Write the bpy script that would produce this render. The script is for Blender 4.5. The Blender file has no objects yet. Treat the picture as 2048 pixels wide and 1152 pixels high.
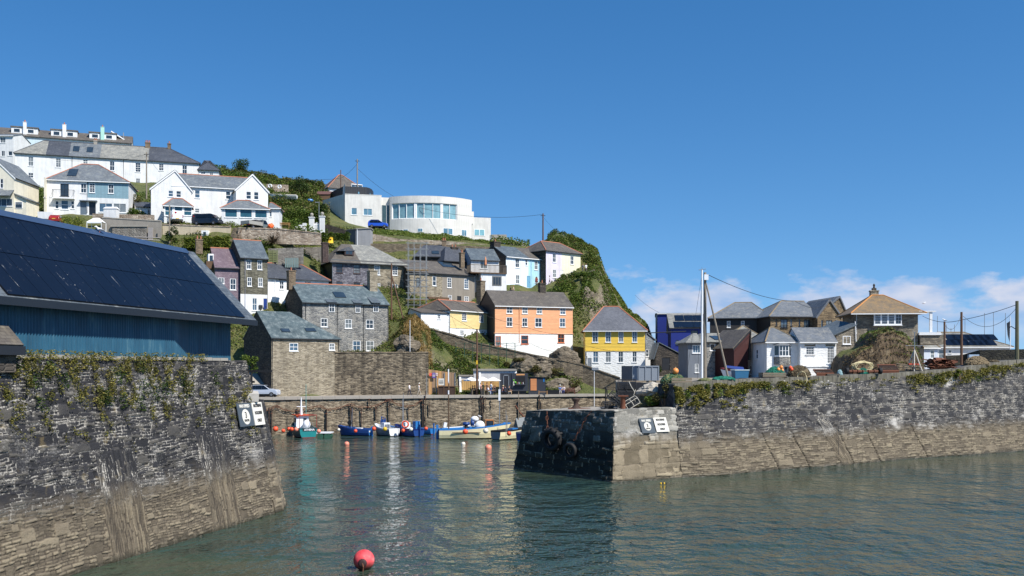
import bpy, bmesh, math, random
import numpy as np
from mathutils import Vector, Matrix, noise as mnoise
R = math.radians
scene = bpy.context.scene
COL = scene.collection
rng = random.Random(7)
nrng = np.random.default_rng(11)

# ---------------------------------------------------------------- camera
F, HY, CH = 2000.0, 735.0, 9.0          # focal length and horizon in photo pixels, eye height over the water
cam_d = bpy.data.cameras.new("camera")
cam = bpy.data.objects.new("camera", cam_d); COL.objects.link(cam)
cam_d.sensor_width = 36; cam_d.lens = 36 * F / 2048
cam_d.shift_y = (HY - 576) / 2048
cam_d.clip_start = 0.5; cam_d.clip_end = 30000
cam.location = (0, 0, CH); cam.rotation_euler = (R(90), 0, 0)
scene.camera = cam

# ---------------------------------------------------------------- light
SUN_AZ, SUN_EL = 50, 48                  # to the right of and behind the camera
sv = Vector((math.sin(R(SUN_AZ)) * math.cos(R(SUN_EL)), -math.cos(R(SUN_AZ)) * math.cos(R(SUN_EL)), math.sin(R(SUN_EL))))
sun_d = bpy.data.lights.new("sun", 'SUN'); sun = bpy.data.objects.new("sun", sun_d); COL.objects.link(sun)
sun_d.energy = 5.0; sun_d.angle = R(0.5); sun_d.color = (1, .955, .88)
sun.rotation_euler = sv.to_track_quat('Z', 'Y').to_euler()

world = bpy.data.worlds.new("World"); scene.world = world; world.use_nodes = True
nt = world.node_tree; nt.nodes.clear()
def wn(t, **k):
    n = nt.nodes.new(t)
    for a, b in k.items(): setattr(n, a, b)
    return n
def wl(a, b): nt.links.new(a, b)
def wmath(op, a, b=None, clamp=False):
    n = wn('ShaderNodeMath', operation=op); n.use_clamp = clamp
    for i, v in enumerate((a, b)):
        if v is None: continue
        if isinstance(v, (int, float)): n.inputs[i].default_value = v
        else: wl(v, n.inputs[i])
    return n.outputs[0]
sky = wn('ShaderNodeTexSky', sky_type='NISHITA'); sky.sun_disc = False
sky.sun_elevation = R(SUN_EL); sky.sun_rotation = R(180 - SUN_AZ); sky.air_density = 1.0; sky.dust_density = .1; sky.ozone_density = 1.6
SKY_S = 0.115
tc = wn('ShaderNodeTexCoord'); sep = wn('ShaderNodeSeparateXYZ'); wl(tc.outputs['Generated'], sep.inputs[0])
lift = wn('ShaderNodeCombineXYZ'); wl(sep.outputs[0], lift.inputs[0]); wl(sep.outputs[1], lift.inputs[1])
wl(wmath('ADD', wmath('MULTIPLY', wmath('MAXIMUM', sep.outputs[2], 0.0), 1.0), .13), lift.inputs[2])   # keeps the yellow horizon band of the model below the sea line
wl(lift.outputs[0], sky.inputs[0])
hsv = wn('ShaderNodeHueSaturation'); hsv.inputs['Saturation'].default_value = 1.36; hsv.inputs['Hue'].default_value = .5015; hsv.inputs['Value'].default_value = 1.02
wl(sky.outputs[0], hsv.inputs['Color'])
az = wmath('ARCTAN2', sep.outputs[0], sep.outputs[1])
cmb = wn('ShaderNodeCombineXYZ')
wl(wmath('MULTIPLY', az, 11), cmb.inputs[0]); wl(wmath('MULTIPLY', sep.outputs[2], 24), cmb.inputs[1])
n1 = wn('ShaderNodeTexNoise'); n1.inputs['Scale'].default_value = 1.0; n1.inputs['Detail'].default_value = 9; n1.inputs['Roughness'].default_value = .56
wl(cmb.outputs[0], n1.inputs['Vector'])
# clouds thin out with height above the sea
thr = wmath('MULTIPLY', sep.outputs[2], 6.0)
v = wmath('SUBTRACT', wmath('ADD', n1.outputs[0], .17), thr)
v = wmath('SUBTRACT', v, .165)
mask = wmath('MULTIPLY', v, 9.0, True)
low = wmath('MULTIPLY', wmath('SUBTRACT', sep.outputs[2], .012), 22, True)
mask = wmath('MULTIPLY', mask, low)
n2 = wn('ShaderNodeTexNoise'); n2.inputs['Scale'].default_value = 2.3; n2.inputs['Detail'].default_value = 6; wl(cmb.outputs[0], n2.inputs['Vector'])
cr = wn('ShaderNodeValToRGB'); wl(n2.outputs[0], cr.inputs[0])
cr.color_ramp.elements[0].position = .33; cr.color_ramp.elements[0].color = (.27 / SKY_S, .39 / SKY_S, .60 / SKY_S, 1)
cr.color_ramp.elements[1].position = .62; cr.color_ramp.elements[1].color = (.50 / SKY_S, .53 / SKY_S, .63 / SKY_S, 1)
mx = wn('ShaderNodeMix', data_type='RGBA'); wl(wmath('MULTIPLY', mask, .93), mx.inputs[0]); wl(hsv.outputs[0], mx.inputs[6]); wl(cr.outputs[0], mx.inputs[7])
bg = wn('ShaderNodeBackground'); bg.inputs[1].default_value = SKY_S; wl(mx.outputs[2], bg.inputs[0])
wo = wn('ShaderNodeOutputWorld'); wl(bg.outputs[0], wo.inputs[0])
vs = scene.view_settings
vs.view_transform = 'Standard'; vs.look = 'None'; vs.exposure = 0.42; vs.gamma = 1; vs.use_curve_mapping = False
scene.cycles.max_bounces = 6; scene.cycles.use_denoising = True

# ---------------------------------------------------------------- helpers
def S(r, g, b):
    f = lambda c: (c / 255 / 12.92) if c / 255 <= .04045 else ((c / 255 + .055) / 1.055) ** 2.4
    return (f(r), f(g), f(b), 1)
def zz(py, d): return CH - (py - HY) * d / F
def xx(px, d): return (px - 1024) * d / F
def P(px, py, d): return Vector((xx(px, d), d, zz(py, d)))

class MB:
    """collects shapes into one mesh"""
    def __init__(s): s.v = []; s.f = []; s.m = []
    def add(s, vs_, fs, mi=0):
        o = len(s.v); s.v += [tuple(v) for v in vs_]
        for f in fs: s.f.append(tuple(i + o for i in f)); s.m.append(mi)
        return s
    def box(s, x0, x1, y0, y1, z0, z1, mi=0):
        return s.add([(x0,y0,z0),(x1,y0,z0),(x1,y1,z0),(x0,y1,z0),(x0,y0,z1),(x1,y0,z1),(x1,y1,z1),(x0,y1,z1)],
                     [(0,3,2,1),(4,5,6,7),(0,1,5,4),(1,2,6,5),(2,3,7,6),(3,0,4,7)], mi)
    def obox(s, c, size, rot=(0,0,0), mi=0):
        M_ = Matrix.Translation(c) @ __import__('mathutils').Euler(rot).to_matrix().to_4x4()
        hx, hy, hz = (a / 2 for a in size)
        return s.add([M_ @ Vector((a*hx,b*hy,c_*hz)) for c_ in (-1,1) for a,b in ((-1,-1),(1,-1),(1,1),(-1,1))],
                     [(0,3,2,1),(4,5,6,7),(0,1,5,4),(1,2,6,5),(2,3,7,6),(3,0,4,7)], mi)
    def poly(s, pts, mi=0): return s.add(pts, [tuple(range(len(pts)))], mi)
    def slab(s, pts, t, mi=0):
        """polygon given thickness t along minus its normal"""
        p = [Vector(q) for q in pts]; n = Vector((0,0,0))
        for i in range(1, len(p)-1): n += (p[i]-p[0]).cross(p[i+1]-p[0])
        n = n.normalized() * t
        k = len(p)
        return s.add(p + [q - n for q in p], [tuple(range(k)), tuple(range(2*k-1, k-1, -1))] + [(i, i+k, (i+1)%k+k, (i+1)%k) for i in range(k)], mi)
    def tube(s, path, r, n=6, mi=0, closed=False, cap=True):
        path = [Vector(p) for p in path]; k = len(path)
        rr = r if isinstance(r, (list, tuple)) else [r] * k
        rings = []; up = None
        for i, p in enumerate(path):
            a = path[(i-1) % k] if (i > 0 or closed) else p
            b = path[(i+1) % k] if (i < k-1 or closed) else p
            t = (b - a).normalized() if (b - a).length > 1e-9 else Vector((0,0,1))
            if up is None: up = Vector((0,0,1)) if abs(t.z) < .9 else Vector((1,0,0))
            u = t.cross(up).normalized() if t.cross(up).length > 1e-6 else t.orthogonal().normalized()
            w = u.cross(t).normalized()
            rings.append([p + (u*math.cos(q) + w*math.sin(q)) * rr[i] for q in (2*math.pi*j/n for j in range(n))])
        vs_ = [v for r_ in rings for v in r_]; fs = []
        for i in range(k if closed else k-1):
            for j in range(n):
                a, b = i*n, ((i+1) % k)*n
                fs.append((a+j, a+(j+1)%n, b+(j+1)%n, b+j))
        if cap and not closed: fs += [tuple(range(n-1,-1,-1)), tuple(range((k-1)*n, k*n))]
        return s.add(vs_, fs, mi)
    def lathe(s, prof, c=(0,0,0), n=12, axis='z', mi=0):
        vs_ = []
        for r, h in prof:
            for j in range(n):
                a = 2*math.pi*j/n; x, y = r*math.cos(a), r*math.sin(a)
                q = {'z': (x,y,h), 'y': (x,h,-y), 'x': (h,x,y)}[axis]
                vs_.append((q[0]+c[0], q[1]+c[1], q[2]+c[2]))
        fs = [(i*n+j, i*n+(j+1)%n, (i+1)*n+(j+1)%n, (i+1)*n+j) for i in range(len(prof)-1) for j in range(n)]
        fs += [tuple(range(n-1,-1,-1)), tuple(range((len(prof)-1)*n, len(prof)*n))]
        return s.add(vs_, fs, mi)
    def ball(s, c, r, n=12, mi=0, sq=1.0):
        k = max(6, n//2+1)
        return s.lathe([(max(1e-3, r*math.sin(math.pi*i/k)), -r*sq*math.cos(math.pi*i/k)) for i in range(k+1)], c, n, 'z', mi)
    def xf(s, M_): s.v = [tuple(M_ @ Vector(v)) for v in s.v]; return s
    def build(s, name, mats, parent=None, smooth=False, fix=False):
        me = bpy.data.meshes.new(name); me.from_pydata(s.v, [], s.f); 
        ob = bpy.data.objects.new(name, me); COL.objects.link(ob)
        mats = mats if isinstance(mats, (list, tuple)) else [mats]
        for m in mats: me.materials.append(m)
        if len(mats) > 1: me.polygons.foreach_set('material_index', s.m)
        if fix:
            bm = bmesh.new(); bm.from_mesh(me); bmesh.ops.recalc_face_normals(bm, faces=bm.faces); bm.to_mesh(me); bm.free()
        if smooth: me.polygons.foreach_set('use_smooth', [True]*len(me.polygons))
        auto_uv(me)
        if parent is not None: ob.parent = parent
        return ob
def auto_uv(me):
    uv = me.uv_layers.new(name='UVMap').data
    vs_ = me.vertices; loops = me.loops
    for p in me.polygons:
        n = p.normal
        if abs(n.z) > .985: t, b = Vector((1,0,0)), Vector((0,1,0))
        else:
            t = Vector((-n.y, n.x, 0)).normalized(); b = n.cross(t)
        for li in p.loop_indices:
            c = vs_[loops[li].vertex_index].co
            uv[li].uv = (c.dot(t), c.dot(b))
def tag(o, label=None, cat=None, group=None, kind=None):
    if label: o['label'] = label
    if cat: o['category'] = cat
    if group: o['group'] = group
    if kind: o['kind'] = kind
    return o
def empty(name, loc=(0,0,0), rz=0, label=None, cat=None, group=None):
    o = bpy.data.objects.new(name, None); COL.objects.link(o); o.location = loc; o.rotation_euler = (0,0,rz); o.empty_display_size = .2
    return tag(o, label, cat, group)
def copy_tree(o, parent=None):
    c = o.copy(); COL.objects.link(c); c.parent = parent
    for ch in list(o.children): copy_tree(ch, c)
    return c

# ---------------------------------------------------------------- materials
class NT:
    def __init__(s, name):
        s.m = bpy.data.materials.new(name); s.m.use_nodes = True; s.t = s.m.node_tree; s.b = s.t.nodes['Principled BSDF']
        s._uv = s._ob = s._po = None
    def n(s, t, ins=None, **k):
        q = s.t.nodes.new(t)
        for a, b in k.items(): setattr(q, a, b)
        for a, v in (ins or {}).items(): s.put(q.inputs[a], v)
        return q
    def put(s, sock, v):
        if hasattr(v, 'is_output') or isinstance(v, bpy.types.NodeSocket): s.t.links.new(v, sock)
        else: sock.default_value = v
    @property
    def uv(s):
        if s._uv is None: s._uv = s.n('ShaderNodeTexCoord').outputs['UV']
        return s._uv
    @property
    def ob(s):
        if s._ob is None: s._ob = s.n('ShaderNodeTexCoord').outputs['Object']
        return s._ob
    @property
    def pos(s):
        if s._po is None: s._po = s.n('ShaderNodeNewGeometry').outputs['Position']
        return s._po
    def mp(s, v, sc, loc=(0,0,0)): return s.n('ShaderNodeMapping', {'Vector': v, 'Scale': sc, 'Location': loc}).outputs[0]
    def noise(s, v, scale=1, detail=4, rough=.55): return s.n('ShaderNodeTexNoise', {'Vector': v, 'Scale': scale, 'Detail': detail, 'Roughness': rough}).outputs['Fac']
    def ma(s, op, a, b=0.0, clamp=False):
        q = s.n('ShaderNodeMath', operation=op); q.use_clamp = clamp; s.put(q.inputs[0], a); s.put(q.inputs[1], b); return q.outputs[0]
    def ss(s, v, a, b):   # smoothstep
        q = s.n('ShaderNodeMapRange', {'Value': v, 'From Min': a, 'From Max': b}, interpolation_type='SMOOTHSTEP'); return q.outputs[0]
    def mix(s, f, a, b, mode='MIX'):
        q = s.n('ShaderNodeMix', data_type='RGBA', blend_type=mode); s.put(q.inputs[0], f); s.put(q.inputs[6], a); s.put(q.inputs[7], b); return q.outputs[2]
    def ramp(s, f, *st):
        q = s.n('ShaderNodeValToRGB', {'Fac': f}); e = q.color_ramp.elements
        while len(e) < len(st): e.new(.5)
        for i, (p, c) in enumerate(st): e[i].position = p; e[i].color = c
        return q.outputs[0]
    def scal(s, c, f):    # colour times scalar socket
        q = s.n('ShaderNodeVectorMath', operation='SCALE'); s.put(q.inputs[0], c[:3] if isinstance(c, tuple) else c); s.put(q.inputs['Scale'], f); return q.outputs[0]
    def bump(s, h, st=.5, dist=.05):
        s.put(s.b.inputs['Normal'], s.n('ShaderNodeBump', {'Height': h, 'Strength': st, 'Distance': dist}).outputs[0])
    def out(s, col, rough=.8, metal=0.0, spec=.5):
        s.put(s.b.inputs['Base Color'], col); s.put(s.b.inputs['Roughness'], rough); s.put(s.b.inputs['Metallic'], metal); s.put(s.b.inputs['Specular IOR Level'], spec)
        return s.m
_mc = {}
def cached(fn):
    def w(*a):
        k = (fn.__name__,) + a
        if k not in _mc: _mc[k] = fn(*a)
        return _mc[k]
    return w
@cached
def plain(name, c, rough=.6, var=.18, metal=0.0, scale=3.0):
    t = NT(name); nz = t.noise(t.ob, scale, 5)
    f = t.ma('ADD', t.ma('MULTIPLY', nz, 2*var), 1 - var)
    t.bump(t.noise(t.ob, scale*6, 3), .12, .02)
    return t.out(t.scal(c, f), rough, metal)
@cached
def paint(name, c, rough=.75):
    """painted masonry: rain streaks and soft mottling"""
    t = NT(name)
    st = t.noise(t.mp(t.uv, (2.2, .22, 1)), 1, 5, .6); mo = t.noise(t.uv, .7, 6, .6); fi = t.noise(t.uv, 9, 4)
    f = t.ma('ADD', t.ma('MULTIPLY', t.ss(st, .3, .62), .13), .87)
    f = t.ma('MULTIPLY', f, t.ma('ADD', t.ma('MULTIPLY', t.ss(mo, .3, .65), .12), .88))
    col = t.mix(t.ma('MULTIPLY', t.ss(mo, .66, .84), .25), t.scal(c, f), S(150, 140, 120))
    t.bump(t.ma('ADD', fi, mo), .25, .03)
    return t.out(col, rough)
@cached
def whitestone(name, c):
    t = NT(name)
    w = t.noise(t.mp(t.uv, (1.6, 4.5, 1)), 1.2, 5, .6); st = t.noise(t.mp(t.uv, (2, .3, 1)), 1, 5)
    f = t.ma('ADD', t.ma('MULTIPLY', t.ss(w, .3, .5), .12), .88); f = t.ma('MULTIPLY', f, t.ma('ADD', t.ma('MULTIPLY', st, .3), .82), True)
    t.bump(w, .8, .12); return t.out(t.scal(c, f), .8)
@cached
def boards(name, c, pitch, vert=False):
    t = NT(name); sp = t.n('ShaderNodeSeparateXYZ', {'Vector': t.uv})
    y = t.ma('DIVIDE', sp.outputs[0 if vert else 1], pitch); fr = t.ma('FRACT', y); fl = t.ma('FLOOR', y)
    wn_ = t.n('ShaderNodeTexWhiteNoise', {'W': fl}, noise_dimensions='1D').outputs[0]
    ln = t.ss(fr, 0.0, .16)
    we = t.noise(t.mp(t.uv, (1, 3, 1)), 1.2, 5)
    f = t.ma('MULTIPLY', t.ma('ADD', t.ma('MULTIPLY', wn_, .12), .85), t.ma('ADD', t.ma('MULTIPLY', we, .4), .79))
    f = t.ma('MULTIPLY', f, t.ma('ADD', t.ma('MULTIPLY', ln, .38), .62))
    t.bump(t.ma('ADD', ln, t.ma('MULTIPLY', fr, -.6)), .8, .03)
    return t.out(t.scal(c, f), .55)
@cached
def slate(name, c1, c2, lich, amt=.35, w=.32, h=.2):
    """slate or tile roof in courses, with lichen and streaks"""
    t = NT(name)
    bk = t.n('ShaderNodeTexBrick', {'Vector': t.uv, 'Color1': c1, 'Color2': c2, 'Mortar': (c1[0]*.35, c1[1]*.35, c1[2]*.35, 1), 'Scale': 1, 'Mortar Size': .008, 'Mortar Smooth': .3, 'Bias': 0, 'Brick Width': w, 'Row Height': h})
    lz = t.noise(t.uv, 1.1, 8, .68); st = t.noise(t.mp(t.uv, (3.2, .28, 1)), 1, 5, .6); big = t.noise(t.uv, .28, 3)
    col = t.scal(bk.outputs[0], t.ma('ADD', t.ma('MULTIPLY', big, .9), .55))
    a = t.ma('MULTIPLY', t.ss(lz, .62 - amt*.35, .75), .75); col = t.mix(a, col, lich)
    col = t.mix(t.ma('MULTIPLY', t.ss(st, .56, .75), min(.5, amt*1.1)), col, (min(1, lich[0]*1.15), min(1, lich[1]*1.15), min(1, lich[2]*1.15), 1))
    sp = t.n('ShaderNodeSeparateXYZ', {'Vector': t.uv}); fr = t.ma('FRACT', t.ma('DIVIDE', sp.outputs[1], h))
    t.bump(t.ma('ADD', t.ma('MULTIPLY', fr, -1), t.ma('MULTIPLY', bk.outputs[1], -.6)), .55, .03)
    return t.out(col, .62)
@cached
def rubble(name, ca, cb, cc, mortar, sx=2.4, sy=6.5, mw=.08, streak=.3):
    """coursed rubble stone with pale joints"""
    t = NT(name)
    dz = t.n('ShaderNodeTexNoise', {'Vector': t.uv, 'Scale': 2.2, 'Detail': 3}).outputs['Color']
    v = t.n('ShaderNodeVectorMath', operation='MULTIPLY_ADD'); t.put(v.inputs[0], dz); v.inputs[1].default_value = (.14,.07,0); t.put(v.inputs[2], t.uv)
    q = t.mp(v.outputs[0], (sx, sy, 1))
    vo = t.n('ShaderNodeTexVoronoi', {'Vector': q, 'Scale': 1}, voronoi_dimensions='2D', feature='F1')
    ve = t.n('ShaderNodeTexVoronoi', {'Vector': q, 'Scale': 1}, voronoi_dimensions='2D', feature='DISTANCE_TO_EDGE').outputs['Distance']
    r = t.n('ShaderNodeSeparateColor', {'Color': vo.outputs['Color']}).outputs[0]
    big = t.noise(t.uv, .45, 5, .6)
    col = t.ramp(t.ma('ADD', t.ma('MULTIPLY', r, .75), t.ma('MULTIPLY', big, .3)), (.15, ca), (.5, cb), (.85, cc))
    wid = t.ma('MULTIPLY', t.ss(t.noise(t.uv, .9, 4), .3, .7), mw*1.7)
    mk = t.ma('SUBTRACT', 1, t.ss(ve, 0.0, t.ma('ADD', wid, .015)))
    col = t.mix(t.ma('MULTIPLY', mk, .85), col, mortar)
    fine = t.noise(t.uv, 14, 4)
    st = t.noise(t.mp(t.uv, (1.1, .13, 1)), 1, 6, .65)
    f = t.ma('MULTIPLY', t.ma('ADD', t.ma('MULTIPLY', fine, .4), .8), t.ma('ADD', t.ma('MULTIPLY', t.ss(st, .3, .6), streak), 1 - streak*.8))
    t.bump(t.ma('ADD', t.ss(ve, 0, .22), t.ma('MULTIPLY', fine, .3)), .7, .06)
    return t.out(t.scal(col, f), .9)
def harbour_stone(name, dark, brown, tide=3.4, pale=.25):
    """sea wall: dark slate with pale joints above the tide line, silted brown stone below it"""
    t = NT(name)
    sepz = t.n('ShaderNodeSeparateXYZ', {'Vector': t.pos}).outputs[2]
    r = t.n('ShaderNodeAttribute', attribute_name='stone').outputs['Fac']; e = t.n('ShaderNodeAttribute', attribute_name='edge').outputs['Fac']
    big = t.noise(t.uv, .3, 6, .62); mid = t.noise(t.uv, 1.1, 5, .6); fine = t.noise(t.uv, 11, 5, .65)
    big2 = t.noise(t.mp(t.uv, (.25, .42, 1), (7, 3, 0)), 1, 5, .6)
    # upper stone
    cu = t.ramp(t.ma('ADD', t.ma('MULTIPLY', r, .6), t.ma('MULTIPLY', mid, .4)), (.2, dark[0]), (.55, dark[1]), (.86, dark[2]))
    mw = t.ma('MULTIPLY', t.ss(t.ma('ADD', t.ma('MULTIPLY', big, .6), t.ma('MULTIPLY', mid, .4)), .40, .62), .022 + pale*.055)
    mk = t.ma('SUBTRACT', 1, t.ss(e, .006, t.ma('ADD', mw, .012)))
    mk = t.ma('MULTIPLY', mk, t.ss(t.ma('ADD', fine, mid), .84, 1.12))
    dj = t.ma('SUBTRACT', 1, t.ss(e, .0, .03)); cu = t.mix(t.ma('MULTIPLY', dj, .7), cu, S(22,21,22))
    cu = t.mix(mk, cu, t.ramp(fine, (.3, S(112,106,97)), (.7, S(190,185,174))))
    # pale lime wash in patches
    cu = t.mix(t.ma('MULTIPLY', t.ss(t.ma('ADD', big2, t.ma('MULTIPLY', fine, .25)), .70, .86), pale*2), cu, S(176,172,165))
    cu = t.mix(t.ma('MULTIPLY', t.ss(mid, .6, .72), .4), cu, S(125,108,68))
    # lower stone
    cl = t.ramp(t.ma('ADD', t.ma('MULTIPLY', r, .5), t.ma('MULTIPLY', mid, .5)), (.22, brown[0]), (.5, brown[1]), (.8, brown[2]))
    jl = t.ma('MULTIPLY', t.ma('SUBTRACT', 1, t.ss(e, .0, .045)), t.ss(mid, .26, .46))
    cl = t.mix(t.ma('MULTIPLY', jl, .92), cl, S(48,41,33))
    zt = t.ma('ADD', sepz, t.ma('ADD', t.ma('MULTIPLY', mid, 1.5), t.ma('MULTIPLY', big, 1.0)))
    up = t.ss(t.ma('ADD', zt, t.ma('MULTIPLY', r, .5)), tide + .8, tide + 2.15)
    col = t.mix(up, cl, cu)
    wet = t.ss(t.ma('ADD', sepz, t.ma('MULTIPLY', mid, .5)), .2, .62)       # damp weedy foot at the water
    col = t.mix(wet, S(52,47,30), col)
    f = t.ma('ADD', t.ma('MULTIPLY', fine, .6), .7)
    hgt = t.ma('ADD', t.ma('MULTIPLY', mid, .4), t.ma('MULTIPLY', fine, .7))
    t.bump(hgt, .8, .10)
    return t.out(t.scal(col, f), t.ma('ADD', t.ma('MULTIPLY', wet, .45), .45))
@cached
def glass(name, c, rough=.06):
    t = NT(name); nz = t.noise(t.ob, .9, 2)
    return t.out(t.scal(c, t.ma('ADD', t.ma('MULTIPLY', nz, 1.2), .4)), rough, 0.0, .6)
@cached
def foliage(name, c1, c2, c3):
    t = NT(name); a = t.n('ShaderNodeAttribute', attribute_name='rnd').outputs['Fac']
    nz = t.noise(t.pos, .5, 3)
    col = t.ramp(t.ma('ADD', t.ma('MULTIPLY', a, .6), t.ma('MULTIPLY', nz, .45)), (.2, c1), (.52, c2), (.86, c3))
    t.out(col, .6, 0.0, .3)
    tr = t.n('ShaderNodeBsdfTranslucent', {'Color': col}); mx_ = t.n('ShaderNodeMixShader', {0: .28, 1: t.b.outputs[0], 2: tr.outputs[0]})
    o = [q for q in t.t.nodes if q.type == 'OUTPUT_MATERIAL'][0]; t.t.links.new(mx_.outputs[0], o.inputs[0])
    return t.m

WHITE = paint('white_render', S(224, 224, 222)); WHITE2 = whitestone('white_painted_stone', S(236, 236, 233))
CREAM = paint('cream_render', S(226, 219, 198)); TRIM = plain('white_joinery', S(232, 232, 230), .45, .06)
GLASS = glass('window_glass', S(44, 56, 66)); GLASSB = glass('pale_blind_glass', S(120, 168, 178), .08)
GLASSC = glass('curtained_glass', S(110,116,118), .12); GLASSL = glass('sky_lit_glass', S(70,92,110), .04)
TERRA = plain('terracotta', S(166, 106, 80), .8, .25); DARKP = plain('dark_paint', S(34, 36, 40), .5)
BRICK = rubble('chimney_stone', S(98,84,66), S(120,104,84), S(140,120,96), S(120,112,100), 4, 9)
SL_GREY = slate('grey_slate', S(92,98,104), S(108,114,118), S(142,144,136), .4)
SL_DARK = slate('dark_slate', S(58,62,70), S(72,76,84), S(112,114,112), .22)
SL_BLUE = slate('blue_slate', S(74,84,92), S(88,98,104), S(128,136,134), .35)
SL_PALE = slate('lichened_slate', S(112,112,108), S(130,130,124), S(165,162,148), .6)
SL_BRN = slate('brown_slate', S(82,76,70), S(98,92,84), S(120,112,96), .4)
SL_PUR = slate('purple_slate', S(98,82,90), S(112,96,102), S(150,138,140), .3)
SL_ORA = slate('orange_lichened_slate', S(112,99,81), S(126,109,83), S(152,121,75), .7)
ST_GREY = rubble('grey_rubble', S(98,98,98), S(124,123,120), S(146,142,134), S(160,158,150), 2.0, 3.6, .12)
ST_TAN = rubble('tan_rubble', S(110,100,84), S(142,132,112), S(166,155,134), S(150,142,126), 2.2, 7.5, .08)
ST_BRN = rubble('brown_rubble', S(84,74,60), S(112,100,82), S(136,122,100), S(126,118,104), 2.2, 7, .08)
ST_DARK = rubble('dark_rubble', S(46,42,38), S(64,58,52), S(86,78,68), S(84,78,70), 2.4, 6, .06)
ST_SLT = rubble('slate_rubble', S(96,90,80), S(122,114,100), S(150,140,122), S(134,126,112), 2, 9, .05)
BLACKM = plain('black_metal', S(24, 25, 28), .5); GREYM = plain('grey_metal', S(128, 134, 140), .5, .15)
RUST = plain('rust', S(104, 62, 42), .85, .4); WOOD = plain('weathered_wood', S(128, 116, 98), .85, .3); WOODB = plain('brown_wood', S(92, 70, 50), .8, .3)
CONC = plain('concrete', S(150, 144, 134), .9, .2, 0.0, .8); RUBBER = plain('rubber', S(22, 22, 24), .75, .3)
# ================================================================ SETTING
# ---- water
tw = NT('harbour_water')
wp = tw.pos
na = tw.noise(tw.mp(wp, (.46, .36, 1)), 1.0, 3, .5); nb = tw.noise(tw.mp(wp, (1.25, .95, 1), (5,2,0)), 1.0, 3, .6); ncal = tw.noise(tw.mp(wp, (.03, .05, 1)), 1, 3)
calm = tw.ma('ADD', tw.ma('MULTIPLY', tw.ss(ncal, .35, .65), .6), .4)
spw = tw.n('ShaderNodeSeparateXYZ', {'Vector': wp})
shelter = tw.ma('ADD', tw.ma('MULTIPLY', tw.ma('SUBTRACT', 1, tw.ss(spw.outputs[1], 66, 108)), .62), .38)   # livelier outside the mouth of the inner harbour
hh = tw.ma('MULTIPLY', tw.ma('MULTIPLY', tw.ma('ADD', na, tw.ma('MULTIPLY', nb, .5)), calm), shelter)
tw.bump(hh, 1.0, 1.15)
WATER = tw.out(tw.mix(tw.ss(ncal, .3, .7), S(60, 70, 54), S(34, 60, 60)), .03, 0.0, .5)
tw.b.inputs['IOR'].default_value = 1.33
mb = MB(); mb.add([(-6000,-400,0),(6000,-400,0),(6000,14000,0),(-6000,14000,0)], [(0,1,2,3)])
tag(mb.build('water', WATER), kind='structure')

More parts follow.
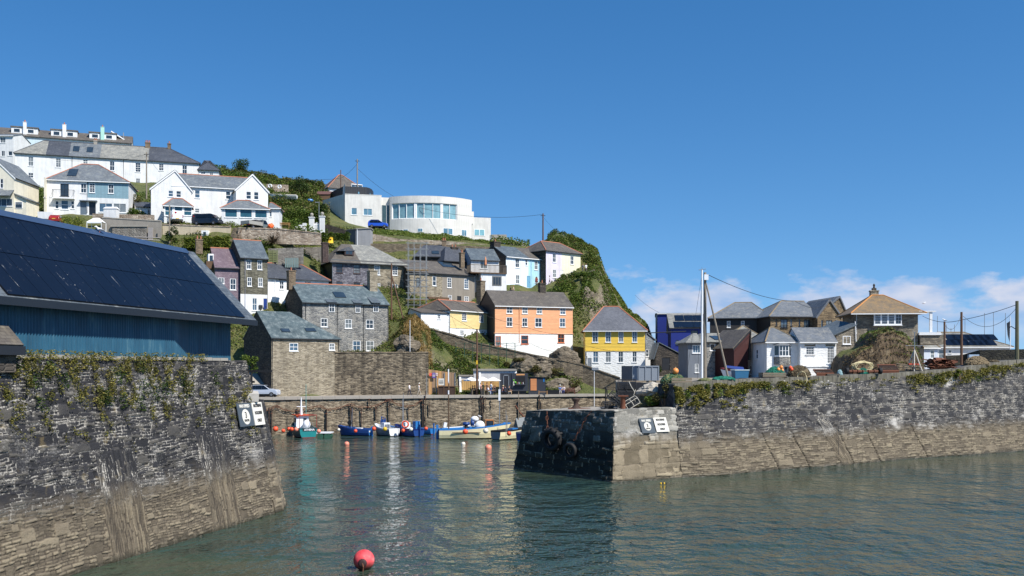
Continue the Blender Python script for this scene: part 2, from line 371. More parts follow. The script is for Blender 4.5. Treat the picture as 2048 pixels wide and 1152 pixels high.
# ---- terrain in polar columns (photo column -> list of distance, height or photo row)
Zc = lambda d, py: (d, zz(py, d))
COLS = {
 -160: [(137,5.2),(150,11),(165,24),Zc(172,440),Zc(180,425),Zc(200,395),Zc(213,372),Zc(232,335),Zc(250,300),Zc(300,300)],
 40:  [(137,5.2),(150,11),(165,24),Zc(172,440),Zc(179,424),Zc(200,395),Zc(213,375),Zc(232,335),Zc(250,300),Zc(300,300)],
 200: [(137,5.2),(150,11),(163,22),Zc(167,482),Zc(170,480),Zc(176,436),Zc(181,430),Zc(200,400),Zc(213,377),Zc(235,335),Zc(255,300),Zc(300,305)],
 330: [(137,5.2),(148,10),(156,16),Zc(165,490),Zc(169,478),Zc(171.5,452),Zc(180,443),Zc(200,405),Zc(216,375),Zc(235,340),Zc(255,315),Zc(300,320)],
 440: [(139,4.9),(146,11),(150,15),(156,17.5),Zc(161,500),Zc(168,480),Zc(171.5,455),Zc(180,443),Zc(200,400),Zc(220,372),Zc(240,345),Zc(260,345),Zc(300,355)],
 540: [(140,4.9),(146,11),(150,14),(157,18),Zc(161,560),Zc(164,515),Zc(169,489),Zc(172,462),Zc(180,450),Zc(198,418),Zc(215,380),Zc(235,366),Zc(252,362),Zc(300,385)],
 650: [(146,4.9),(146.8,10.5),(151,10.9),(156.5,11.3),(163,17),(166,20),Zc(172,540),Zc(180,492),Zc(186,478),Zc(195,462),Zc(208,440),Zc(225,400),Zc(243,378),Zc(260,385),Zc(300,400)],
 740: [(147.4,4.9),(148.2,10.5),(151,10.9),(158.5,11.3),(164,18),(168,21),Zc(180,520),Zc(186.6,512),Zc(188.6,488),Zc(197,485),Zc(198.4,466),Zc(207,458),Zc(215,457),Zc(240,430),Zc(300,470)],
 830: [(148.8,4.9),(149.4,9.2),(149.6,10.3),(153,15),(160,17),(168,18.5),(178,25),Zc(186.8,514),Zc(188.6,489),Zc(197.2,492),Zc(198.6,478),Zc(202,470),Zc(207,467),Zc(215,470),Zc(240,470),Zc(300,560)],
 920: [(141,4.9),(151.5,4.9),(153.2,8.2),(156,10.4),(161.5,12),(168,17),(177,19),(180,21.5),(186,26.5),Zc(187.2,516),Zc(189,494),Zc(197.4,496),Zc(198.8,483),Zc(202,477),Zc(208,474),Zc(216,480),Zc(240,500),Zc(300,640)],
 1000:[(142,4.9),(152,4.9),(154,8),(157.5,9.6),(163,10.6),(170,13),(176,15.5),(178.5,21.5),(185,26.5),Zc(192,500),Zc(199,488),Zc(206,486),Zc(216,490),Zc(240,520),Zc(300,680)],
 1060:[(142,4.9),(152,4.9),(155,8.2),(158,9),(165,9.4),(172,12),(177,14),(181,20.5),Zc(184,585),Zc(190,560),Zc(200,494),Zc(207,494),Zc(225,520),Zc(260,640),(300,5)],
 1110:[(143,4.9),(152.5,4.9),(155.5,7.6),(159,8.2),(167,8.6),(173,13),(179,22),Zc(184,575),Zc(191,550),Zc(199,477),Zc(205,470),Zc(213,478),Zc(230,540),Zc(260,660),(300,5)],
 1165:[(143,4.9),(153,4.9),(156,6.8),(160,8),(171,9),(176,16),(180,23),Zc(185,562),Zc(192,540),Zc(199,490),Zc(205,482),Zc(213,500),Zc(230,620),(260,4),(300,4)],
 1195:[(143,5.2),(153,5.2),(157,6.4),(162,7.6),(172,8.3),(177,16),(182,24),Zc(188,545),Zc(195,520),Zc(202,505),Zc(210,530),Zc(222,640),(240,4),(300,4)],
 1222:[(143,5.2),(153,5.2),(158,6.2),(164,7.4),(174,8),(179,14),(184,21),Zc(190,600),Zc(198,575),Zc(204,573),Zc(210,600),(224,8),(240,4),(300,4)],
 1255:[(143,5.2),(153,5.4),(160,6.4),(168,7.4),(178,8.2),(184,12),(190,17),Zc(198,628),Zc(204,622),Zc(209,640),(220,6),(240,4),(300,4)],
 1295:[(143,5.2),(153,5.6),(162,6.6),(170,7.4),(184,8),(190,10),Zc(196,675),Zc(202,655),Zc(208,668),(218,6),(240,4),(300,4)],
 1330:[(143,5.2),(153,5.8),(163,6.8),(172,7.4),(190,7.4),(202,9.5),(212,6),(240,4),(300,4)],
 1400:[(143,5.2),(153,5.8),(163,6.8),(172,7.3),(200,7),(220,5),(240,2),(300,-3)],
}
_ck = sorted(COLS)
def TZ(px, d):
    i = max(0, min(len(_ck)-2, int(np.searchsorted(_ck, px)) - 1)); a, b = _ck[i], _ck[i+1]
    f = min(1, max(0, (px-a)/(b-a)))
    za = np.interp(d, [q[0] for q in COLS[a]], [q[1] for q in COLS[a]]); zb = np.interp(d, [q[0] for q in COLS[b]], [q[1] for q in COLS[b]])
    z = za*(1-f) + zb*f
    amp = .5*min(1, max(0, (d-154)/10))
    if px > 1080: amp *= 2.0
    x = xx(px, d); nz = mnoise.fractal(Vector((x*.16, d*.16, 0)), 1, 2, 4)
    return float(z + amp*nz)
def ground(px, d, dz=0): return Vector((xx(px, d), d, TZ(px, d) + dz))
pxs = list(np.arange(-160, 1401, 6.5)); ds = list(np.arange(136, 170, .8)) + list(np.arange(170, 232, 1.0)) + list(np.arange(232, 301, 4))
def qd(p):      # the hill starts behind the quay's edge
    m = (p-1024)/F; t = (m*131 - xx(440,131))/((xx(1275,152)-xx(440,131)) - m*21); return 131 + 21*t + 1.6
vs_ = [((lambda q: (xx(p, q), q, min(TZ(p, q), 4.92) if q < qd(p)+.3 else TZ(p, q)-.08))(max(d, qd(p)) if p < 1275 else max(d, 154))) for p in pxs for d in ds]; nd = len(ds)
fs = [(i*nd+j, (i+1)*nd+j, (i+1)*nd+j+1, i*nd+j+1) for i in range(len(pxs)-1) for j in range(nd-1)]
tt = NT('hillside_ground')
gn = tt.n('ShaderNodeNewGeometry'); nz_ = tt.n('ShaderNodeSeparateXYZ', {'Vector': gn.outputs['Normal']}).outputs[2]
a_ = tt.noise(tt.pos, .22, 6, .6); b_ = tt.noise(tt.pos, 1.6, 6, .65); c_ = tt.noise(tt.mp(tt.pos, (1,1,2.2)), 2.6, 5, .6)
gcol = tt.ramp(tt.ma('ADD', tt.ma('MULTIPLY', a_, .5), tt.ma('MULTIPLY', b_, .5)), (.3, S(58,70,34)), (.5, S(92,98,50)), (.7, S(124,112,72)))
rcol = tt.ramp(c_, (.3, S(86,76,62)), (.5, S(138,124,104)), (.72, S(176,166,148)))
rk = tt.ss(tt.ma('ADD', tt.ma('ADD', nz_, tt.ma('MULTIPLY', a_, .7)), tt.ma('MULTIPLY', b_, .25)), 1.06, .84)
tt.bump(tt.ma('ADD', c_, b_), 1.0, .5)
HILLM = tt.out(tt.mix(rk, gcol, rcol), .95)
mb = MB(); mb.v = vs_; mb.f = fs; mb.m = [0]*len(fs)
tag(mb.build('hill', HILLM, smooth=True), kind='structure')

# ---- stone strips: every stone of the sea walls is laid out in courses and stands a little in or out
def vnoise(x, y, seed=0):
    def hsh(i, j): 
        n = np.sin(i*127.1 + j*311.7 + seed*74.7)*43758.5453; return n - np.floor(n)
    i, j = np.floor(x), np.floor(y); fx, fy = x-i, y-j; fx = fx*fx*(3-2*fx); fy = fy*fy*(3-2*fy)
    return (hsh(i,j)*(1-fx)+hsh(i+1,j)*fx)*(1-fy) + (hsh(i,j+1)*(1-fx)+hsh(i+1,j+1)*fx)*fy
def fbm(x, y, seed=0, o=4): return sum(vnoise(x*2**k, y*2**k, seed+k)*.5**k for k in range(o))/sum(.5**k for k in range(o))*2-1
def courses(u, z, seed, hr, wr):
    """random-width stones in wavering courses: returns a random number per stone and the distance to its edge"""
    g = np.random.default_rng(seed)
    zw = z + .16*fbm(u*.35, z*.35, seed, 3) + .05*fbm(u*1.9, z*1.9, seed+5, 2); uw = u + .10*fbm(u*1.7, z*5, seed+9, 3)
    zc = np.concatenate([[-4], -4+np.cumsum(g.uniform(*hr, 400))]); ci = np.searchsorted(zc, zw)-1
    sr = np.zeros_like(u); ed = np.zeros_like(u); u0 = u.min()-3
    dz = np.minimum(zw-zc[ci], zc[ci+1]-zw)
    for c in np.unique(ci):
        m = ci == c; k = int((u.max()-u0+6)/wr[0])+4
        bu = u0 + np.cumsum(g.uniform(*wr, k)*g.choice([.7,1,1.5], k)); q = np.clip(np.searchsorted(bu, uw[m]), 1, k-1)
        sr[m] = g.random(k+1)[q]; ed[m] = np.minimum(np.minimum(uw[m]-bu[q-1], bu[q]-uw[m]), dz[m])
    return sr, np.maximum(ed, 0)
def strip(name, base, ztop, batter, mat, step=.45, zstep=.3, amp=.06, zlow=-1.2, back=1.2, seed=0, parent=None, zt_noise=.0, hr=(.09,.2), wr=(.25,.6), bigp=.12, special=None, relief=.05):
    """sea wall along a plan polyline: leaning coursed face, level top running back"""
    base = [Vector((b[0], b[1], 0)) for b in base]; k = len(base)
    nrm = []
    for i in range(k-1):
        t = (base[i+1]-base[i]).normalized(); nrm.append(Vector((-t.y, t.x, 0)))
    jn = [nrm[0]] + [((nrm[i-1]+nrm[i]) / (1+nrm[i-1].dot(nrm[i]))) for i in range(1, k-1)] + [nrm[-1]]
    st = []; arc = 0
    for i in range(k-1):
        L = (base[i+1]-base[i]).length; m = max(1, int(L/step))
        for q in range(m + (1 if i == k-2 else 0)):
            f = q/m; p = base[i].lerp(base[i+1], f); n = jn[i].lerp(jn[i+1], f); st.append((p.x, p.y, n.x, n.y, ztop[i]*(1-f)+ztop[i+1]*f, arc+L*f, nrm[i].x, nrm[i].y))
        arc += L
    A = np.array(st); ns = len(A); nz = max(4, int((max(ztop)-zlow)/zstep))
    U = np.repeat(A[:,5][:,None], nz+1, 1); ZT = A[:,4] + zt_noise*fbm(A[:,5]*.8, A[:,5]*0+seed, seed, 3)
    Z = zlow + (ZT-zlow)[:,None]*np.linspace(0,1,nz+1)[None,:]
    uf, zf = U.ravel(), Z.ravel()
    sr, ed = courses(uf, zf, seed+1, hr, wr)
    s2, e2 = courses(uf, zf, seed+51, (hr[1]*1.6, hr[1]*2.8), (wr[1]*.8, wr[1]*1.7)); mb_ = s2 < bigp*(1.1+.9*fbm(uf*.12, zf*.2, seed+3, 2)); sr[mb_] = (s2[mb_]*91.7) % 1; ed[mb_] = e2[mb_]
    extra = np.zeros_like(uf)
    if special: sr, ed, extra = special(uf, zf, sr, ed, extra)
    joint = 1-np.clip(ed/.035, 0, 1)
    dsp = amp*fbm(uf*.7, zf*1.3, seed+7) + relief*(sr-.5)*2*(1-joint) - relief*1.1*joint + extra
    dsp = dsp.reshape(ns, nz+1); dsp[:,-1] *= .3
    off = batter*np.maximum(Z, -.5)
    X = A[:,0][:,None] + A[:,2][:,None]*off - A[:,6][:,None]*dsp; Y = A[:,1][:,None] + A[:,3][:,None]*off - A[:,7][:,None]*dsp
    bx = A[:,0]+A[:,2]*(batter*ZT+back); by = A[:,1]+A[:,3]*(batter*ZT+back)
    V = np.concatenate([np.stack([X,Y,Z],2), np.stack([bx,by,ZT+.02],1)[:,None,:], np.stack([bx,by,ZT*0+zlow],1)[:,None,:]], 1)
    c = nz+3; UV = np.concatenate([np.stack([U,Z*math.sqrt(1+batter**2)],2), np.stack([A[:,5],ZT+back],1)[:,None,:], np.stack([A[:,5],ZT*2+back],1)[:,None,:]], 1).reshape(-1,2)
    SR = np.concatenate([sr.reshape(ns,nz+1), np.full((ns,2),.5)],1).ravel(); ED = np.concatenate([ed.reshape(ns,nz+1), np.full((ns,2),.2)],1).ravel()
    i, j = np.meshgrid(np.arange(ns-1), np.arange(nz+2), indexing='ij'); q = np.stack([i*c+j, (i+1)*c+j, (i+1)*c+j+1, i*c+j+1], -1).reshape(-1,4)
    cap = np.array([list(range(c-1,-1,-1)), [(ns-1)*c+t for t in range(c)]]); loops = np.concatenate([q.ravel(), cap.ravel()]); nq_ = len(q)
    me = bpy.data.meshes.new(name); me.vertices.add(ns*c); me.vertices.foreach_set('co', V.reshape(-1)); me.loops.add(len(loops)); me.loops.foreach_set('vertex_index', loops.astype(np.int32))
    me.polygons.add(nq_+2); me.polygons.foreach_set('loop_start', np.concatenate([np.arange(nq_)*4, [nq_*4, nq_*4+c]]).astype(np.int32)); me.update(); me.validate()
    uvl = me.uv_layers.new(name='UVMap'); uvl.data.foreach_set('uv', UV[loops].ravel())
    for nm, ar in (('stone', SR), ('edge', ED)): me.attributes.new(nm, 'FLOAT', 'POINT').data.foreach_set('value', ar)
    me.materials.append(mat); me.polygons.foreach_set('use_smooth', [True]*nq_+[False]*2)
    o = bpy.data.objects.new(name, me); COL.objects.link(o); o.parent = parent
    return o
DK = (S(23,23,26), S(44,43,46), S(88,84,76)); BRW = (S(82,73,59), S(114,103,85), S(138,126,104))
HW_L = harbour_stone('harbour_wall_stone', DK, BRW, 3.1, .22)
HW_R = harbour_stone('pier_wall_stone', (S(34,34,37), S(58,57,58), S(102,97,89)), BRW, 3.1, .5)
HW_H = harbour_stone('pier_head_stone', (S(96,94,88), S(132,129,120), S(170,166,156)), (S(96,86,68), S(130,118,97), S(152,139,114)), 3.4, .5)
HW_B = rubble('quay_wall_stone', S(76,66,54), S(116,104,86), S(152,138,116), S(158,146,126), 1.9, 7, .07, .5)

# harbour wall under the blue shed, with two strips of upright slate set into it
def lw_special(u, z, sr, ed, ex):
    L = u.max()
    for t0, t1, zt in ((13.2, 16.2, 5.0), (4.2, 7.3, 5.2)):
        t = L - u + .02*z; w = .08*fbm(z*1.2, u*0, 3, 2); m = (t > t0+w) & (t < t1+w) & (z < zt + .25*fbm(u*2.2, u*0, 4, 2))
        s_, e_ = courses(z[m]*.9, u[m], 77, (.05,.13), (.5,1.5)); sr[m] = s_; ed[m] = e_*1.0; ex[m] += .05
    return sr, ed, ex
lw = strip('harbour_wall', [(-21.6,32.6),(-14.62,61.8)], [9.55,9.4], .205, HW_L, .05, .048, .07, seed=1, back=2.5, zt_noise=.12, special=lw_special, hr=(.07,.19), wr=(.2,.55))
tag(lw, 'dark slate harbour wall with hanging plants below the blue corrugated shed', 'harbour wall', kind='thing')
strip('wall_end', [(-14.62,61.8),(-14.36,62.9),(-14.9,66),(-20,74)], [7.0,7.0,6.9,6.9], .205, HW_L, .06, .06, .06, seed=2, back=3, parent=lw, hr=(.15,.4), wr=(.4,.9))
ld = Vector((6.98, 29.2, 0)).normalized(); ln_ = Vector((-ld.y, ld.x, 0)); lb = Vector((-14.62, 61.8, 0))
def lwall(t, z, off=0):      # point on the harbour wall, t metres back from its far end
    p = lb - ld*t + ln_*(.205*z - off); p.z = z; return p
# coping of pale concrete under the shed
mb = MB(); 
for i in range(24):
    a, b = lwall(i*.9+2.4, 9.45), lwall(i*.9+3.26, 9.45)
    h = .1 + .05*rng.random(); q = ln_*.35
    mb.add([b-q*.15+Vector((0,0,-.05)), a-q*.15+Vector((0,0,-.05)), a+q+Vector((0,0,-.05)), b+q+Vector((0,0,-.05)), b-q*.15+Vector((0,0,h)), a-q*.15+Vector((0,0,h)), a+q+Vector((0,0,h)), b+q+Vector((0,0,h))],
           [(0,3,2,1),(4,5,6,7),(0,1,5,4),(1,2,6,5),(2,3,7,6),(3,0,4,7)])
mb.build('coping', CONC, lw)
mb = MB(); c0 = lwall(.4, 7.0); mb.obox(c0+Vector((-.15,.5,.22)), (.9,1.5,.5), (0.1,.05,.3)); mb.obox(c0+Vector((-.9,.9,.5)), (.8,1.2,1.1), (0,0,.3))
mb.build('capstone', plain('pale_capstone', S(176,172,164), .9, .3), lw)

# ---- pier head and pier wall
bp = [(px, py) for px, py in ((1372,955),(1448,950.5),(1553.5,940),(1692.7,930),(1814,918),(1946,909.5),(2048,902),(2330,884))]
pb = [(xx(px, CH*F/(py-HY)), CH*F/(py-HY)) for px, py in bp]
pb[0] = (pb[0][0]-.32, pb[0][1]-.16)
def pw_special(u, z, sr, ed, ex):
    U = np.concatenate([[0], np.cumsum([math.dist(pb[i], pb[i+1]) for i in range(len(pb)-1)])])
    m = (np.abs(u-(U[3]+.3-.62*z)) < .85) & (z < 4.3+.3*fbm(u*2, u*0, 4, 2)); s_, e_ = courses(z[m]*.9, u[m]+.62*z[m], 78, (.07,.16), (.6,1.6)); sr[m] = s_; ed[m] = e_; ex[m] += .06
    for us in (U[2]+.4, U[2]+4.2, U[3]+1.3, U[3]+5.6, U[4]+3.1):
        m = (np.abs(u-(us-.55*z+.12*fbm(z*2, z*0, 6, 2))) < .06) & (z < 3.3); ed[m] = 0; ex[m] -= .1
    return sr, ed, ex
pw = strip('pier_wall', pb, [7.62,7.86,8.0,8.2,8.42,8.9,9.75,10.6], .17, HW_R, .085, .075, .07, seed=5, back=2.2, zt_noise=.1, special=pw_special, hr=(.1,.24), wr=(.3,.8), relief=.05)
tag(pw, 'long stone pier wall with pale mortar and plants along its top edge', 'pier wall', kind='thing')
# concrete lip along the top of the pier wall
lip = MB()
pb3 = [Vector((x, y, 0)) for x, y in pb]; ztp = [7.62,7.86,8.0,8.2,8.42,8.9,9.75,10.6]
def pwall(px_t, z=None, off=0.0):
    """point on the pier wall face: px_t = station index as float"""
    i = min(len(pb3)-2, int(px_t)); f = px_t - i
    t = (pb3[i+1]-pb3[i]).normalized(); n = Vector((-t.y, t.x, 0)); p = pb3[i].lerp(pb3[i+1], f)
    zt = ztp[i]*(1-f)+ztp[i+1]*f
    if z is None: z = zt
    p = p + n*(.17*z - off); p.z = z; return p, n, zt
sts = np.arange(0.02, 7, .07)
for a, b in zip(sts[:-1], sts[1:]):
    (p, n, za), (q, n2, zb) = pwall(a, None, .10), pwall(b-.004, None, .10)
    h = .03+.03*rng.random(); dn = .5 + .12*rng.random()
    u = Vector((0,0,h)); w_ = Vector((0,0,-dn))
    lip.add([p+w_, q+w_, q+n2*1.1+w_, p+n*1.1+w_, p+u, q+u, q+n2*1.1+u, p+n*1.1+u], [(0,3,2,1),(4,5,6,7),(0,1,5,4),(1,2,6,5),(2,3,7,6),(3,0,4,7)])
tl = NT('mossy_concrete'); q1 = tl.noise(tl.mp(tl.uv, (2.6, .4, 1)), 1, 5, .6); q2 = tl.noise(tl.uv, 1.2, 5)
tl.bump(q1, .8, .06); LIPM = tl.out(tl.ramp(tl.ma('ADD', tl.ma('MULTIPLY', q1, .6), tl.ma('MULTIPLY', q2, .4)), (.3, S(58,56,48)), (.5, S(98,94,82)), (.72, S(140,136,124))), .9)
lip.build('coping', LIPM, pw)
hb = [(7.2, 101), (.1, 89.2), (7.87, 78.26), (14.2, 81.82), (17, 86)]
ph = strip('stone_pier', hb, [5.1,5.15,5.62,5.72,5.7], .19, HW_H, .07, .065, .10, seed=9, back=.6, zt_noise=.06, hr=(.2,.5), wr=(.5,1.3), bigp=.25, relief=.06)
HW_SHADE = harbour_stone('shade_darkened_pier_stone', (S(62,58,50), S(90,84,74), S(118,111,98)), (S(26,22,16), S(40,35,25), S(62,54,40)), 3.0, .35)  # darker copy of the head stone, shade of the sunless face put into its colour
ph.data.materials.append(HW_SHADE)
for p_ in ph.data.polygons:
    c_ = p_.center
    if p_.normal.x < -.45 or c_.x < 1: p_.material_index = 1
tag(ph, 'blunt stone pier head with a shaded face carrying two tyres', 'pier head', kind='thing')
mb = MB(); mb.poly([(2,91,5.12),(8.2,80.2,5.6),(13.6,82.9,5.7),(22,92,5.7),(22,104,5.6),(9,100,5.1)])
mb.build('platform', CONC, ph)
# coarse blocks along the head's top course
mb = MB()
def headpt(i, f, z, off=0):
    a, b = Vector((*hb[i],0)), Vector((*hb[i+1],0)); t = (b-a).normalized(); n = Vector((-t.y,t.x,0)); p = a.lerp(b, f) + n*(.2*z-off); p.z = z; return p, t, n
# raised jetty behind (ground that carries the cottages), and quay
mb = MB()
jet = [(13.3,84.2),(17.5,86.3),(23.2,89.8),(31,94.3),(39,100.5),(48,105.3),(56,110),(75,121),(130,150),(150,240),(30,240),(22,178),(20,165),(19,150),(15.5,130),(11.6,112),(10.2,98),(10.1,94.5),(12.7,92)]
mb.slab([(x, y, 7.58) for x, y in jet], 6)  # counter-clockwise from above
JETM = plain('jetty_concrete', S(136,128,114), .95, .35, 0.0, .5)
tag(mb.build('jetty_ground', JETM), kind='structure')
mb = MB(); qa, qb = (xx(440,131)-16.9,131-6.1), (xx(1275,152),152)
mb.slab([(qa[0],qa[1]+.6,5.0),(qb[0],qb[1]+.6,5.0),(qb[0]+2,172,5.0),(xx(820,164),164,5.0),(xx(440,152)-22,150,5.0)], 4)
tq = NT('quay_road'); r1_ = tq.noise(tq.mp(tq.pos,(.3,1,1)), .8, 5); r2_ = tq.noise(tq.pos, 7, 4)
tq.bump(r2_, .2, .02)
tag(mb.build('quay_road', tq.out(tq.ramp(tq.ma('ADD', tq.ma('MULTIPLY', r1_, .6), tq.ma('MULTIPLY', r2_, .4)), (.3, S(126,118,108)), (.6, S(152,145,134)), (.8, S(168,160,146))), .95)), kind='structure')
qw = strip('quay_wall', [qa, qb], [5.0,5.0], .03, HW_B, .16, .11, .07, seed=14, back=.7, hr=(.12,.24), wr=(.35,.9), relief=.05)
tag(qw, 'long weathered stone quay wall behind the moored boats', 'quay wall', kind='thing')
mb = MB(); QD = (Vector((*qb,0))-Vector((*qa,0))); L_ = QD.length; QD.normalize(); QN = Vector((-QD.y, QD.x, 0))
def quay(px, z=5.0, off=0.0):
    """point on the quay wall's face in photo column px"""
    m = (px-1024)/F; a = Vector((*qa,0)); t = (m*a.y - a.x)/(QD.x - m*QD.y); p = a + QD*t + QN*(.03*z - off); p.z = z; return p
p = Vector((*qa,0))
i = 0.0
while i < L_-1.6:
    w_ = 1.4 + .4*rng.random(); a, b = p+QD*i-QN*.08, p+QD*(i+w_-.02)-QN*.08; h0, h1 = 4.66+.03*rng.random(), 5.03+.02*rng.random()
    mb.add([a+Vector((0,0,h0)), b+Vector((0,0,h0)), b+QN*.8+Vector((0,0,h0)), a+QN*.8+Vector((0,0,h0)), a+Vector((0,0,h1)), b+Vector((0,0,h1)), b+QN*.8+Vector((0,0,h1)), a+QN*.8+Vector((0,0,h1))],
           [(0,3,2,1),(4,5,6,7),(0,1,5,4),(1,2,6,5),(2,3,7,6),(3,0,4,7)]); i += w_
mb.build('coping', CONC, qw)
# harbour floor edge: weedy shingle bank at the far corner
mb = MB()
for i in range(40):
    q = quay(985+i*6.5, .0, 1.2+rng.random()*2.4); mb.ball((q.x, q.y, rng.uniform(.0,.3)), .5+.5*rng.random(), 7, 0, .5)
tag(mb.build('shingle_bank', plain('weedy_shingle', S(78,76,48), .95, .4), smooth=True), 'weedy stone bank at the foot of the quay wall', 'bank', kind='stuff')

# ---- the blue fish shed on the harbour wall
SX = Vector((.2328,.9726,0)); SY = Vector((-.9726,.2328,0)); E0 = Vector((-16.7,62,0))
shed = empty('fish_shed', (E0.x, E0.y, 9.4), math.atan2(SX.y, SX.x), 'blue corrugated shed under a big roof of dark solar panels', 'shed')
XL = -25.0
mb = MB(); pr = []
x = XL; k = 0
while x <= 0.001:
    rec = .2+.62*min(1, max(0, (x+7.2)/2.4)); ph_ = (k % 4)
    pr.append((x, rec + (0, 0, .075, .075)[ph_])); x += (.045, .055, .045, .055)[ph_]*1.0; k += 1
vs_ = [(x, y, z) for x, y in pr for z in (-.1, 2.55)]
mb.add(vs_, [(2*i, 2*i+2, 2*i+3, 2*i+1) for i in range(len(pr)-1)])
mb.add([(0,.82,-.1),(0,9,-.1),(0,9,2.5),(0,4.0,6.6),(0,.82,2.5)], [(0,1,2,3,4)]); mb.add([(XL,0,-.1),(XL,9,-.1),(XL,9,2.5),(XL,4,6.6),(XL,0,2.5)], [(4,3,2,1,0)])
tb = NT('blue_corrugated_steel'); w1 = tb.noise(tb.mp(tb.ob,(1.6,1.6,.35)), 1, 5, .65); w2 = tb.noise(tb.mp(tb.ob,(6,6,.5)), 1, 4)
cb = tb.ramp(tb.ma('ADD', tb.ma('MULTIPLY', w1, .7), tb.ma('MULTIPLY', w2, .3)), (.32, S(26,66,88)), (.55, S(37,86,110)), (.7, S(84,118,130)))
mb.build('wall', tb.out(cb, .5), shed)
pit = (16.33-11.95)/4.35
def srf(x, s, up=0.0): return (x, -.6+s, 11.95-9.4+pit*s+up)
mb = MB(); mb.slab([srf(XL,0), srf(.65,0), srf(.65,4.35), srf(XL,4.35)], .12)
mb.slab([(XL,3.75,16.33-9.4),(.65,3.75,16.33-9.4),(.65,9.6,2.4),(XL,9.6,2.4)], .12)
roof_o = mb.build('roof', slate('shed_slate', S(70,78,86), S(88,96,102), S(136,140,138), .4, .35, .26), shed)
mb = MB(); mb.box(XL,.66,-.68,-.58,2.2,2.53); mb.box(.6,.7,-.58,.4,2.2,2.5); mb.build('fascia', plain('dark_fascia', S(30,34,40), .45, .15), shed)
tp_ = NT('solar_panel'); nA = tp_.noise(tp_.mp(tp_.ob,(2.6,2.6,2.6)), 1, 9, .72); nB = tp_.noise(tp_.mp(tp_.ob,(5.0,.55,.55),(3,1,2)), 1, 6, .68); nC = tp_.noise(tp_.ob, .35, 4)
nD = tp_.noise(tp_.mp(tp_.ob,(1,1,1),(9,4,1)), 7.5, 4, .6)
drop = tp_.ma('MAXIMUM', tp_.ma('MULTIPLY', tp_.ss(nB, .645, .71), tp_.ss(nC, .40, .54)), tp_.ss(tp_.ma('ADD', nD, tp_.ma('MULTIPLY', nC, .25)), .845, .885))
drop = tp_.ma('MAXIMUM', drop, tp_.ma('MULTIPLY', tp_.ss(nA, .62, .75), .22))
PANEL = tp_.out(tp_.mix(drop, tp_.scal(S(15,20,31), tp_.ma('ADD', tp_.ma('MULTIPLY', nC, .8), .6)), S(178,180,180)), .3, 0.0, .25)
pn = Vector((0, -pit, 1)).normalized()
for r, (s0, s1) in enumerate(((.06, 2.02), (2.05, 4.0))):
    for c in range(19):
        x1 = -.78 - c*1.055; x0 = x1 - 1.03
        q = [Vector(srf(x0,s0)), Vector(srf(x1,s0)), Vector(srf(x1,s1)), Vector(srf(x0,s1))]
        mb = MB(); mb.slab([p + pn*(.09+.006*rng.random()) for p in q], .07); mb.build('solar_panel', PANEL, shed)
mb = MB(); mb.slab([Vector(srf(XL,4.02))+pn*.13, Vector(srf(-.6,4.02))+pn*.13, Vector(srf(-.6,4.14))+pn*.13, Vector(srf(XL,4.14))+pn*.13], .12, 0)
mb.slab([Vector(srf(XL,4.16))+pn*.08, Vector(srf(-.3,4.16))+pn*.08, Vector(srf(-.3,4.40))+pn*.08, Vector(srf(XL,4.40))+pn*.08], .08, 0)
mb.build('flashing', plain('blue_grey_flashing', S(52,70,96), .4, .25), shed)
# small lean-to roof beside it
lt = empty('lean_to', (E0.x, E0.y, 9.4), math.atan2(SX.y, SX.x), 'small slate lean-to with a black fascia against the blue shed', 'lean-to')
mb = MB(); mb.slab([(-27,-.78,.56),(-20.1,-.78,.56),(-20.1,.0,1.36),(-27,.0,1.36)], .1); mb.build('roof', SL_BRN, lt)
mb = MB(); mb.box(-27,-20.08,-.84,-.76,.12,.5); mb.box(-20.16,-20.06,-.75,-.02,.12,.5); mb.build('fascia', DARKP, lt)
mb = MB(); mb.box(-27,-20.3,-.55,-.1,-.6,.5); mb.build('wall', ST_DARK, lt)
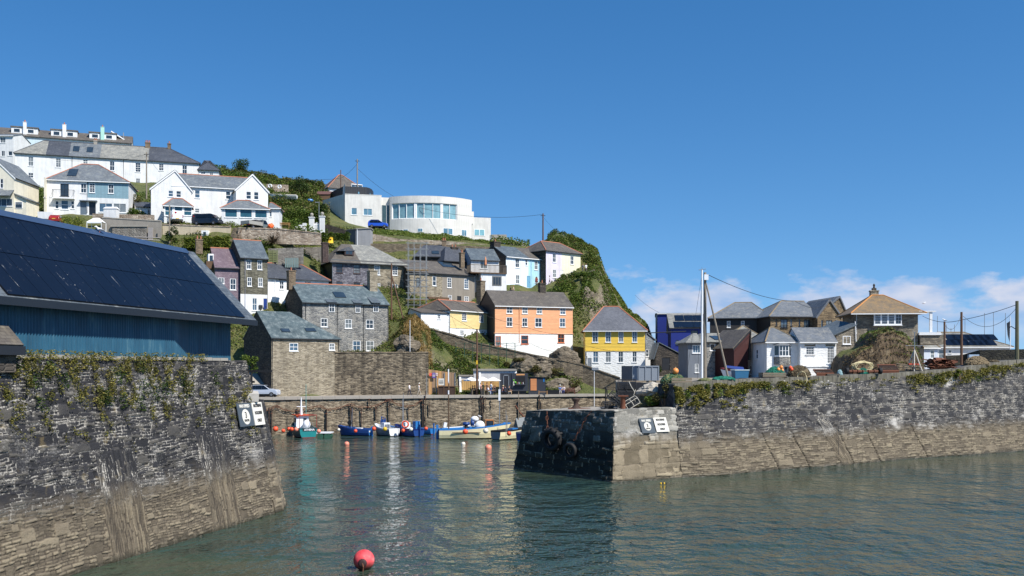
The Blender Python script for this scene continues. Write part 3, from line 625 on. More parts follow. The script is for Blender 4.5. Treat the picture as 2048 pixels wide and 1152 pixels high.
# ================================================================ HOUSES
def hit(px, py, p0, n):
    d = Vector(((px-1024)/F, 1, (HY-py)/F)); o = Vector((0,0,CH))
    return o + d * ((Vector(p0)-o).dot(n) / d.dot(n))
class House:
    """A house measured on the photo: A, B = (column, eave row) of the front's two ends, d = distance of A."""
    def __init__(s, name, label, A, B, d, base, depth, dB=None, cat='house', group=None):
        dB = dB or d * (HY-A[1]) / (HY-B[1])
        a, b = Vector((xx(A[0], d), d, 0)), Vector((xx(B[0], dB), dB, 0))
        s.w = (b-a).length; s.D = depth; s.rz = math.atan2(b.y-a.y, b.x-a.x)
        s.z0 = zz(base, d); s.h = zz(A[1], d) - s.z0
        s.root = empty(name, (a.x, a.y, s.z0), s.rz, label, cat, group)
        s.M = Matrix.Translation((a.x, a.y, s.z0)) @ Matrix.Rotation(s.rz, 4, 'Z'); s.I = s.M.inverted()
        s.wins = []; s.swins = []; s.doors = []; s.R = None
    def loc(s, px, py, p0, n):          # photo point on a local plane -> local coordinates
        return s.I @ hit(px, py, s.M @ Vector(p0), (s.M.to_3x3() @ Vector(n)))
    def fr(s, px, py, y=0.0): q = s.loc(px, py, (0,y,0), (0,1,0)); return q.x, q.z
    def rect(s, r, y=0.0):
        u0, z1 = s.fr(r[0], r[1], y); u1, z0 = s.fr(r[2], r[3], y)
        return [min(u0,u1), max(u0,u1), z0, z1]
    def srect(s, r):
        a = s.loc(r[0], r[1], (0,0,0), (1,0,0)); b = s.loc(r[2], r[3], (0,0,0), (1,0,0))
        return [min(a.y,b.y), max(a.y,b.y), b.z, a.z]
    # windows: (x0,y0,x1,y1,nx,ny[,frame material[,glass]])
    def win(s, *ws):
        for w in ws: s.wins.append((s.rect(w[:4]), w[4], w[5], w[6] if len(w) > 6 else TRIM, w[7] if len(w) > 7 else GLASS))
    def swin(s, *ws):
        for w in ws: s.swins.append((s.srect(w[:4]), w[4], w[5], w[6] if len(w) > 6 else TRIM, GLASS))
    def door(s, r, mat): s.doors.append((s.rect(r), mat))
    def walls(s, mat, zones=(), side=None, gl=None, gr=None, fnd=3.0, gable=None, back=None):
        """zones: (x0,y0,x1,y1,material) photo rectangles on the front that differ; gable: (apex u, apex z) of a front gable; side = left wall's material"""
        mats = [mat]; idx = lambda m: (mats.index(m) if m in mats else (mats.append(m) or len(mats)-1))
        zr = [(s.rect(z[:4]), idx(z[4])) for z in zones]
        si = idx(side) if side else 0
        w, D, h = s.w, s.D, s.h; mb = MB(); dp = .13
        holes = [r for r, *_ in s.wins] + [r for r, _ in s.doors]
        for r in holes: r[0] = max(.05, r[0]); r[1] = min(w-.05, r[1]); r[3] = min(r[3], h-.06)
        # a front gable carries its holes above the eaves too
        top = max([h] + [r[3]+.05 for r in holes]) if gable else h
        us = sorted({0, w} | {min(w,max(0,v)) for r in holes for v in r[:2]} | {min(w,max(0,v)) for r, _ in zr for v in r[:2]})
        zs = sorted({-fnd, h} | {v for r in holes for v in r[2:] if v < top} | {min(h,max(-fnd,v)) for r, _ in zr for v in r[2:]})
        zs = [z for z in zs if z <= h + 1e-6]
        def grid(us, zs, holes, P3, pick):
            for i in range(len(us)-1):
                for j in range(len(zs)-1):
                    if us[i+1]-us[i] < 1e-5 or zs[j+1]-zs[j] < 1e-5: continue
                    cu, cz = (us[i]+us[i+1])/2, (zs[j]+zs[j+1])/2
                    if any(r[0] < cu < r[1] and r[2] < cz < r[3] for r in holes): continue
                    mb.add([P3(us[i],zs[j],0), P3(us[i+1],zs[j],0), P3(us[i+1],zs[j+1],0), P3(us[i],zs[j+1],0)], [(0,1,2,3)], pick(cu,cz))
            for r in holes:
                q = [(r[0],r[2]),(r[1],r[2]),(r[1],r[3]),(r[0],r[3])]; m_ = pick((r[0]+r[1])/2, r[2]-.01)
                for k in range(4):
                    a, b = q[k], q[(k+1)%4]; mb.add([P3(*a,0), P3(*b,0), P3(*b,dp), P3(*a,dp)], [(0,1,2,3)], m_)
        def pick(u, z):
            for r, m_ in reversed(zr):
                if r[0] <= u <= r[1] and r[2] <= z <= r[3]: return m_
            return 0
        grid(us, zs, [r for r in holes if r[3] <= h+.01], lambda u, z, y: (u, y, z), pick)
        sh = [r for r, *_ in s.swins]
        ys = sorted({0, D} | {v for r in sh for v in r[:2]}); zs2 = sorted({-fnd, h} | {v for r in sh for v in r[2:]})
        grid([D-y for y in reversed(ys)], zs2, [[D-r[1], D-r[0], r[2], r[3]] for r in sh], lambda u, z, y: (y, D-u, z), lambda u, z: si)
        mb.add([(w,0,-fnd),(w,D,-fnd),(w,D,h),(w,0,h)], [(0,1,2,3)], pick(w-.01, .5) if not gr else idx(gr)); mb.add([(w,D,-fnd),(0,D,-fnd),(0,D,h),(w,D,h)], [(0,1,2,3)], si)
        if gable: 
            u, z = gable; mb.add([(0,0,h),(w,0,h),(u,0,z)], [(0,1,2)], 0); mb.add([(w,D,h),(0,D,h),(u,D,z)], [(0,1,2)], 0)
        if s.R:
            rh, hl, hr, yr = s.R
            if hl == 0: mb.add([(0,D,h),(0,0,h),(0,yr,h+rh)], [(0,1,2)], si)
            if hr == 0: mb.add([(w,0,h),(w,D,h),(w,yr,h+rh)], [(0,1,2)], idx(gr) if gr else pick(w-.01, h-.1))
        s.wall = mb.build('wall', mats, s.root)
        for r, nx, ny, fm, gm in s.wins: s._win(r, nx, ny, fm, gm, lambda u, y, z: (u, y, z))
        for r, nx, ny, fm, gm in s.swins: s._win([D-r[1], D-r[0], r[2], r[3]], nx, ny, fm, gm, lambda u, y, z: (y, D-u, z))
        for r, m_ in s.doors:
            mb = MB(); u0, u1, z0, z1 = r; mb.box(u0-.02, u1+.02, .06, .12, z0, z1+.02); fw = .08
            mb.box(u0+.12,u1-.12,.045,.06,z0+(z1-z0)*.55,z1-.18); mb.box(u0+.12,u1-.12,.045,.06,z0+.15,z0+(z1-z0)*.45)
            dr = mb.build('door', m_, s.root)
            MB().ball((u1-.14,.02,z0+(z1-z0)*.47), .05, 6).build('handle', GREYM, dr)
    def _win(s, r, nx, ny, fm, gm, T):
        if gm is GLASS: gm = rng.choice((GLASS, GLASS, GLASSL, GLASSC))
        u0, u1, z0, z1 = r; mb = MB(); fw = min(.085, (u1-u0)*.12); y0, y1 = .015, .10
        def bx(a, b, c, d, e, f):
            v = [T(x,y,z) for x in (a,b) for y in (c,d) for z in (e,f)]
            mb.add(v, [(0,1,3,2),(4,6,7,5),(0,4,5,1),(2,3,7,6),(0,2,6,4),(1,5,7,3)])
        bx(u0,u0+fw,y0,y1,z0,z1); bx(u1-fw,u1,y0,y1,z0,z1); bx(u0+fw,u1-fw,y0,y1,z1-fw,z1); bx(u0+fw,u1-fw,y0,y1,z0,z0+fw)
        bx(u0-.07,u1+.07,-.09,.02,z0-.09,z0)
        for i in range(1, nx):
            u = u0+fw+(u1-u0-2*fw)*i/nx; bx(u-.022,u+.022,.04,.085,z0+fw,z1-fw)
        for j in range(1, ny):
            z = z0+fw+(z1-z0-2*fw)*j/ny; t = .035 if (j*2 == ny and nx <= 2) else .02
            bx(u0+fw,u1-fw,.03,.09,z-t,z+t)
        o = mb.build('window', fm, s.root, fix=True)
        mb = MB(); mb.add([T(u0+.02,.085,z0+.02),T(u1-.02,.085,z0+.02),T(u1-.02,.085,z1-.02),T(u0+.02,.085,z1-.02)], [(0,1,2,3)]); mb.build('pane', gm, o)
    def ridge(s, rowpx, rowpy, yr=None):
        """ridge height from a photo point, set before walls()"""
        yr = s.D/2 if yr is None else yr; return s.loc(rowpx, rowpy, (0,yr,0), (0,1,0)).z - s.h
    def setroof(s, rh, hl=0, hr=0, yr=None): s.R = (rh, hl, hr, s.D/2 if yr is None else yr)
    def roof(s, mat, secs=(), ov=.3, og=.12, ridge_mat=None, hips=None, th=.13, gut=True, gutm=None):
        """secs: (photo column at eave, material) — the roof changes to that covering from that column on"""
        rh, hl, hr, yr = s.R; w, D, h = s.w, s.D, s.h; sl = rh/yr; slb = rh/(D-yr)
        xl, xr = (-og if hl == 0 else -ov), (w+og if hr == 0 else w+ov)
        ze = h - ov*sl + .05; zb = h - ov*slb + .05; zr = h + rh + .05
        rl = (-og if hl == 0 else hl, yr, zr); rr = (w+og if hr == 0 else w-hr, yr, zr)
        e = [(xl,-ov,ze),(xr,-ov,ze),(xr,D+ov,zb),(xl,D+ov,zb)]
        faces = [[e[0],e[1],rr,rl],[e[2],e[3],rl,rr]]
        if hl: faces.append([e[3],e[0],rl])
        if hr: faces.append([e[1],e[2],rr])
        mb = MB(); mats = [mat] + [m for _, m in secs]
        for f in faces: mb.poly([(x,y,z+th) for x,y,z in f], 0)
        for f in faces: mb.poly(list(reversed(f)), 0)
        ed = [(e[0],e[1]),(e[2],e[3])] + ([(e[3],e[0])] if hl else [(e[3],rl),(rl,e[0])]) + ([(e[1],e[2])] if hr else [(e[1],rr),(rr,e[2])])
        for a, b in ed: mb.poly([a, b, (b[0],b[1],b[2]+th), (a[0],a[1],a[2]+th)], 0)
        o = mb.build('roof', mats, s.root)
        if secs:
            us = [s.fr(c, 0)[0] for c, _ in secs]; bm = bmesh.new(); bm.from_mesh(o.data)
            for u in us: bmesh.ops.bisect_plane(bm, geom=bm.verts[:]+bm.edges[:]+bm.faces[:], plane_co=(u,0,0), plane_no=(1,0,0))
            for f in bm.faces: f.material_index = sum(1 for u in us if f.calc_center_median().x > u)
            bm.to_mesh(o.data); bm.free(); o.data.uv_layers.remove(o.data.uv_layers[0]); auto_uv(o.data)
        s.ro = o; s.sl = sl
        if ridge_mat:
            mb = MB(); t = Vector((0,0,th-.02)); mb.tube([Vector(rl)+t, Vector(rr)+t], .13, 7)
            if hl: mb.tube([Vector(e[0])+t, Vector(rl)+t], .11, 6); mb.tube([Vector(e[3])+t, Vector(rl)+t], .11, 6)
            if hr: mb.tube([Vector(e[1])+t, Vector(rr)+t], .11, 6); mb.tube([Vector(e[2])+t, Vector(rr)+t], .11, 6)
            mb.build('ridge_tiles', ridge_mat, o)
        if gut:
            mb = MB(); mb.box(xl+.02, xr-.02, -ov-.09, -ov+.005, ze-.07, ze+.06); mb.build('gutter', gutm or DARKP, o)
        return o
    def zroof(s, y): rh, hl, hr, yr = s.R; return s.h + (rh*y/yr if y <= yr else rh*(s.D-y)/(s.D-yr))
    def chimney(s, x0, x1, ytop, y=None, mat=None, pots=2, dep=None, potm=None, ybase=None, cap=True):
        y = s.R[3] if y is None else y
        a = s.loc(x0, ytop, (0,y,0), (0,1,0)); b = s.loc(x1, ytop, (0,y,0), (0,1,0)); W = b.x-a.x; dp = dep or W*.8
        z0 = (s.loc(x0, ybase, (0,y,0), (0,1,0)).z if ybase else s.zroof(y) - .9) 
        mb = MB(); mb.box(a.x,b.x,y-dp/2,y+dp/2,z0,a.z-.18)
        if cap: mb.box(a.x-.07,b.x+.07,y-dp/2-.07,y+dp/2+.07,a.z-.18,a.z)
        for i in range(pots):
            u = a.x + W*(i+.5)/pots; mb.lathe([(.13,a.z-.02),(.11,a.z+.42),(.14,a.z+.45),(.14,a.z+.52)], (u,y,0), 8, mi=1)
        return mb.build('chimney', [mat or BRICK, potm or TERRA], s.ro)
    def skylight(s, x0, y0, x1, y1, flap=False):
        rh, hl, hr, yr = s.R; n = Vector((0,-rh,yr)).normalized()
        q = [s.loc(px, py, (0,0,s.h+.2), n) for px, py in ((x0,y1),(x1,y1),(x1,y0),(x0,y0))]
        u0, u1 = min(v.x for v in q), max(v.x for v in q); y_lo, y_hi = min(v.y for v in q), max(v.y for v in q)
        f = lambda u, y: Vector((u, y, s.h + .2 + rh*y/yr))
        mb = MB(); mb.slab([f(u0,y_lo)+n*.08, f(u1,y_lo)+n*.08, f(u1,y_hi)+n*.08, f(u0,y_hi)+n*.08], .12)
        o = mb.build('skylight', DARKP, s.ro)
        mb = MB(); i = .09; mb.add([f(u0+i,y_lo+i)+n*.085, f(u1-i,y_lo+i)+n*.085, f(u1-i,y_hi-i)+n*.085, f(u0+i,y_hi-i)+n*.085], [(0,1,2,3)]); mb.build('roof_glass', GLASS, o) if False else None
        o.data.materials.append(GLASS)
        me = o.data; k = len(me.polygons); top = me.polygons[0]; top.material_index = 1
        return o
    def pipe(s, px, m=None, z0=0.0, y=-.08):
        u, _ = s.fr(px, 600); u = min(max(u, .06), s.w-.06)
        mb = MB(); mb.tube([(u,-.28,s.h-.02),(u,y,s.h-.35),(u,y,z0)], .05, 6); mb.build('downpipe', m or DARKP, s.root)
    def box(s, name, x0, y0, x1, y1, ya, yb, mat, plane=0.0):
        """box given by its photo rectangle on the plane y=plane, reaching from local depth ya to yb"""
        u0, u1, z0, z1 = s.rect((x0,y0,x1,y1), plane); mb = MB(); mb.box(u0,u1,ya,yb,z0,z1); return mb.build(name, mat, s.root)
def gable_roof_front(s, mat, apex_u, apex_z, ridge_mat=None, ov=.25, of=.15, barge=None, y1=None, th=.13):
    """roof of a wing whose gable faces the camera; ridge runs back"""
    w, h = s.w, s.h; y1 = y1 or s.D
    mb = MB()
    for sg, ex in ((0, 0), (1, w)):
        sl = (apex_z-h)/(abs(apex_u-ex)); o_ = -ov if sg == 0 else w+ov; ze = h - ov*sl + .05
        q = [(o_,-of,ze),(apex_u,-of,apex_z+.05),(apex_u,y1,apex_z+.05),(o_,y1,ze)]
        q = [(x,y,z+th) for x,y,z in q]
        mb.slab(q if sg else q[::-1], th)
    o = mb.build('roof', mat, s.root)
    if barge:
        mb = MB()
        for ex, o_ in ((0,-ov),(w,w+ov)):
            sl = (apex_z-h)/abs(apex_u-ex); ze = h-ov*sl
            mb.add([(o_,-of-.05,ze-.05),(apex_u,-of-.05,apex_z-.05),(apex_u,-of-.05,apex_z+.2),(o_,-of-.05,ze+.2),(o_,-of+.02,ze-.05),(apex_u,-of+.02,apex_z-.05),(apex_u,-of+.02,apex_z+.2),(o_,-of+.02,ze+.2)],
                   [(0,1,2,3),(7,6,5,4),(0,4,5,1),(1,5,6,2),(2,6,7,3),(3,7,4,0)])
        mb.build('bargeboard', barge, o, fix=True)
    if ridge_mat:
        mb = MB(); mb.tube([(apex_u,-of,apex_z+.16),(apex_u,y1,apex_z+.16)], .13, 7); mb.build('ridge_tiles', ridge_mat, o)
    s.ro = o; return o
def c1(x0,y0,x1,y1): return (x0/4, 220+y0/4, x1/4, 220+y1/4)
def c2(x0,y0,x1,y1): return (400+x0/4, 300+y0/4, 400+x1/4, 300+y1/4)
def c3(x0,y0,x1,y1): return (800+x0/4, 420+y0/4, 800+x1/4, 420+y1/4)
def c4(x0,y0,x1,y1): return (400+x0/4, 560+y0/4, 400+x1/4, 560+y1/4)
def c5(x0,y0,x1,y1): return (800+x0/4, 560+y0/4, 800+x1/4, 560+y1/4)
def r1(x0,y0,x1,y1): return (1280+x0/4, 520+y0/4, 1280+x1/4, 520+y1/4)
def r2(x0,y0,x1,y1): return (1600+x0/4.571, 540+y0/4.571, 1600+x1/4.571, 540+y1/4.571)
W22 = (2, 2); W24 = (2, 4)

# ---- hilltop row with dormers
h = House('dormer_house', 'long white hilltop house row with brown roof and three boxy dormers', (-40,266), (264,287), 246, 330, 9)
h.setroof(h.ridge(10, 256.5)); h.win((*c1(0,218,45,265),2,2)); h.walls(WHITE, [(*c1(115,225,430,330), paint('pale_blue_render', S(196,214,220)))])
h.roof(SL_BRN, ridge_mat=None)
for k, (x0,y0,x1,y1,cx0,cx1,cy,mt) in enumerate(((90,135,303,198,185,213,95,WHITE),(408,158,618,222,500,530,115,WHITE),(715,180,930,242,805,835,135,paint('mint_render', S(168,214,200))))):
    a = c1(x0,y0,x1,y1); u0,u1,z0,z1 = h.rect(a, 1.2)
    mb = MB(); mb.box(u0,u1,1.2,6.4,z0-.6,z1); mb.box(u0-.2,u1+.2,1.0,6.6,z1,z1+.28,1)
    dm = mb.build('dormer', [WHITE, SL_BRN], h.ro)
    for f in (.2, .72):
        mb = MB(); W = u1-u0; mb.box(u0+W*(f-.12),u0+W*(f+.14),1.16,1.22,z0+.25,z1-.3); mb.box(u0+W*(f-.10),u0+W*(f+.12),1.14,1.17,z0+.33,z1-.38,1); mb.build('dormer_window', [TRIM, GLASS], h.ro)
    ca = h.rect((*c1(cx0,cy,cx1,y1),), .9); mb = MB(); mb.box(ca[0],ca[1],.7,1.15,ca[2]-1,ca[3]-.1); mb.box(ca[0]-.06,ca[1]+.06,.66,1.19,ca[3]-.1,ca[3]); mb.lathe([(.16,ca[3]),(.14,ca[3]+.5)], ((ca[0]+ca[1])/2,.95,0), 8, mi=1)
    mb.build('chimney', [mt, TERRA], h.ro)
u0,u1,z0,z1 = h.rect(c1(920,175,1000,245), 2.0); mb = MB(); mb.slab([(u0-1,2,z1),(u1,2,z0),(u1,6,z0),(u0-1,6,z1)][::-1], .25); mb.tube([(u1-.4,3,z0),(u1-.4,3,z1+.2)], .12, 6, 1); mb.build('gable_end', [TRIM, GREYM], h.ro)
h = House('white_house', 'white house behind the terrace, cut by the picture edge', (-60,272), (27,272), 232, 372, 8)
h.setroof(1.2, 0, 0); h.win((*c1(0,218,45,264),2,1),(*c1(10,325,40,370),2,1),(*c1(65,328,100,365),1,1)); h.walls(WHITE); h.roof(SL_GREY, gutm=TRIM)

# ---- top terrace
h = House('terraced_house', 'long white terrace on the hill with hipped patchwork slate roof', (30,305), (398.7,326), 213, 372, 8.5)
h.setroof(h.ridge(200, 289.5), 5.0, 6.6)
h.win(*[(*c1(*q),2,ny) for q, ny in (((225,372,268,450),2),((445,385,488,460),4),((663,395,703,432),2),((877,408,917,487),2),((1082,420,1125,498),4),((1270,430,1310,487),4),((1457,440,1497,512),2),((225,500,268,545),2),((1085,545,1122,588),4))])
h.walls(WHITE); h.roof(SL_PALE, [(92, SL_DARK), (138, SL_GREY), (200, SL_PALE), (297, SL_DARK)], ridge_mat=SL_DARK)
h.chimney(187.5, 194.5, 281, mat=CONC); h.chimney(290.5, 300.5, 285, pots=3); h.chimney(335, 342, 287, pots=1)
for q in ((588,292,632,330),(698,300,742,337)): h.skylight(*c1(*q))
h.pipe(144.3); h.pipe(247)
h = House('terrace_annexe', 'small white annexe with hipped grey roof at the terrace end', (397,338.5), (437,340), 219, 366, 6)
h.setroof(h.ridge(404, 322), 2.2, 3.4); h.win((*c1(1605,490,1645,515),2,1),(*c1(1675,497,1707,522),2,2)); h.walls(WHITE); h.roof(SL_DARK)

# ---- pair of houses, one white, one blue
h = House('semi_detached_house', 'pair of hipped houses, one half white, one half clad in blue boards', (94,358), (257,364), 178, 424, 9)
BLUEB = boards('blue_boarding', S(126,158,170), .16, True)
h.setroof(h.ridge(165, 330), 4.9, 5.9)
h.win((*c1(483,590,550,690),2,1,DARKP),(*c1(645,587,692,665),2,2),(*c1(715,585,760,662),2,4),(*c1(865,592,910,668),2,2),(*c1(442,727,470,790),1,2),(*c1(488,720,548,796),1,2),(*c1(568,727,596,790),1,2),(*c1(792,742,900,820),2,1,TRIM),(*c1(905,745,1010,822),2,1,TRIM))
h.door(c1(642,730,692,838), plain('grey_door', S(96,108,118), .4)); h.door(c1(712,735,766,842), plain('black_door', S(26,30,38), .35))
h.swin((*c1(352,690,362,705),1,1))
h.walls(WHITE, [(*c1(700,560,1040,712), BLUEB)], side=CREAM); h.roof(SL_GREY, ridge_mat=TERRA, gutm=TRIM); h.skylight(*c1(555,475,610,528))
u0,u1,z0,z1 = h.rect(c1(428,640,600,712)); mb = MB(); mb.box(u0,u1,-1.0,-.02,z0-.12,z0+.06); h_b = mb.build('balcony', TRIM, h.root)
mb = MB()
for x in np.linspace(u0+.03, u1-.03, 16): mb.tube([(x,-.95,z0+.06),(x,-.95,z1-.05)], .018, 4)
mb.tube([(u0,-.95,z1-.05),(u1,-.95,z1-.05)], .03, 4); mb.tube([(u0,-.95,z1-.05),(u0,0,z1-.05)], .03, 4); mb.tube([(u1,-.95,z1-.05),(u1,0,z1-.05)], .03, 4)
for q in (u0,u1): mb.tube([(q,-.95,z0),(q,-.95,z1-.02)], .035, 5)
mb.build('railing', DARKP, h_b)
mb = MB(); a = h.rect(c1(640,722,780,730)); mb.box(a[0],a[1],-.7,-.01,a[2]-.1,a[2]+.05); mb.build('porch_roof', plain('slate_grey_trim', S(110,118,126), .5), h.root)
h.pipe(174.6); h.box('door_frame', *c1(694,730,710,840), -.05,-.005, TRIM)
# cream house cut by the picture edge
h = House('cream_house', 'cream gabled house at the picture edge with grey lean-to roofs', (-58,356), (28,356), 172, 424, 9)
ua, za = h.fr(-15, 315); h.win((*c1(0,550,26,625),1,2),(*c1(-40,708,100,770),3,1),); h.walls(CREAM, gable=(ua,za)); gable_roof_front(h, SL_GREY, ua, za, barge=TRIM, of=.05)
a = h.rect(c1(-60,690,112,700)); mb = MB(); mb.slab([(a[0],-1.6,a[2]+.1),(a[1],-1.6,a[2]+.1),(a[1],-.01,a[2]+1.3),(a[0],-.01,a[2]+1.3)], .14); mb.build('lean_to_roof', SL_GREY, h.root)
a = h.rect(c1(112,660,212,800)); mb = MB(); mb.box(a[0],a[1]-.2,.3,5,a[2]-1,a[2]+1.9); mb.slab([(a[1]+.1,.0,a[2]+1.9),(a[1]+.1,5.2,a[2]+1.9),(a[0],5.2,a[3]-.1),(a[0],.0,a[3]-.1)], .14, 1); mb.poly([(a[0],.3,a[2]+1.9),(a[1]-.2,.3,a[2]+1.9),(a[0],.3,a[3]-.3)], 0)
b = h.rect(c1(115,732,175,785)); mb.box(b[0],b[1],.22,.29,b[2],b[3],2); mb.box(b[0]+.1,b[1]-.1,.2,.23,b[2]+.1,b[3]-.4,3); mb.box(b[0]+.1,b[1]-.1,.2,.23,b[3]-.32,b[3]-.1,3); mb.build('side_extension', [CREAM, SL_GREY, TRIM, GLASS], h.root)

# ---- white double-gabled house: middle block and two wings
h = House('gabled_white_house', 'big white house with two gables and grey slate porches above the vans', (383,372.5), (472,377.5), 181, 444, 9)
h.setroof(h.ridge(430, 353.5)); h.win((*c1(1557,640,1600,705),1,2),(*c1(1805,650,1845,715),1,2),(*c1(1557,785,1597,825),1,2)); h.walls(WHITE); h.roof(SL_GREY, ridge_mat=TERRA, gutm=TRIM, og=3.5)
body = h
def wing(A, B, apex, wins, d):
    q = House('wing', None, A, B, d, 444, 10, dB=d*1.012, cat=None); del_ = q.root
    ua, za = q.fr(*apex); q.win(*wins); q.walls(WHITE, gable=(ua, za)); gable_roof_front(q, SL_GREY, ua, za, barge=TRIM, of=.12, y1=7)
    M_ = body.root.matrix_world
    return q
def merge_part(q, host, base):
    """hang a separately measured block's parts on the house it belongs to"""
    bpy.context.view_layer.update()
    Mh = Matrix.Translation(host.root.location) @ Matrix.Rotation(host.rz, 4, 'Z'); T = Mh.inverted() @ q.M
    def mv(o):
        o.data.transform(T)
        for ch in o.children: mv(ch)
    for o in list(q.root.children): mv(o); o.parent = host.root
    bpy.data.objects.remove(q.root)
q = wing((302,378), (383,375), (350,342.5), [(*c1(1345,628,1387,695),1,2),(*c1(1408,630,1450,700),1,2)], 178.5); merge_part(q, body, None)
q = wing((472,380), (536,382), (505,350.5), [(*c2(368,330,410,395),1,2),(*c2(430,333,470,399),1,2)], 179.5); merge_part(q, body, None)
def porch(host, A, B, d, base, rp, wins, hips, dep=3.2, mat=SL_GREY):
    q = House('porch', None, A, B, d, base, dep, dB=d*1.008, cat=None); q.setroof(q.ridge(*rp), *hips); q.win(*wins); q.walls(WHITE); q.roof(mat, ridge_mat=TERRA, ov=.25, gutm=TRIM, th=.1); merge_part(q, host, None)
GT = glass('teal_conservatory_glass', S(44,84,98), .05)
porch(body, (328,410), (384,409), 175.5, 444, (350,398.5), [(*c1(1318,770,1382,846),1,2,TRIM,GT),(*c1(1395,770,1460,846),1,2,TRIM,GT),(*c1(1470,774,1535,846),1,2,TRIM,GT)], (1.4,1.6))
porch(body, (443,415), (538,417), 176.0, 446, (490,402.5), [(*c2(198,470,298,540),1,1,TRIM,GT),(*c2(318,473,417,542),1,1,TRIM,GT),(*c2(438,477,537,545),1,1,TRIM,GT)], (2.5,3.6))
q = House('side_porch', None, (538,416), (559,418), 178.5, 447, 4, dB=178.7, cat=None); q.setroof(1.1, 0, 1.5); q.win((*c2(556,490,574,535),1,1)); q.walls(WHITE); q.roof(SL_GREY, ridge_mat=TERRA, gutm=TRIM); merge_part(q, body, None)
h = House('garage', 'low white outbuilding with a dark sloping roof beside the gabled house', (272,413), (311,411), 183, 432, 5, dB=184.5)
h.setroof(1.4, 0, 0, 4.2); h.win((*c1(1180,795,1202,838),1,1)); h.door(c1(1140,790,1175,838), TRIM); h.walls(WHITE); h.roof(SL_DARK)

# ---- modern white house
h = House('modern_house', 'modern white flat-roofed house with a curved glazed drum', (690,388.5), (763,391.5), 213, 459, 14)
MW = paint('smooth_white_render', S(216,213,206))
WG = glass('blue_glazing', S(90,126,144), .05); 
h.win((*c2(1210,460,1257,520),1,1,TRIM,WG),(*c2(1307,466,1378,524),2,1,TRIM,WG),(*c2(1210,606,1255,640),1,1,TRIM,WG)); h.swin((*c2(1063,487,1081,540),1,1),)
h.walls(MW, fnd=4); mb = MB(); w_, D_, hh_ = h.w, h.D, h.h
mb.box(-.04,w_+.04,-.04,D_+.04,hh_,hh_+.12); mb.build('roof', MW, h.root)
def planpoly(name, pts, z0, z1, mat, par=None):
    """upright block on a plan given as (photo column, distance)"""
    q = [h.I @ Vector((xx(p,d),d,0)) for p,d in pts]; k = len(q); mb = MB()
    mb.add([(v.x,v.y,z0) for v in q]+[(v.x,v.y,z1) for v in q], [tuple(range(k-1,-1,-1)), tuple(range(k,2*k))]+[(i,(i+1)%k,(i+1)%k+k,i+k) for i in range(k)])
    return mb.build(name, mat, par or h.root)
planpoly('side_wing', [(645,221.3),(690,213.02),(700,224),(668,233)], -4, hh_+.1, MW)
top = planpoly('top_storey', [(658,227),(687,218.5),(733,219.6),(739,220.6),(744,222.4),(747,225.5),(747,232),(664,233)], hh_+.12, zz(372.5,218.5)-h.z0, boards('black_standing_seam', S(40,42,46), .5, True))
planpoly('top_window', [(716,219.05),(741,220.95),(741,221.2),(716,219.3)], hh_+.5, hh_+1.6, WG, top)
# glazed link
a = h.rect(c2(1445,392,1530,640)); L0, L1 = w_+.02, w_+2.3; mb = MB()
mb.box(L0,L1,1.2,9,-3,hh_-.15); lk = mb.build('link', MW, h.root)
b = h.rect(c2(1455,442,1512,615), 1.2); mb = MB(); mb.box(L0+.15,L1-.1,1.1,1.19,b[2],b[3]); 
for x in (L0+.15,(L0+L1)/2,L1-.14): mb.box(x,x+.05,1.04,1.12,b[2],b[3],1)
mb.build('link_glazing', [glass('dark_glazing', S(60,78,80)), TRIM], lk)
# drum
cx0, cx1 = h.fr(780, 400)[0], h.fr(944, 400)[0]; zr = h.fr(860, 393.5, -2)[1]; dr = cx1-cx0
def arc(f, off=0):      # convex front from 0..1 across the drum
    hw = dr/2; sag = 3.4; rad = (hw*hw+sag*sag)/(2*sag); ha = math.asin(hw/rad); t = -ha + 2*ha*f
    return (cx0+hw + (rad+off)*math.sin(t), .2 + (rad-sag) - (rad+off)*math.cos(t) + 0.0)
zb0, zb1 = h.fr(850, 437, -3)[1], h.fr(850, 405.5, -3)[1]; N = 40; f0, f1 = .035, .775
mb = MB(); zc = [-4, zb0, zb1, zr]
for i in range(N):
    p_, q_ = arc(i/N), arc((i+1)/N)
    for j in range(3):
        if j == 1 and f0 <= (i+.5)/N <= f1:
            pi, qi = arc(i/N, -.35), arc((i+1)/N, -.35)
            mb.add([(*p_,zb0),(*q_,zb0),(*qi,zb0),(*pi,zb0)], [(0,1,2,3)]); mb.add([(*p_,zb1),(*q_,zb1),(*qi,zb1),(*pi,zb1)], [(3,2,1,0)]); continue
        mb.add([(*p_,zc[j]),(*q_,zc[j]),(*q_,zc[j+1]),(*p_,zc[j+1])], [(0,1,2,3)])
a0, a1 = arc(0), arc(1)
mb.add([(*arc(i/N),zr) for i in range(N+1)] + [(a1[0],12,zr),(a0[0],12,zr)], [tuple(range(N+3))])
mb.add([(a0[0],12,-4),(a0[0],a0[1],-4),(a0[0],a0[1],zr),(a0[0],12,zr)], [(0,1,2,3)]); mb.add([(a1[0],a1[1],-4),(a1[0],12,-4),(a1[0],12,zr),(a1[0],a1[1],zr)], [(0,1,2,3)])
dm = mb.build('drum', MW, h.root)
mb = MB(); g0, g1 = math.floor(f0*N+.5)/N, math.floor(f1*N+.5)/N; n_ = 30
for i in range(n_):
    p_, q_ = arc(g0+(g1-g0)*i/n_, -.33), arc(g0+(g1-g0)*(i+1)/n_, -.33); mb.add([(*p_,zb0),(*q_,zb0),(*q_,zb1),(*p_,zb1)], [(0,1,2,3)])
mb.build('band_window', glass('seafront_glazing', S(124,160,168), .05), dm)
mb = MB()
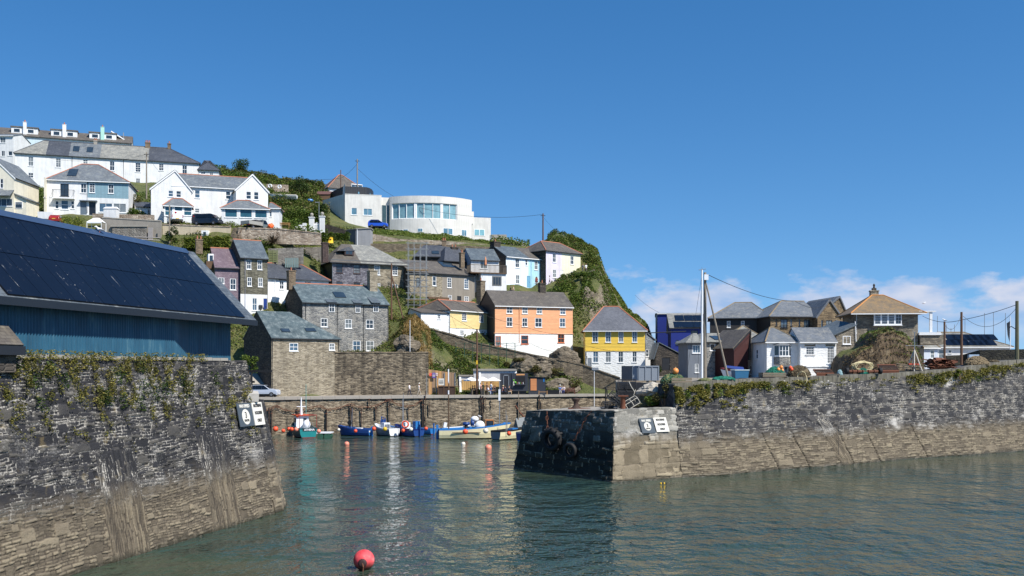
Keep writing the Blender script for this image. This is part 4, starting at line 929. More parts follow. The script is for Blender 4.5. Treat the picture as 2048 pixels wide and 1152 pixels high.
for i, f in enumerate((0,.115,.23,.355,.375,.49,.62,.745,.765,.88,1)):
    p_ = arc(g0+(g1-g0)*f, -.22); wd = .16 if i in (3,4,7,8,0,10) else .06; mb.box(p_[0]-wd,p_[0]+wd,p_[1]-.06,p_[1]+.06,zb0,zb1)
for z in (zb0+.05, zb1-.05):
    mb.tube([(*arc(g0+(g1-g0)*i/20,-.22),z) for i in range(21)], .08, 4)
mb.build('glazing_bar', TRIM, dm)
def drumwin(px0, py0, px1, py1):
    u0, z1 = h.fr(px0, py0, -2.6); u1, z0 = h.fr(px1, py1, -2.6); 
    fa, fb = (u0-cx0)/dr, (u1-cx0)/dr; p_, q_ = Vector((*arc(fa,.02),0)), Vector((*arc(fb,.02),0)); t = (q_-p_).normalized(); n = Vector((t.y,-t.x,0))
    mb = MB(); 
    def fb_(a, b, c, d, o0, o1, mi): 
        q = [p_.lerp(q_, a)+n*o0, p_.lerp(q_, b)+n*o0, p_.lerp(q_, b)+n*o1, p_.lerp(q_, a)+n*o1]
        mb.add([(v.x,v.y,c) for v in q]+[(v.x,v.y,d) for v in q], [(0,3,2,1),(4,5,6,7),(0,1,5,4),(1,2,6,5),(2,3,7,6),(3,0,4,7)], mi)
    fb_(0,1,z0,z1,-.3,.03,0); fb_(.08,.48,z0+.08,z1-.08,.03,.05,1); fb_(.53,.92,z0+.08,z1-.08,.03,.05,1); mb.build('low_window', [TRIM, WG], dm, fix=True)
for q in ((332,145,415,197),(487,150,537,203),(150,147,187,178),(0,150,38,172),(45,150,80,172)): drumwin(*c3(*q))
# end block
e0, z_t = h.fr(943, 434.5, 1.0); e1 = h.fr(981.5, 434.5, 1.0)[0]; mb = MB(); mb.box(e0-1,e1,1.0,11,-6,z_t); mb.box(e0-.3,e0+.6,1.4,9,z_t,h.fr(946,422.5,1)[1]); eb = mb.build('end_block', MW, h.root)
b = h.rect(c3(592,152,678,208), 1.0); mb = MB(); mb.box(b[0],b[1],.93,1.0,b[2],b[3]); 
for f in (.06,.53): mb.box(b[0]+(b[1]-b[0])*f,b[0]+(b[1]-b[0])*(f+.41),.91,.94,b[2]+.12,b[3]-.12,1)
mb.build('end_window', [TRIM, GLASSB], eb); mb = MB(); x = h.fr(943.5,450,1)[0]; mb.tube([(x,.85,-3),(x,.85,h.fr(943,449,1)[1])], .05, 5); mb.obox((x,.7,h.fr(943,449,1)[1]), (.3,.5,.2)); mb.build('outdoor_lamp', GREYM, eb)
h = House('hipped_house', 'small slate hipped house peeping over the black top storey', (657,374), (727,370), 232, 386, 8, dB=236)
h.setroof(h.ridge(697,353), 3.8, 3.8); h.win((*c2(1210,262,1300,280),3,1)); h.walls(WHITE); h.roof(SL_BRN, ridge_mat=TERRA)
# ---- middle cluster
BLUED = plain('blue_door', S(22,52,122), .4)
h = House('purple_slate_house', 'narrow house hung with purple slate, with a notch in its purple roof', (430,534), (481,536), 154, 615, 9)
h.setroof(h.ridge(420, 497.5)); h.win((*c2(240,1028,288,1120),2,2),(*c2(146,1020,195,1070),2,1)); h.walls(slate('purple_slate_hanging', S(104,88,98), S(122,106,114), S(140,126,130), .2, .34, .24), side=ST_BRN); h.roof(SL_PUR, ridge_mat=TERRA)
h.chimney(391, 405, 478, mat=BRICK, pots=2)
a = h.rect(c2(66,830,108,905), 1.6); mb = MB(); mb.box(a[0]-.35,a[1]+1.9,1.2,3.4,a[2]-.9,a[2]+.25); mb.box(a[0],a[1],1.5,3.2,a[2]-.2,a[3],1); mb.box(a[0]+.2,a[1]-.1,1.46,1.52,a[2],a[3]-.25,2); mb.build('roof_notch', [WOODB, TRIM, GLASS], h.ro)
h = House('tall_slate_house', 'tall narrow slate-hung house with white ground floor and blue door', (481,514), (535,517), 155, 622, 8)
SLTW = rubble('weathered_slate_hanging', S(82,80,68), S(104,101,86), S(126,122,106), S(98,94,80), 2.6, 7.5, .03, .5)
h.setroof(h.ridge(480, 481.5)); h.win((*c2(372,877,410,955),2,2),(*c2(460,880,497,958),2,2),(*c2(378,1017,413,1090),2,2),(*c2(465,1022,502,1095),2,2),(*c4(417,142,457,245),2,2))
h.door(c4(508,148,546,252), BLUED); h.walls(SLTW, [(*c4(300,110,560,300), WHITE)], side=ST_DARK); h.roof(SL_BLUE, ridge_mat=TERRA); h.pipe(490, plain('lilac_pipe', S(150,152,170), .5))
mb = MB(); q = h.rect(c4(470,200,498,228)); mb.box(q[0],q[1],-.2,-.01,q[2],q[3]); mb.build('letter_box', DARKP, h.root)
h = House('white_cottage', 'white cottage with dark slate roof and orange ridge beside the tall slate house', (536,555), (657,561), 158, 625, 8)
h.setroof(h.ridge(580, 530.5), 0, 3.0); h.win((*c2(635,1045,672,1115),2,2),(*c2(835,1046,890,1068),4,1)); h.walls(WHITE2); h.roof(SL_DARK, ridge_mat=TERRA); h.pipe(550, TRIM)
mb = MB(); a = h.rect(c2(630,1036,692,1046)); mb.box(a[0],a[1],-.12,.01,a[2],a[3]); a = h.rect(c2(830,1040,895,1047)); mb.box(a[0],a[1],-.12,.01,a[2],a[3]+.05); mb.build('lintel', DARKP, h.root)

h = House('dormer_slate_house', 'large hipped house, half purple slate and half stone, with a brown dormer', (664,522), (812,527), 168, 632, 10, dB=174)
PSL = rubble('purple_grey_slate_hanging', S(76,74,82), S(98,96,104), S(128,126,132), S(110,108,114), 2.6, 4.2, .05)
h.setroof(h.ridge(700, 491), 3.2, 4.6)
BRW_ = plain('brown_window_frame', S(62,44,38), .5)
h.win((*c2(1088,905,1140,985),4,3,BRW_),(*c2(1228,915,1282,990),4,3,BRW_),(*c2(1395,920,1440,1000),3,4),(*c2(1540,925,1582,1003),3,4),(*c2(1090,1050,1140,1090),4,2,BRW_),(*c2(1228,1055,1282,1100),4,2,BRW_),(*c2(1418,1065,1442,1135),2,4),(*c2(1540,1075,1582,1150),3,4))
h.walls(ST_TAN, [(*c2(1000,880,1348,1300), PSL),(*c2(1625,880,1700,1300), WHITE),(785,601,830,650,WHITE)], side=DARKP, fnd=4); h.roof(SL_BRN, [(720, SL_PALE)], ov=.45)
h.box('band', *c2(1045,888,1655,902), -.1, -.005, plain('grey_eaves_band', S(88,88,88), .7))
a = h.rect(c2(1112,770,1232,845), 1.3); mb = MB(); u0,u1,z0,z1 = a; zm = z0+(z1-z0)*.62; um = (u0+u1)/2+.3
mb.box(u0+1.0,u1,1.3,3.4,z0,zm); mb.add([(u0-.2,1.15,zm-.25),(um,1.15,z1),(u1+.2,1.15,zm-.1),(u0-.2,4,zm-.25),(um,4.4,z1),(u1+.2,4,zm-.1)], [(0,2,1),(3,4,5),(0,1,4,3),(1,2,5,4),(0,3,5,2)], 1)
b = h.rect(c2(1162,788,1222,840), 1.3); mb.box(b[0],b[1],1.24,1.3,b[2],b[3],0); mb.box(b[0]+.1,(b[0]+b[1])/2-.05,1.22,1.25,b[2]+.1,b[3]-.1,2); mb.box((b[0]+b[1])/2+.05,b[1]-.1,1.22,1.25,b[2]+.1,b[3]-.1,2)
mb.build('dormer', [BRW_, SL_DARK, GLASS], h.ro)
h.chimney(644, 655.5, 485, y=1.2, mat=rubble('dark_brick', S(60,48,46), S(78,62,58), S(96,80,74), S(90,84,80), 4, 11), pots=0, ybase=525)
h.pipe(661.5, GREYM)

h = House('grey_stone_house', 'grey rubble house of three storeys with small slate dormers and black downpipes', (605,604), (777,607), 151, 707, 11, dB=157.5)
h.setroof(h.ridge(640, 570.5))
dq = ((1030,180,1076,257),(1243,186,1281,262),(1385,184,1426,257))
for q in dq: pass
h.win(*[(*c4(*q),2,2) for q in ((967,306,1020,375),(1160,313,1215,388),(1328,317,1388,390),(1222,485,1285,565),(1330,487,1392,567))])
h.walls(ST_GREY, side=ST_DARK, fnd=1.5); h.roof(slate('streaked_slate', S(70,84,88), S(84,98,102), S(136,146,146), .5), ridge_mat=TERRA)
for q in dq:
    u0,u1,z0,z1 = h.rect(c4(*q)); mb = MB(); mb.box(u0-.08,u1+.08,-.06,1.5,z0-.1,z1+.05,0)
    mb.slab([(u0-.4,-.5,z1+.05),(u1+.3,-.5,z1+.05),(u1+.3,1.9,z1+1.05),(u0-.4,1.9,z1+1.05)], .1, 1); mb.box(u0,u1,-.1,-.06,z0,z1,2)
    um = (u0+u1)/2; zm = (z0+z1)/2
    for x0_, x1_ in ((u0+.09,um-.03),(um+.03,u1-.09)):
        for za_, zb_ in ((z0+.09,zm-.03),(zm+.03,z1-.09)): mb.box(x0_,x1_,-.115,-.1,za_,zb_,3)
    mb.build('dormer', [ST_GREY, SL_BLUE, TRIM, GLASS], h.ro)
h.skylight(*c4(1085,100,1145,140))
for px in (611, 674.5, 727, 776): h.pipe(px)
h.chimney(575.5, 589, 541, y=None, pots=1, dep=1.4); h.chimney(737, 752, 541, y=4.5, pots=0, dep=1.4, mat=ST_TAN)
h = House('quay_building', 'tan rubble building on the quay with a dark slate roof and two small windows', (543,675.5), (679,677), 138, 791, 10, dB=144.2)
h.setroof(h.ridge(530, 624.5), 0, 5.4); h.win((*c4(715,503,785,568),2,2),(*c4(1033,507,1078,562),2,2)); h.walls(ST_TAN, side=ST_DARK, fnd=.3); h.roof(slate('streaked_dark_slate', S(64,78,82), S(78,92,94), S(140,148,146), .5), ov=.2)
for q in ((655,392,710,416),(850,388,915,412)): h.skylight(*c4(*q))
h.pipe(544.5); h.pipe(677)

# scaffolded house
h = House('scaffolded_house', 'grey stone house wrapped in scaffolding at one end, with a brown slate roof', (818,543), (950,551), 172, 625, 9)
h.setroof(h.ridge(860, 524.3)); DK_ = plain('black_window_frame', S(30,30,34), .5)
h.win((*c3(260,530,290,607),1,2),(*c3(378,540,412,622),2,4),(*c3(513,550,548,632),2,4),(*c3(385,680,415,732),2,4),(*c3(515,690,550,732),2,4),(*c3(130,540,160,610),1,2,DK_))
h.door(c3(457,688,490,770), DARKP); h.walls(ST_TAN, [(*c3(338,440,640,900), paint('grey_cement_render', S(140,132,120)))], side=ST_DARK); h.roof(SL_BRN); h.skylight(*c3(345,422,400,455)); h.chimney(920, 927.5, 505, y=1.2, pots=1, ybase=535)
h.pipe(949, plain('pale_pipe', S(190,190,186), .5)); h.box('shopfront', *c3(215,695,380,720), -.6, -.01, WOODB)
sc = empty('scaffolding', (xx(832,168), 168, zz(622,168)), 0, 'tube scaffolding with a boarded lift against the grey stone house', 'scaffolding')
X0, X1 = xx(816,168)-xx(832,168), xx(852,168)-xx(832,168); HS = zz(482,168)-zz(622,168)
mb = MB()
for x in np.linspace(X0, X1, 4):
    for y in (0, 1.4): mb.tube([(x,y,-.5),(x,y,HS*rng.uniform(.9,1.0))], .05, 5)
for z in np.arange(1.0, HS, 1.05):
    for y in (0, 1.4): mb.tube([(X0-.4,y,z),(X1+.4,y,z)], .04, 4)
for z in np.arange(2.0, HS, 2.1):
    for x in np.linspace(X0, X1, 4): mb.tube([(x,-.3,z),(x,1.7,z)], .04, 4)
mb.build('tube_frame', plain('galvanised_tube', S(134,138,140), .5, .2), sc)
mb = MB(); mb.tube([(X0,-.05,2),(X1,-.05,6)], .045, 5); mb.build('brace', GREYM, sc)
for z in (zz(540,168)-zz(622,168), zz(600,168)-zz(622,168)):
    mb = MB()
    for y in np.linspace(0.05, 1.2, 5): mb.box(X0-.3, X1+.3, y, y+.22, z, z+.05)
    mb.build('board', plain('scaffold_board', S(176,146,96), .8, .2), sc)
# dark roof and gable behind
h = House('dark_roofed_house', 'low house behind the scaffolding with a long dark slate roof', (830,512), (905,519), 183, 560, 7, dB=184)
h.setroof(h.ridge(840, 492), 1.8, 1.0); h.walls(ST_DARK); h.roof(SL_DARK); h.skylight(*c3(255,330,310,352)); h.chimney(884, 892, 481, mat=BRICK)
h = House('dark_gabled_house', 'dark stone gable standing between the scaffolding and the balcony house', (890,520), (931,505), 181, 560, 6, dB=183)
h.setroof(h.ridge(912, 497), 1.5, 0); h.walls(ST_DARK); h.roof(SL_DARK); h.chimney(901, 914, 494, mat=ST_DARK)
# balcony house
h = House('balcony_house', 'white house with slate roof and a timber balcony over its flat front', (942,519), (998,521), 180.5, 585, 7)
h.setroof(h.ridge(930, 498)); h.win((*c3(640,405,700,470),2,1)); h.walls(WHITE, side=paint('blue_grey_render', S(150,164,176))); h.roof(SL_BLUE)
f0 = h.fr(962, 545, -2.2); f1 = h.fr(1013, 545, -2.2); mb = MB(); zb_ = f0[1]
wl_ = h.rect(c3(742,533,808,602), -2.2)
mb.box(f0[0],f1[0],-2.2,-.05,-3,zb_-.15); fb = mb.build('front_block', WHITE, h.root)
mb = MB(); mb.box(wl_[0]-.1,wl_[1]+.1,-2.26,-2.19,wl_[2]-.1,wl_[3]+.1); n_ = 3
for i in range(n_):
    a = wl_[0]+.08+(wl_[1]-wl_[0]-.08)*i/n_; mb.box(a,a+(wl_[1]-wl_[0])/n_-.12,-2.28,-2.25,wl_[2]+.08,wl_[3]-.08,1)
mb.build('front_window', [plain('grey_window_frame', S(104,104,100), .5), GLASS], fb)
b0 = h.fr(941, 545, -2.5)[0]; b1 = h.fr(1014, 545, -2.5)[0]; zt_ = h.fr(960, 529.5, -2.5)[1]
mb = MB(); mb.box(b0,b1,-2.5,-.03,zb_-.15,zb_+.02); bal = mb.build('balcony', WOODB, h.root)
mb = MB()
for x in np.linspace(b0+.05, b1-.05, 30): mb.box(x-.04,x+.04,-2.5,-2.44,zb_,zt_-.05)
for y in np.linspace(-2.4,-.2,9): mb.box(b0,b0+.06,y-.04,y+.04,zb_,zt_-.05); mb.box(b1-.06,b1,y-.04,y+.04,zb_,zt_-.05)
for a_, b_ in (((b0,-2.47),(b1,-2.47)),((b0,-2.47),(b0,-.1)),((b1,-2.47),(b1,-.1))): mb.tube([(*a_,zt_),(*b_,zt_)], .06, 4)
mb.build('railing', plain('brown_railing', S(84,76,66), .8, .25), bal)
# white and blue pair
h = House('white_and_blue_cottages', 'pair of small cottages, one white and one pale blue, sharing a slate roof', (1012,512.5), (1090,519.5), 183, 588, 8)
LBL = paint('pale_blue_painted_render', S(170,212,226)); h.setroof(h.ridge(1015, 495))
h.win((*c3(922,388,955,462),2,2),(*c3(1002,393,1020,443),1,2),(*c3(925,518,957,592),2,2),(*c3(1075,405,1103,480),2,2),(*c3(1080,535,1105,585),2,2)); h.door(c3(1015,527,1042,622), plain('pale_blue_door', S(110,160,186), .4))
h.walls(paint('blue_white_render', S(222,232,238)), [(*c3(1028,300,1200,800), LBL)], side=ST_DARK); h.roof(SL_BLUE, [(1057, SL_BRN)], gutm=TRIM); h.chimney(984, 997, 483, mat=ST_DARK, pots=1); h.pipe(1062, LBL)
h = House('lilac_and_cream_cottages', 'pair of cottages, one lilac and one cream, under a brown orange-hipped roof', (1092,500.5), (1161,508), 187, 575, 8)
h.setroof(h.ridge(1100, 486), 2.5, 1.6); h.win((*c3(1220,348,1248,420),2,2),(*c3(1222,475,1250,542),2,2),(*c3(1362,367,1390,437),2,2),(*c3(1363,490,1390,550),2,2)); h.door(c3(1284,480,1308,568), TRIM)
h.walls(paint('lilac_render', S(216,208,224)), [(1123.5,400,1170,700, paint('pale_cream_render', S(230,224,196)))], side=ST_DARK); h.roof(SL_BRN, ridge_mat=TERRA); h.chimney(1104.5, 1107, 481, y=5, pots=0) if False else None

# pale yellow house on the lane
YB = boards('pale_yellow_boarding', S(236,212,150), .2)
h = House('pale_yellow_house', 'house with pale yellow boarding over a white ground floor, on the lane', (900,620), (985,626), 162, 700, 8)
h.setroof(h.ridge(905, 603.5), 1.6, 0); h.win((*c5(495,260,533,328),3,4),(*c5(633,270,668,338),3,4),(*c5(480,400,512,445),4,3),(*c5(647,420,680,480),3,4)); h.door(c5(592,420,614,505), plain('ochre_door', S(168,124,62), .5))
h.walls(WHITE2, [(*c5(398,200,742,398), YB)]); h.roof(SL_BRN, ridge_mat=TERRA, gutm=TRIM); h.box('band', *c5(398,382,742,398), -.07, -.004, YB); h.pipe(975, TRIM)
h.chimney(957, 966, 561, y=4, pots=1, mat=ST_BRN)
q = House('white_extension', None, (842,626), (898,620.5), 160, 668, 6, dB=162.2, cat=None); q.setroof(.9, 0, 0, 5.0); q.win((*c5(298,278,325,312),2,2)); q.walls(WHITE2); q.roof(SL_BRN, ov=.1); merge_part(q, h, None)
# orange house
OB = boards('orange_boarding', S(238,172,124), .22); OJ = plain('orange_joinery', S(206,118,76), .5)
h = House('orange_house', 'tall house with orange boarding above a white stone ground floor', (990,611), (1145.5,613), 166, 745, 8.5, dB=171)
h.setroof(h.ridge(1000, 583)); h.win(*[(*c5(*q),2,2) for q in ((852,213,900,268),(977,215,1022,270),(1093,218,1138,272),(1280,222,1325,277),(852,297,900,373),(977,303,1020,373),(1080,303,1136,378),(1277,305,1323,377))], (*c5(968,443,1027,513),1,2,OJ),(*c5(1262,435,1315,502),2,2,OJ))
h.win((*c5(752,448,808,530),2,2,OJ)); h.walls(WHITE2, [(980,600,1160,667.5, OB)], side=DARKP, gr=OB, fnd=2); h.roof(SL_BRN, ov=.25, gutm=TRIM)  # left gable coloured near black, its shade painted in
h.box('band', 987.5, 665.5, 1146.5, 668.5, -.09, -.004, OB); h.pipe(1038.5, OB, z0=5); h.chimney(1078, 1090, 566, pots=1, mat=ST_DARK)
# yellow house
YL = boards('yellow_boarding', S(240,200,76), .24)
h = House('yellow_house', 'square house with bright yellow boarding over white walls and a hipped roof', (1170.5,659), (1290,659), 163, 749, 9, dB=162.6)
h.setroof(h.ridge(1180, 615.3), 3.2, 4.0); 
h.win(*[(*c5(*q),2,2) for q in ((1538,400,1585,498),(1643,400,1688,498),(1747,400,1788,498),(1857,402,1898,498),(1543,570,1587,660),(1643,570,1688,660),(1745,570,1787,660),(1858,570,1895,658))]); h.door(c5(1500,625,1532,705), GREYM)
h.walls(WHITE2, [(1100,640,1295,701.5, YL)], side=YL, fnd=2); h.roof(slate('plain_grey_slate', S(86,88,94), S(100,102,108), S(120,122,124), .15), ridge_mat=TERRA, ov=.4, gutm=TRIM)
h.box('band', 1170.5, 700, 1290, 702.5, -.07, -.004, YL)
mb = MB(); 
for i in range(7): mb.box(-.03,.22 + .1*(i%2),-.05,-.004,-.6+i*.62,-.06+i*.62)
mb.build('quoin', ST_GREY, h.root)
h = House('slate_gabled_house', 'narrow grey slate-hung gable beside the yellow house', (1291,681), (1309,690), 168, 752, 7, dB=168.2)
ua, za = h.fr(1293, 668); h.win((1291.5,699,1297,713,1,2)); h.walls(rubble('grey_slate_hanging', S(110,114,118), S(126,130,132), S(144,146,146), S(118,120,122), 2.6, 5, .03), [(1280,712,1320,760,WHITE)], gable=(ua,za)); gable_roof_front(h, SL_GREY, ua, za)

# ---- cluster on the jetty
NAVY = plain('bright_blue_render', S(22,40,120), .55, .1)
h = House('blue_house', 'bright blue modern house with solar panels on a sloping grey roof', (1315,628), (1412,626), 192, 757, 12, dB=191)
h.setroof(.5, 0, 0, 11); h.walls(NAVY); h.roof(SL_PALE, ov=.2, gutm=TRIM)
q = House('blue_front', None, (1342,656), (1408,656), 180, 757, 8, dB=179.5, cat=None); q.setroof(q.ridge(1350, 629, 7), 0, 0, 7); q.win((1382,661,1396,677,2,1,DARKP),(1352,680,1357,690,1,1,DARKP)); q.walls(NAVY); q.roof(SL_PALE, ov=.3, og=.3)
for c in range(3):
    for r in range(2):
        q.skylight(1349+c*19-r*-2, 644-r*13, 1366+c*19, 655-r*13)
q.ro.name = 'panelled_roof'
for o in list(q.ro.children):
    if o.name.startswith('skylight'): o.name = 'solar_panel'; o.data.materials[1] = PANEL
merge_part(q, h, None)
TIM = boards('black_timber', S(34,31,30), .18); ST_WARM = rubble('warm_rubble', S(92,78,60), S(124,106,80), S(148,128,98), S(104,92,74), 2, 7, .05)
h = House('apartment_block', 'stone and black timber apartment block with big hipped slate roofs', (1541,632.5), (1640,634), 170, 757, 14, dB=171)
SL_A = slate('weathered_slate', S(92,98,104), S(112,116,120), S(146,142,130), .45); RID = plain('mossy_ridge', S(126,110,84), .85, .3)
h.setroof(h.ridge(1560, 604), 4.6, 0); 
h.win(*[(*r1(*q),a,b,DARKP) for q,a,b in (((1085,472,1098,525),1,1),((1125,475,1180,545),2,1),((1203,475,1217,528),1,1),((1270,476,1283,530),1,1),((1310,480,1360,545),2,1))])
h.walls(ST_WARM, side=TIM); h.roof(SL_A, ridge_mat=RID, ov=.4)
for r_ in ((1118,520,1184,546),(1302,524,1368,546)):
    a = h.rect(r1(*r_)); mb = MB()
    for x in np.linspace(a[0],a[1],9): mb.tube([(x,-.15,a[2]),(x,-.15,a[3])], .02, 4)
    mb.tube([(a[0],-.15,a[3]),(a[1],-.15,a[3])], .03, 4); mb.tube([(a[0],-.15,a[2]),(a[1],-.15,a[2])], .03, 4); mb.build('balcony_rail', DARKP, h.root)
blk = h
q = House('wing', None, (1420,636), (1541,634), 178, 757, 12, dB=176, cat=None); q.setroof(q.ridge(1475, 607), 4.4, 3); q.win((1454,642,1461,655,1,2),(1482,642,1489,653,1,2)); q.walls(TIM); q.roof(SL_A, ridge_mat=RID, ov=.4); merge_part(q, blk, None)
q = House('wing', None, (1635,634), (1682,637), 169, 757, 14, dB=169.4, cat=None); ua, za = q.fr(1659, 601.5)
q.win((*r1(1450,482,1463,540),1,1,DARKP),(*r1(1487,482,1538,520),2,1,DARKP),(*r1(1562,482,1575,520),1,1,DARKP)); q.walls(ST_WARM, gable=(ua,za)); gable_roof_front(q, SL_A, ua, za, barge=plain('grey_barge', S(96,98,102), .5), ridge_mat=RID); merge_part(q, blk, None)
q = House('wing', None, (1650,620), (1690,632), 184, 757, 14, dB=184.4, cat=None); ua, za = q.fr(1679, 595); q.walls(ST_WARM, gable=(ua,za)); gable_roof_front(q, SL_A, ua, za, barge=plain('grey_barge', S(96,98,102), .5), ridge_mat=RID); merge_part(q, blk, None)
# brown house with red shed and grey hip
h = House('grey_hipped_house', 'grey slate hipped roof between the apartment block and the white cottage', (1450,679), (1528,679), 152, 757, 8, dB=152)
h.setroof(h.ridge(1490, 654), 3.6, 2.2); h.walls(TIM); h.roof(SL_PALE, ridge_mat=RID)
h = House('brown_boarded_house', 'small harbour house, grey-fronted with a brown boarded side', (1402,683), (1470,686), 139, 756, 6, dB=141)
h.setroof(h.ridge(1410, 668.5), 2.0, 0); h.win((*r1(560,670,602,725),1,1),(*r1(650,680,665,735),1,2),(*r1(705,695,722,740),1,1)); h.walls(boards('brown_boarding', S(76,54,46), .16), [(1395,670,1437,770,ST_GREY),(1430,722,1480,770,ST_BRN)], side=paint('blue_grey_wall', S(112,118,126)))
h.door(r1(556,728,600,782), TRIM) if False else None
h.roof(SL_PALE, ov=.4)
for q in ((600,610,640,640),(655,614,695,640)): h.skylight(*r1(*q))
q = House('grey_front', None, (1376,685), (1402,683.5), 138, 756, 6, dB=138.1, cat=None); q.setroof(q.ridge(1390, 669), 1.4, 0); q.win((*r1(420,680,496,745),3,1),(*r1(440,830,470,900),2,2)); q.walls(paint('blue_grey_wall', S(112,118,126))); q.roof(SL_PALE, ov=.4); merge_part(q, h, None)
h = House('dark_red_shed', 'dark red timber shed with a steep gable next to the white cottage', (1468,697), (1496,690), 136, 757, 6, dB=137)
ua, za = h.fr(1512, 662); h.walls(boards('dark_red_boarding', S(66,26,24), .16), gable=(h.w*1.15, za)); gable_roof_front(h, SL_BRN, h.w*1.15, za, barge=DARKP)
h = House('small_stone_shed', 'small dark stone shed with a mono-pitch roof and black opening', (1311,711), (1362,711), 160, 757, 6, dB=160)
ua, za = h.fr(1318, 688); h.door(r1(175,780,240,880), DARKP); h.walls(ST_DARK, [(1360,700,1372,770,plain('tan_post', S(150,120,84), .8))], gable=(ua,za)); gable_roof_front(h, SL_BLUE, ua, za)

# white cottage on the jetty
h = House('white_jetty_cottage', 'white cottage on the jetty with an oriel bay and grey slate roofs', (1533.5,684), (1600,684), 131, 758, 9.5, dB=131.2)
h.setroof(h.ridge(1552, 657.5), h.w*.42, h.w*.45); h.swin((*r1(873,720,888,790),1,2),(*r1(925,715,944,790),1,2),(*r1(875,845,890,915),1,2)); h.win((1568,733,1584,748,2,1,GREYM)); h.walls(WHITE2, side=paint('white_side_render', S(226,226,224)), fnd=1); h.roof(SL_A, ridge_mat=RID, ov=.3, gutm=TRIM)
h.door(r1(0,0,1,1), DARKP) if False else None
u0,u1,z0,z1 = h.rect(r1(1083,680,1222,770), -.7); mb = MB(); cc = .55
def bay(a, b, za, zb, mi, o=0):
    p_ = [(a-o,-.01),(a+cc-o*.4,-.72-o),(b-cc+o*.4,-.72-o),(b+o,-.01)]
    mb.add([(x,y,za) for x,y in p_]+[(x,y,zb) for x,y in p_], [(0,1,5,4),(1,2,6,5),(2,3,7,6),(4,5,6,7),(3,2,1,0)], mi)
sill_z = h.fr(1570, 713.5, -.7)[1]; bot = h.fr(1570, 729, -.7)[1]
bay(u0,u1,bot,sill_z,0); bay(u0-.05,u1+.05,sill_z,sill_z+.1,1); bay(u0,u1,sill_z+.1,z1,1)
a_, b_ = u0+cc, u1-cc; n_ = 3
for i in range(n_):
    x0_ = a_+(b_-a_)*i/n_+.06; x1_ = a_+(b_-a_)*(i+1)/n_-.06
    for j in range(2):
        zz0 = sill_z+.2+(z1-sill_z-.25)*j/2; mb.box(x0_,x1_,-.745,-.715,zz0,zz0+(z1-sill_z-.25)/2-.08,2)
for sg, (xa, xb) in ((0,(u0,u0+cc)),(1,(u1-cc,u1))):
    pa, pb_ = (Vector((xa,-.01,0)), Vector((xb,-.72,0))) if sg == 0 else (Vector((xa,-.72,0)), Vector((xb,-.01,0)))
    t = (pb_-pa).normalized(); n = Vector((t.y,-t.x,0)); q = [pa.lerp(pb_,.15)+n*.02, pa.lerp(pb_,.85)+n*.02]
    mb.add([(q[0].x,q[0].y,sill_z+.2),(q[1].x,q[1].y,sill_z+.2),(q[1].x,q[1].y,z1-.1),(q[0].x,q[0].y,z1-.1)], [(0,1,2,3)], 2)
um = (u0+u1)/2; zt_ = h.fr(1570, 689, -.3)[1]
mb.add([(u0-.2,.0,z1),(u0+cc-.1,-.9,z1),(u1-cc+.1,-.9,z1),(u1+.2,.0,z1),(um-.3,-.02,zt_+.3),(um+.3,-.02,zt_+.3)], [(0,1,4),(1,2,5,4),(2,3,5),(3,2,1,0)], 3)
mb.build('oriel_bay', [ST_GREY, TRIM, GLASS, SL_A], h.root, fix=False)
q = House('cottage_wing', None, (1599.5,683.5), (1672.5,683.5), 130.2, 758, 7, dB=130.2, cat=None); q.setroof(q.ridge(1620, 657.5), 0, 0, 3.6); q.win((*r1(1327,692,1395,758),4,3),(*r1(1497,692,1555,828),4,6)); q.walls(WHITE2, fnd=1); q.roof(SL_A, gutm=TRIM)
mb = MB()
for r_ in ((1318,676,1402,690),(1485,674,1562,690),(1322,757,1400,766)):
    a = q.rect(r1(*r_)); mb.box(a[0],a[1],-.05,.02,a[2],a[3])
mb.build('stone_lintel', ST_TAN, q.root); q.pipe(1601, TRIM)
merge_part(q, h, None)
mb = MB(); a = h.rect((1608,731,1668,757), -1.2); mb.box(a[0],a[1],-2.2,-.02,-.5,a[3]-.2); mb.box(a[0]-.1,a[1]+.1,-2.3,-.02,a[3]-.2,a[3]-.05); mb.build('low_outhouse', WHITE2, h.root)

# stone house with the orange lichened roof
h = House('orange_roofed_house', 'slate stone house with a broad orange-lichened hipped roof and white bay', (1712,622.5), (1836,620.5), 142, 668, 9, dB=141)
h.setroof(h.ridge(1740, 593), 3.2, 3.6); h.walls(ST_SLT, side=ST_SLT, fnd=4); 
h.roof(SL_ORA, ridge_mat=plain('orange_ridge', S(178,122,66), .85, .25), ov=.9, gutm=TRIM)
a = h.rect((1836,620,1868,622)); mb = MB(); e = h.w; zt_ = h.h
mb.box(e,e+2.3,-.5,6,zt_-.15,zt_-.02); mb.box(e+1.5,e+1.85,-.35,-.05,0.1,zt_-.15); mb.box(e,e+2.9,-.6,-.4,.1,.2,0); mb.box(e+.0,e+3,-.6,6,-.2,.08); mb.build('porch', TRIM, h.root)
mb = MB(); mb.box(e+.2,e+3.6,-.4,5.5,-1.5,-.2); mb.build('terrace_wall', ST_SLT, h.root)
u0,u1,z0,z1 = h.rect((1748.5,626,1803.5,649.5), -.55); mb = MB(); mb.box(u0,u1,-.55,-.01,z0,z1)
xs_ = np.linspace(u0,u1,5)
for i in range(4):
    nx_, ny_ = (5,4) if i < 3 else (2,3)
    for a_ in range(nx_):
        for b_ in range(ny_):
            gx, gz = (xs_[i+1]-xs_[i]-.22)/nx_, (z1-z0-.3)/ny_; mb.box(xs_[i]+.13+gx*a_+.02, xs_[i]+.13+gx*(a_+1)-.02, -.57,-.55, z0+.15+gz*b_+.02, z0+.15+gz*(b_+1)-.02, 1)
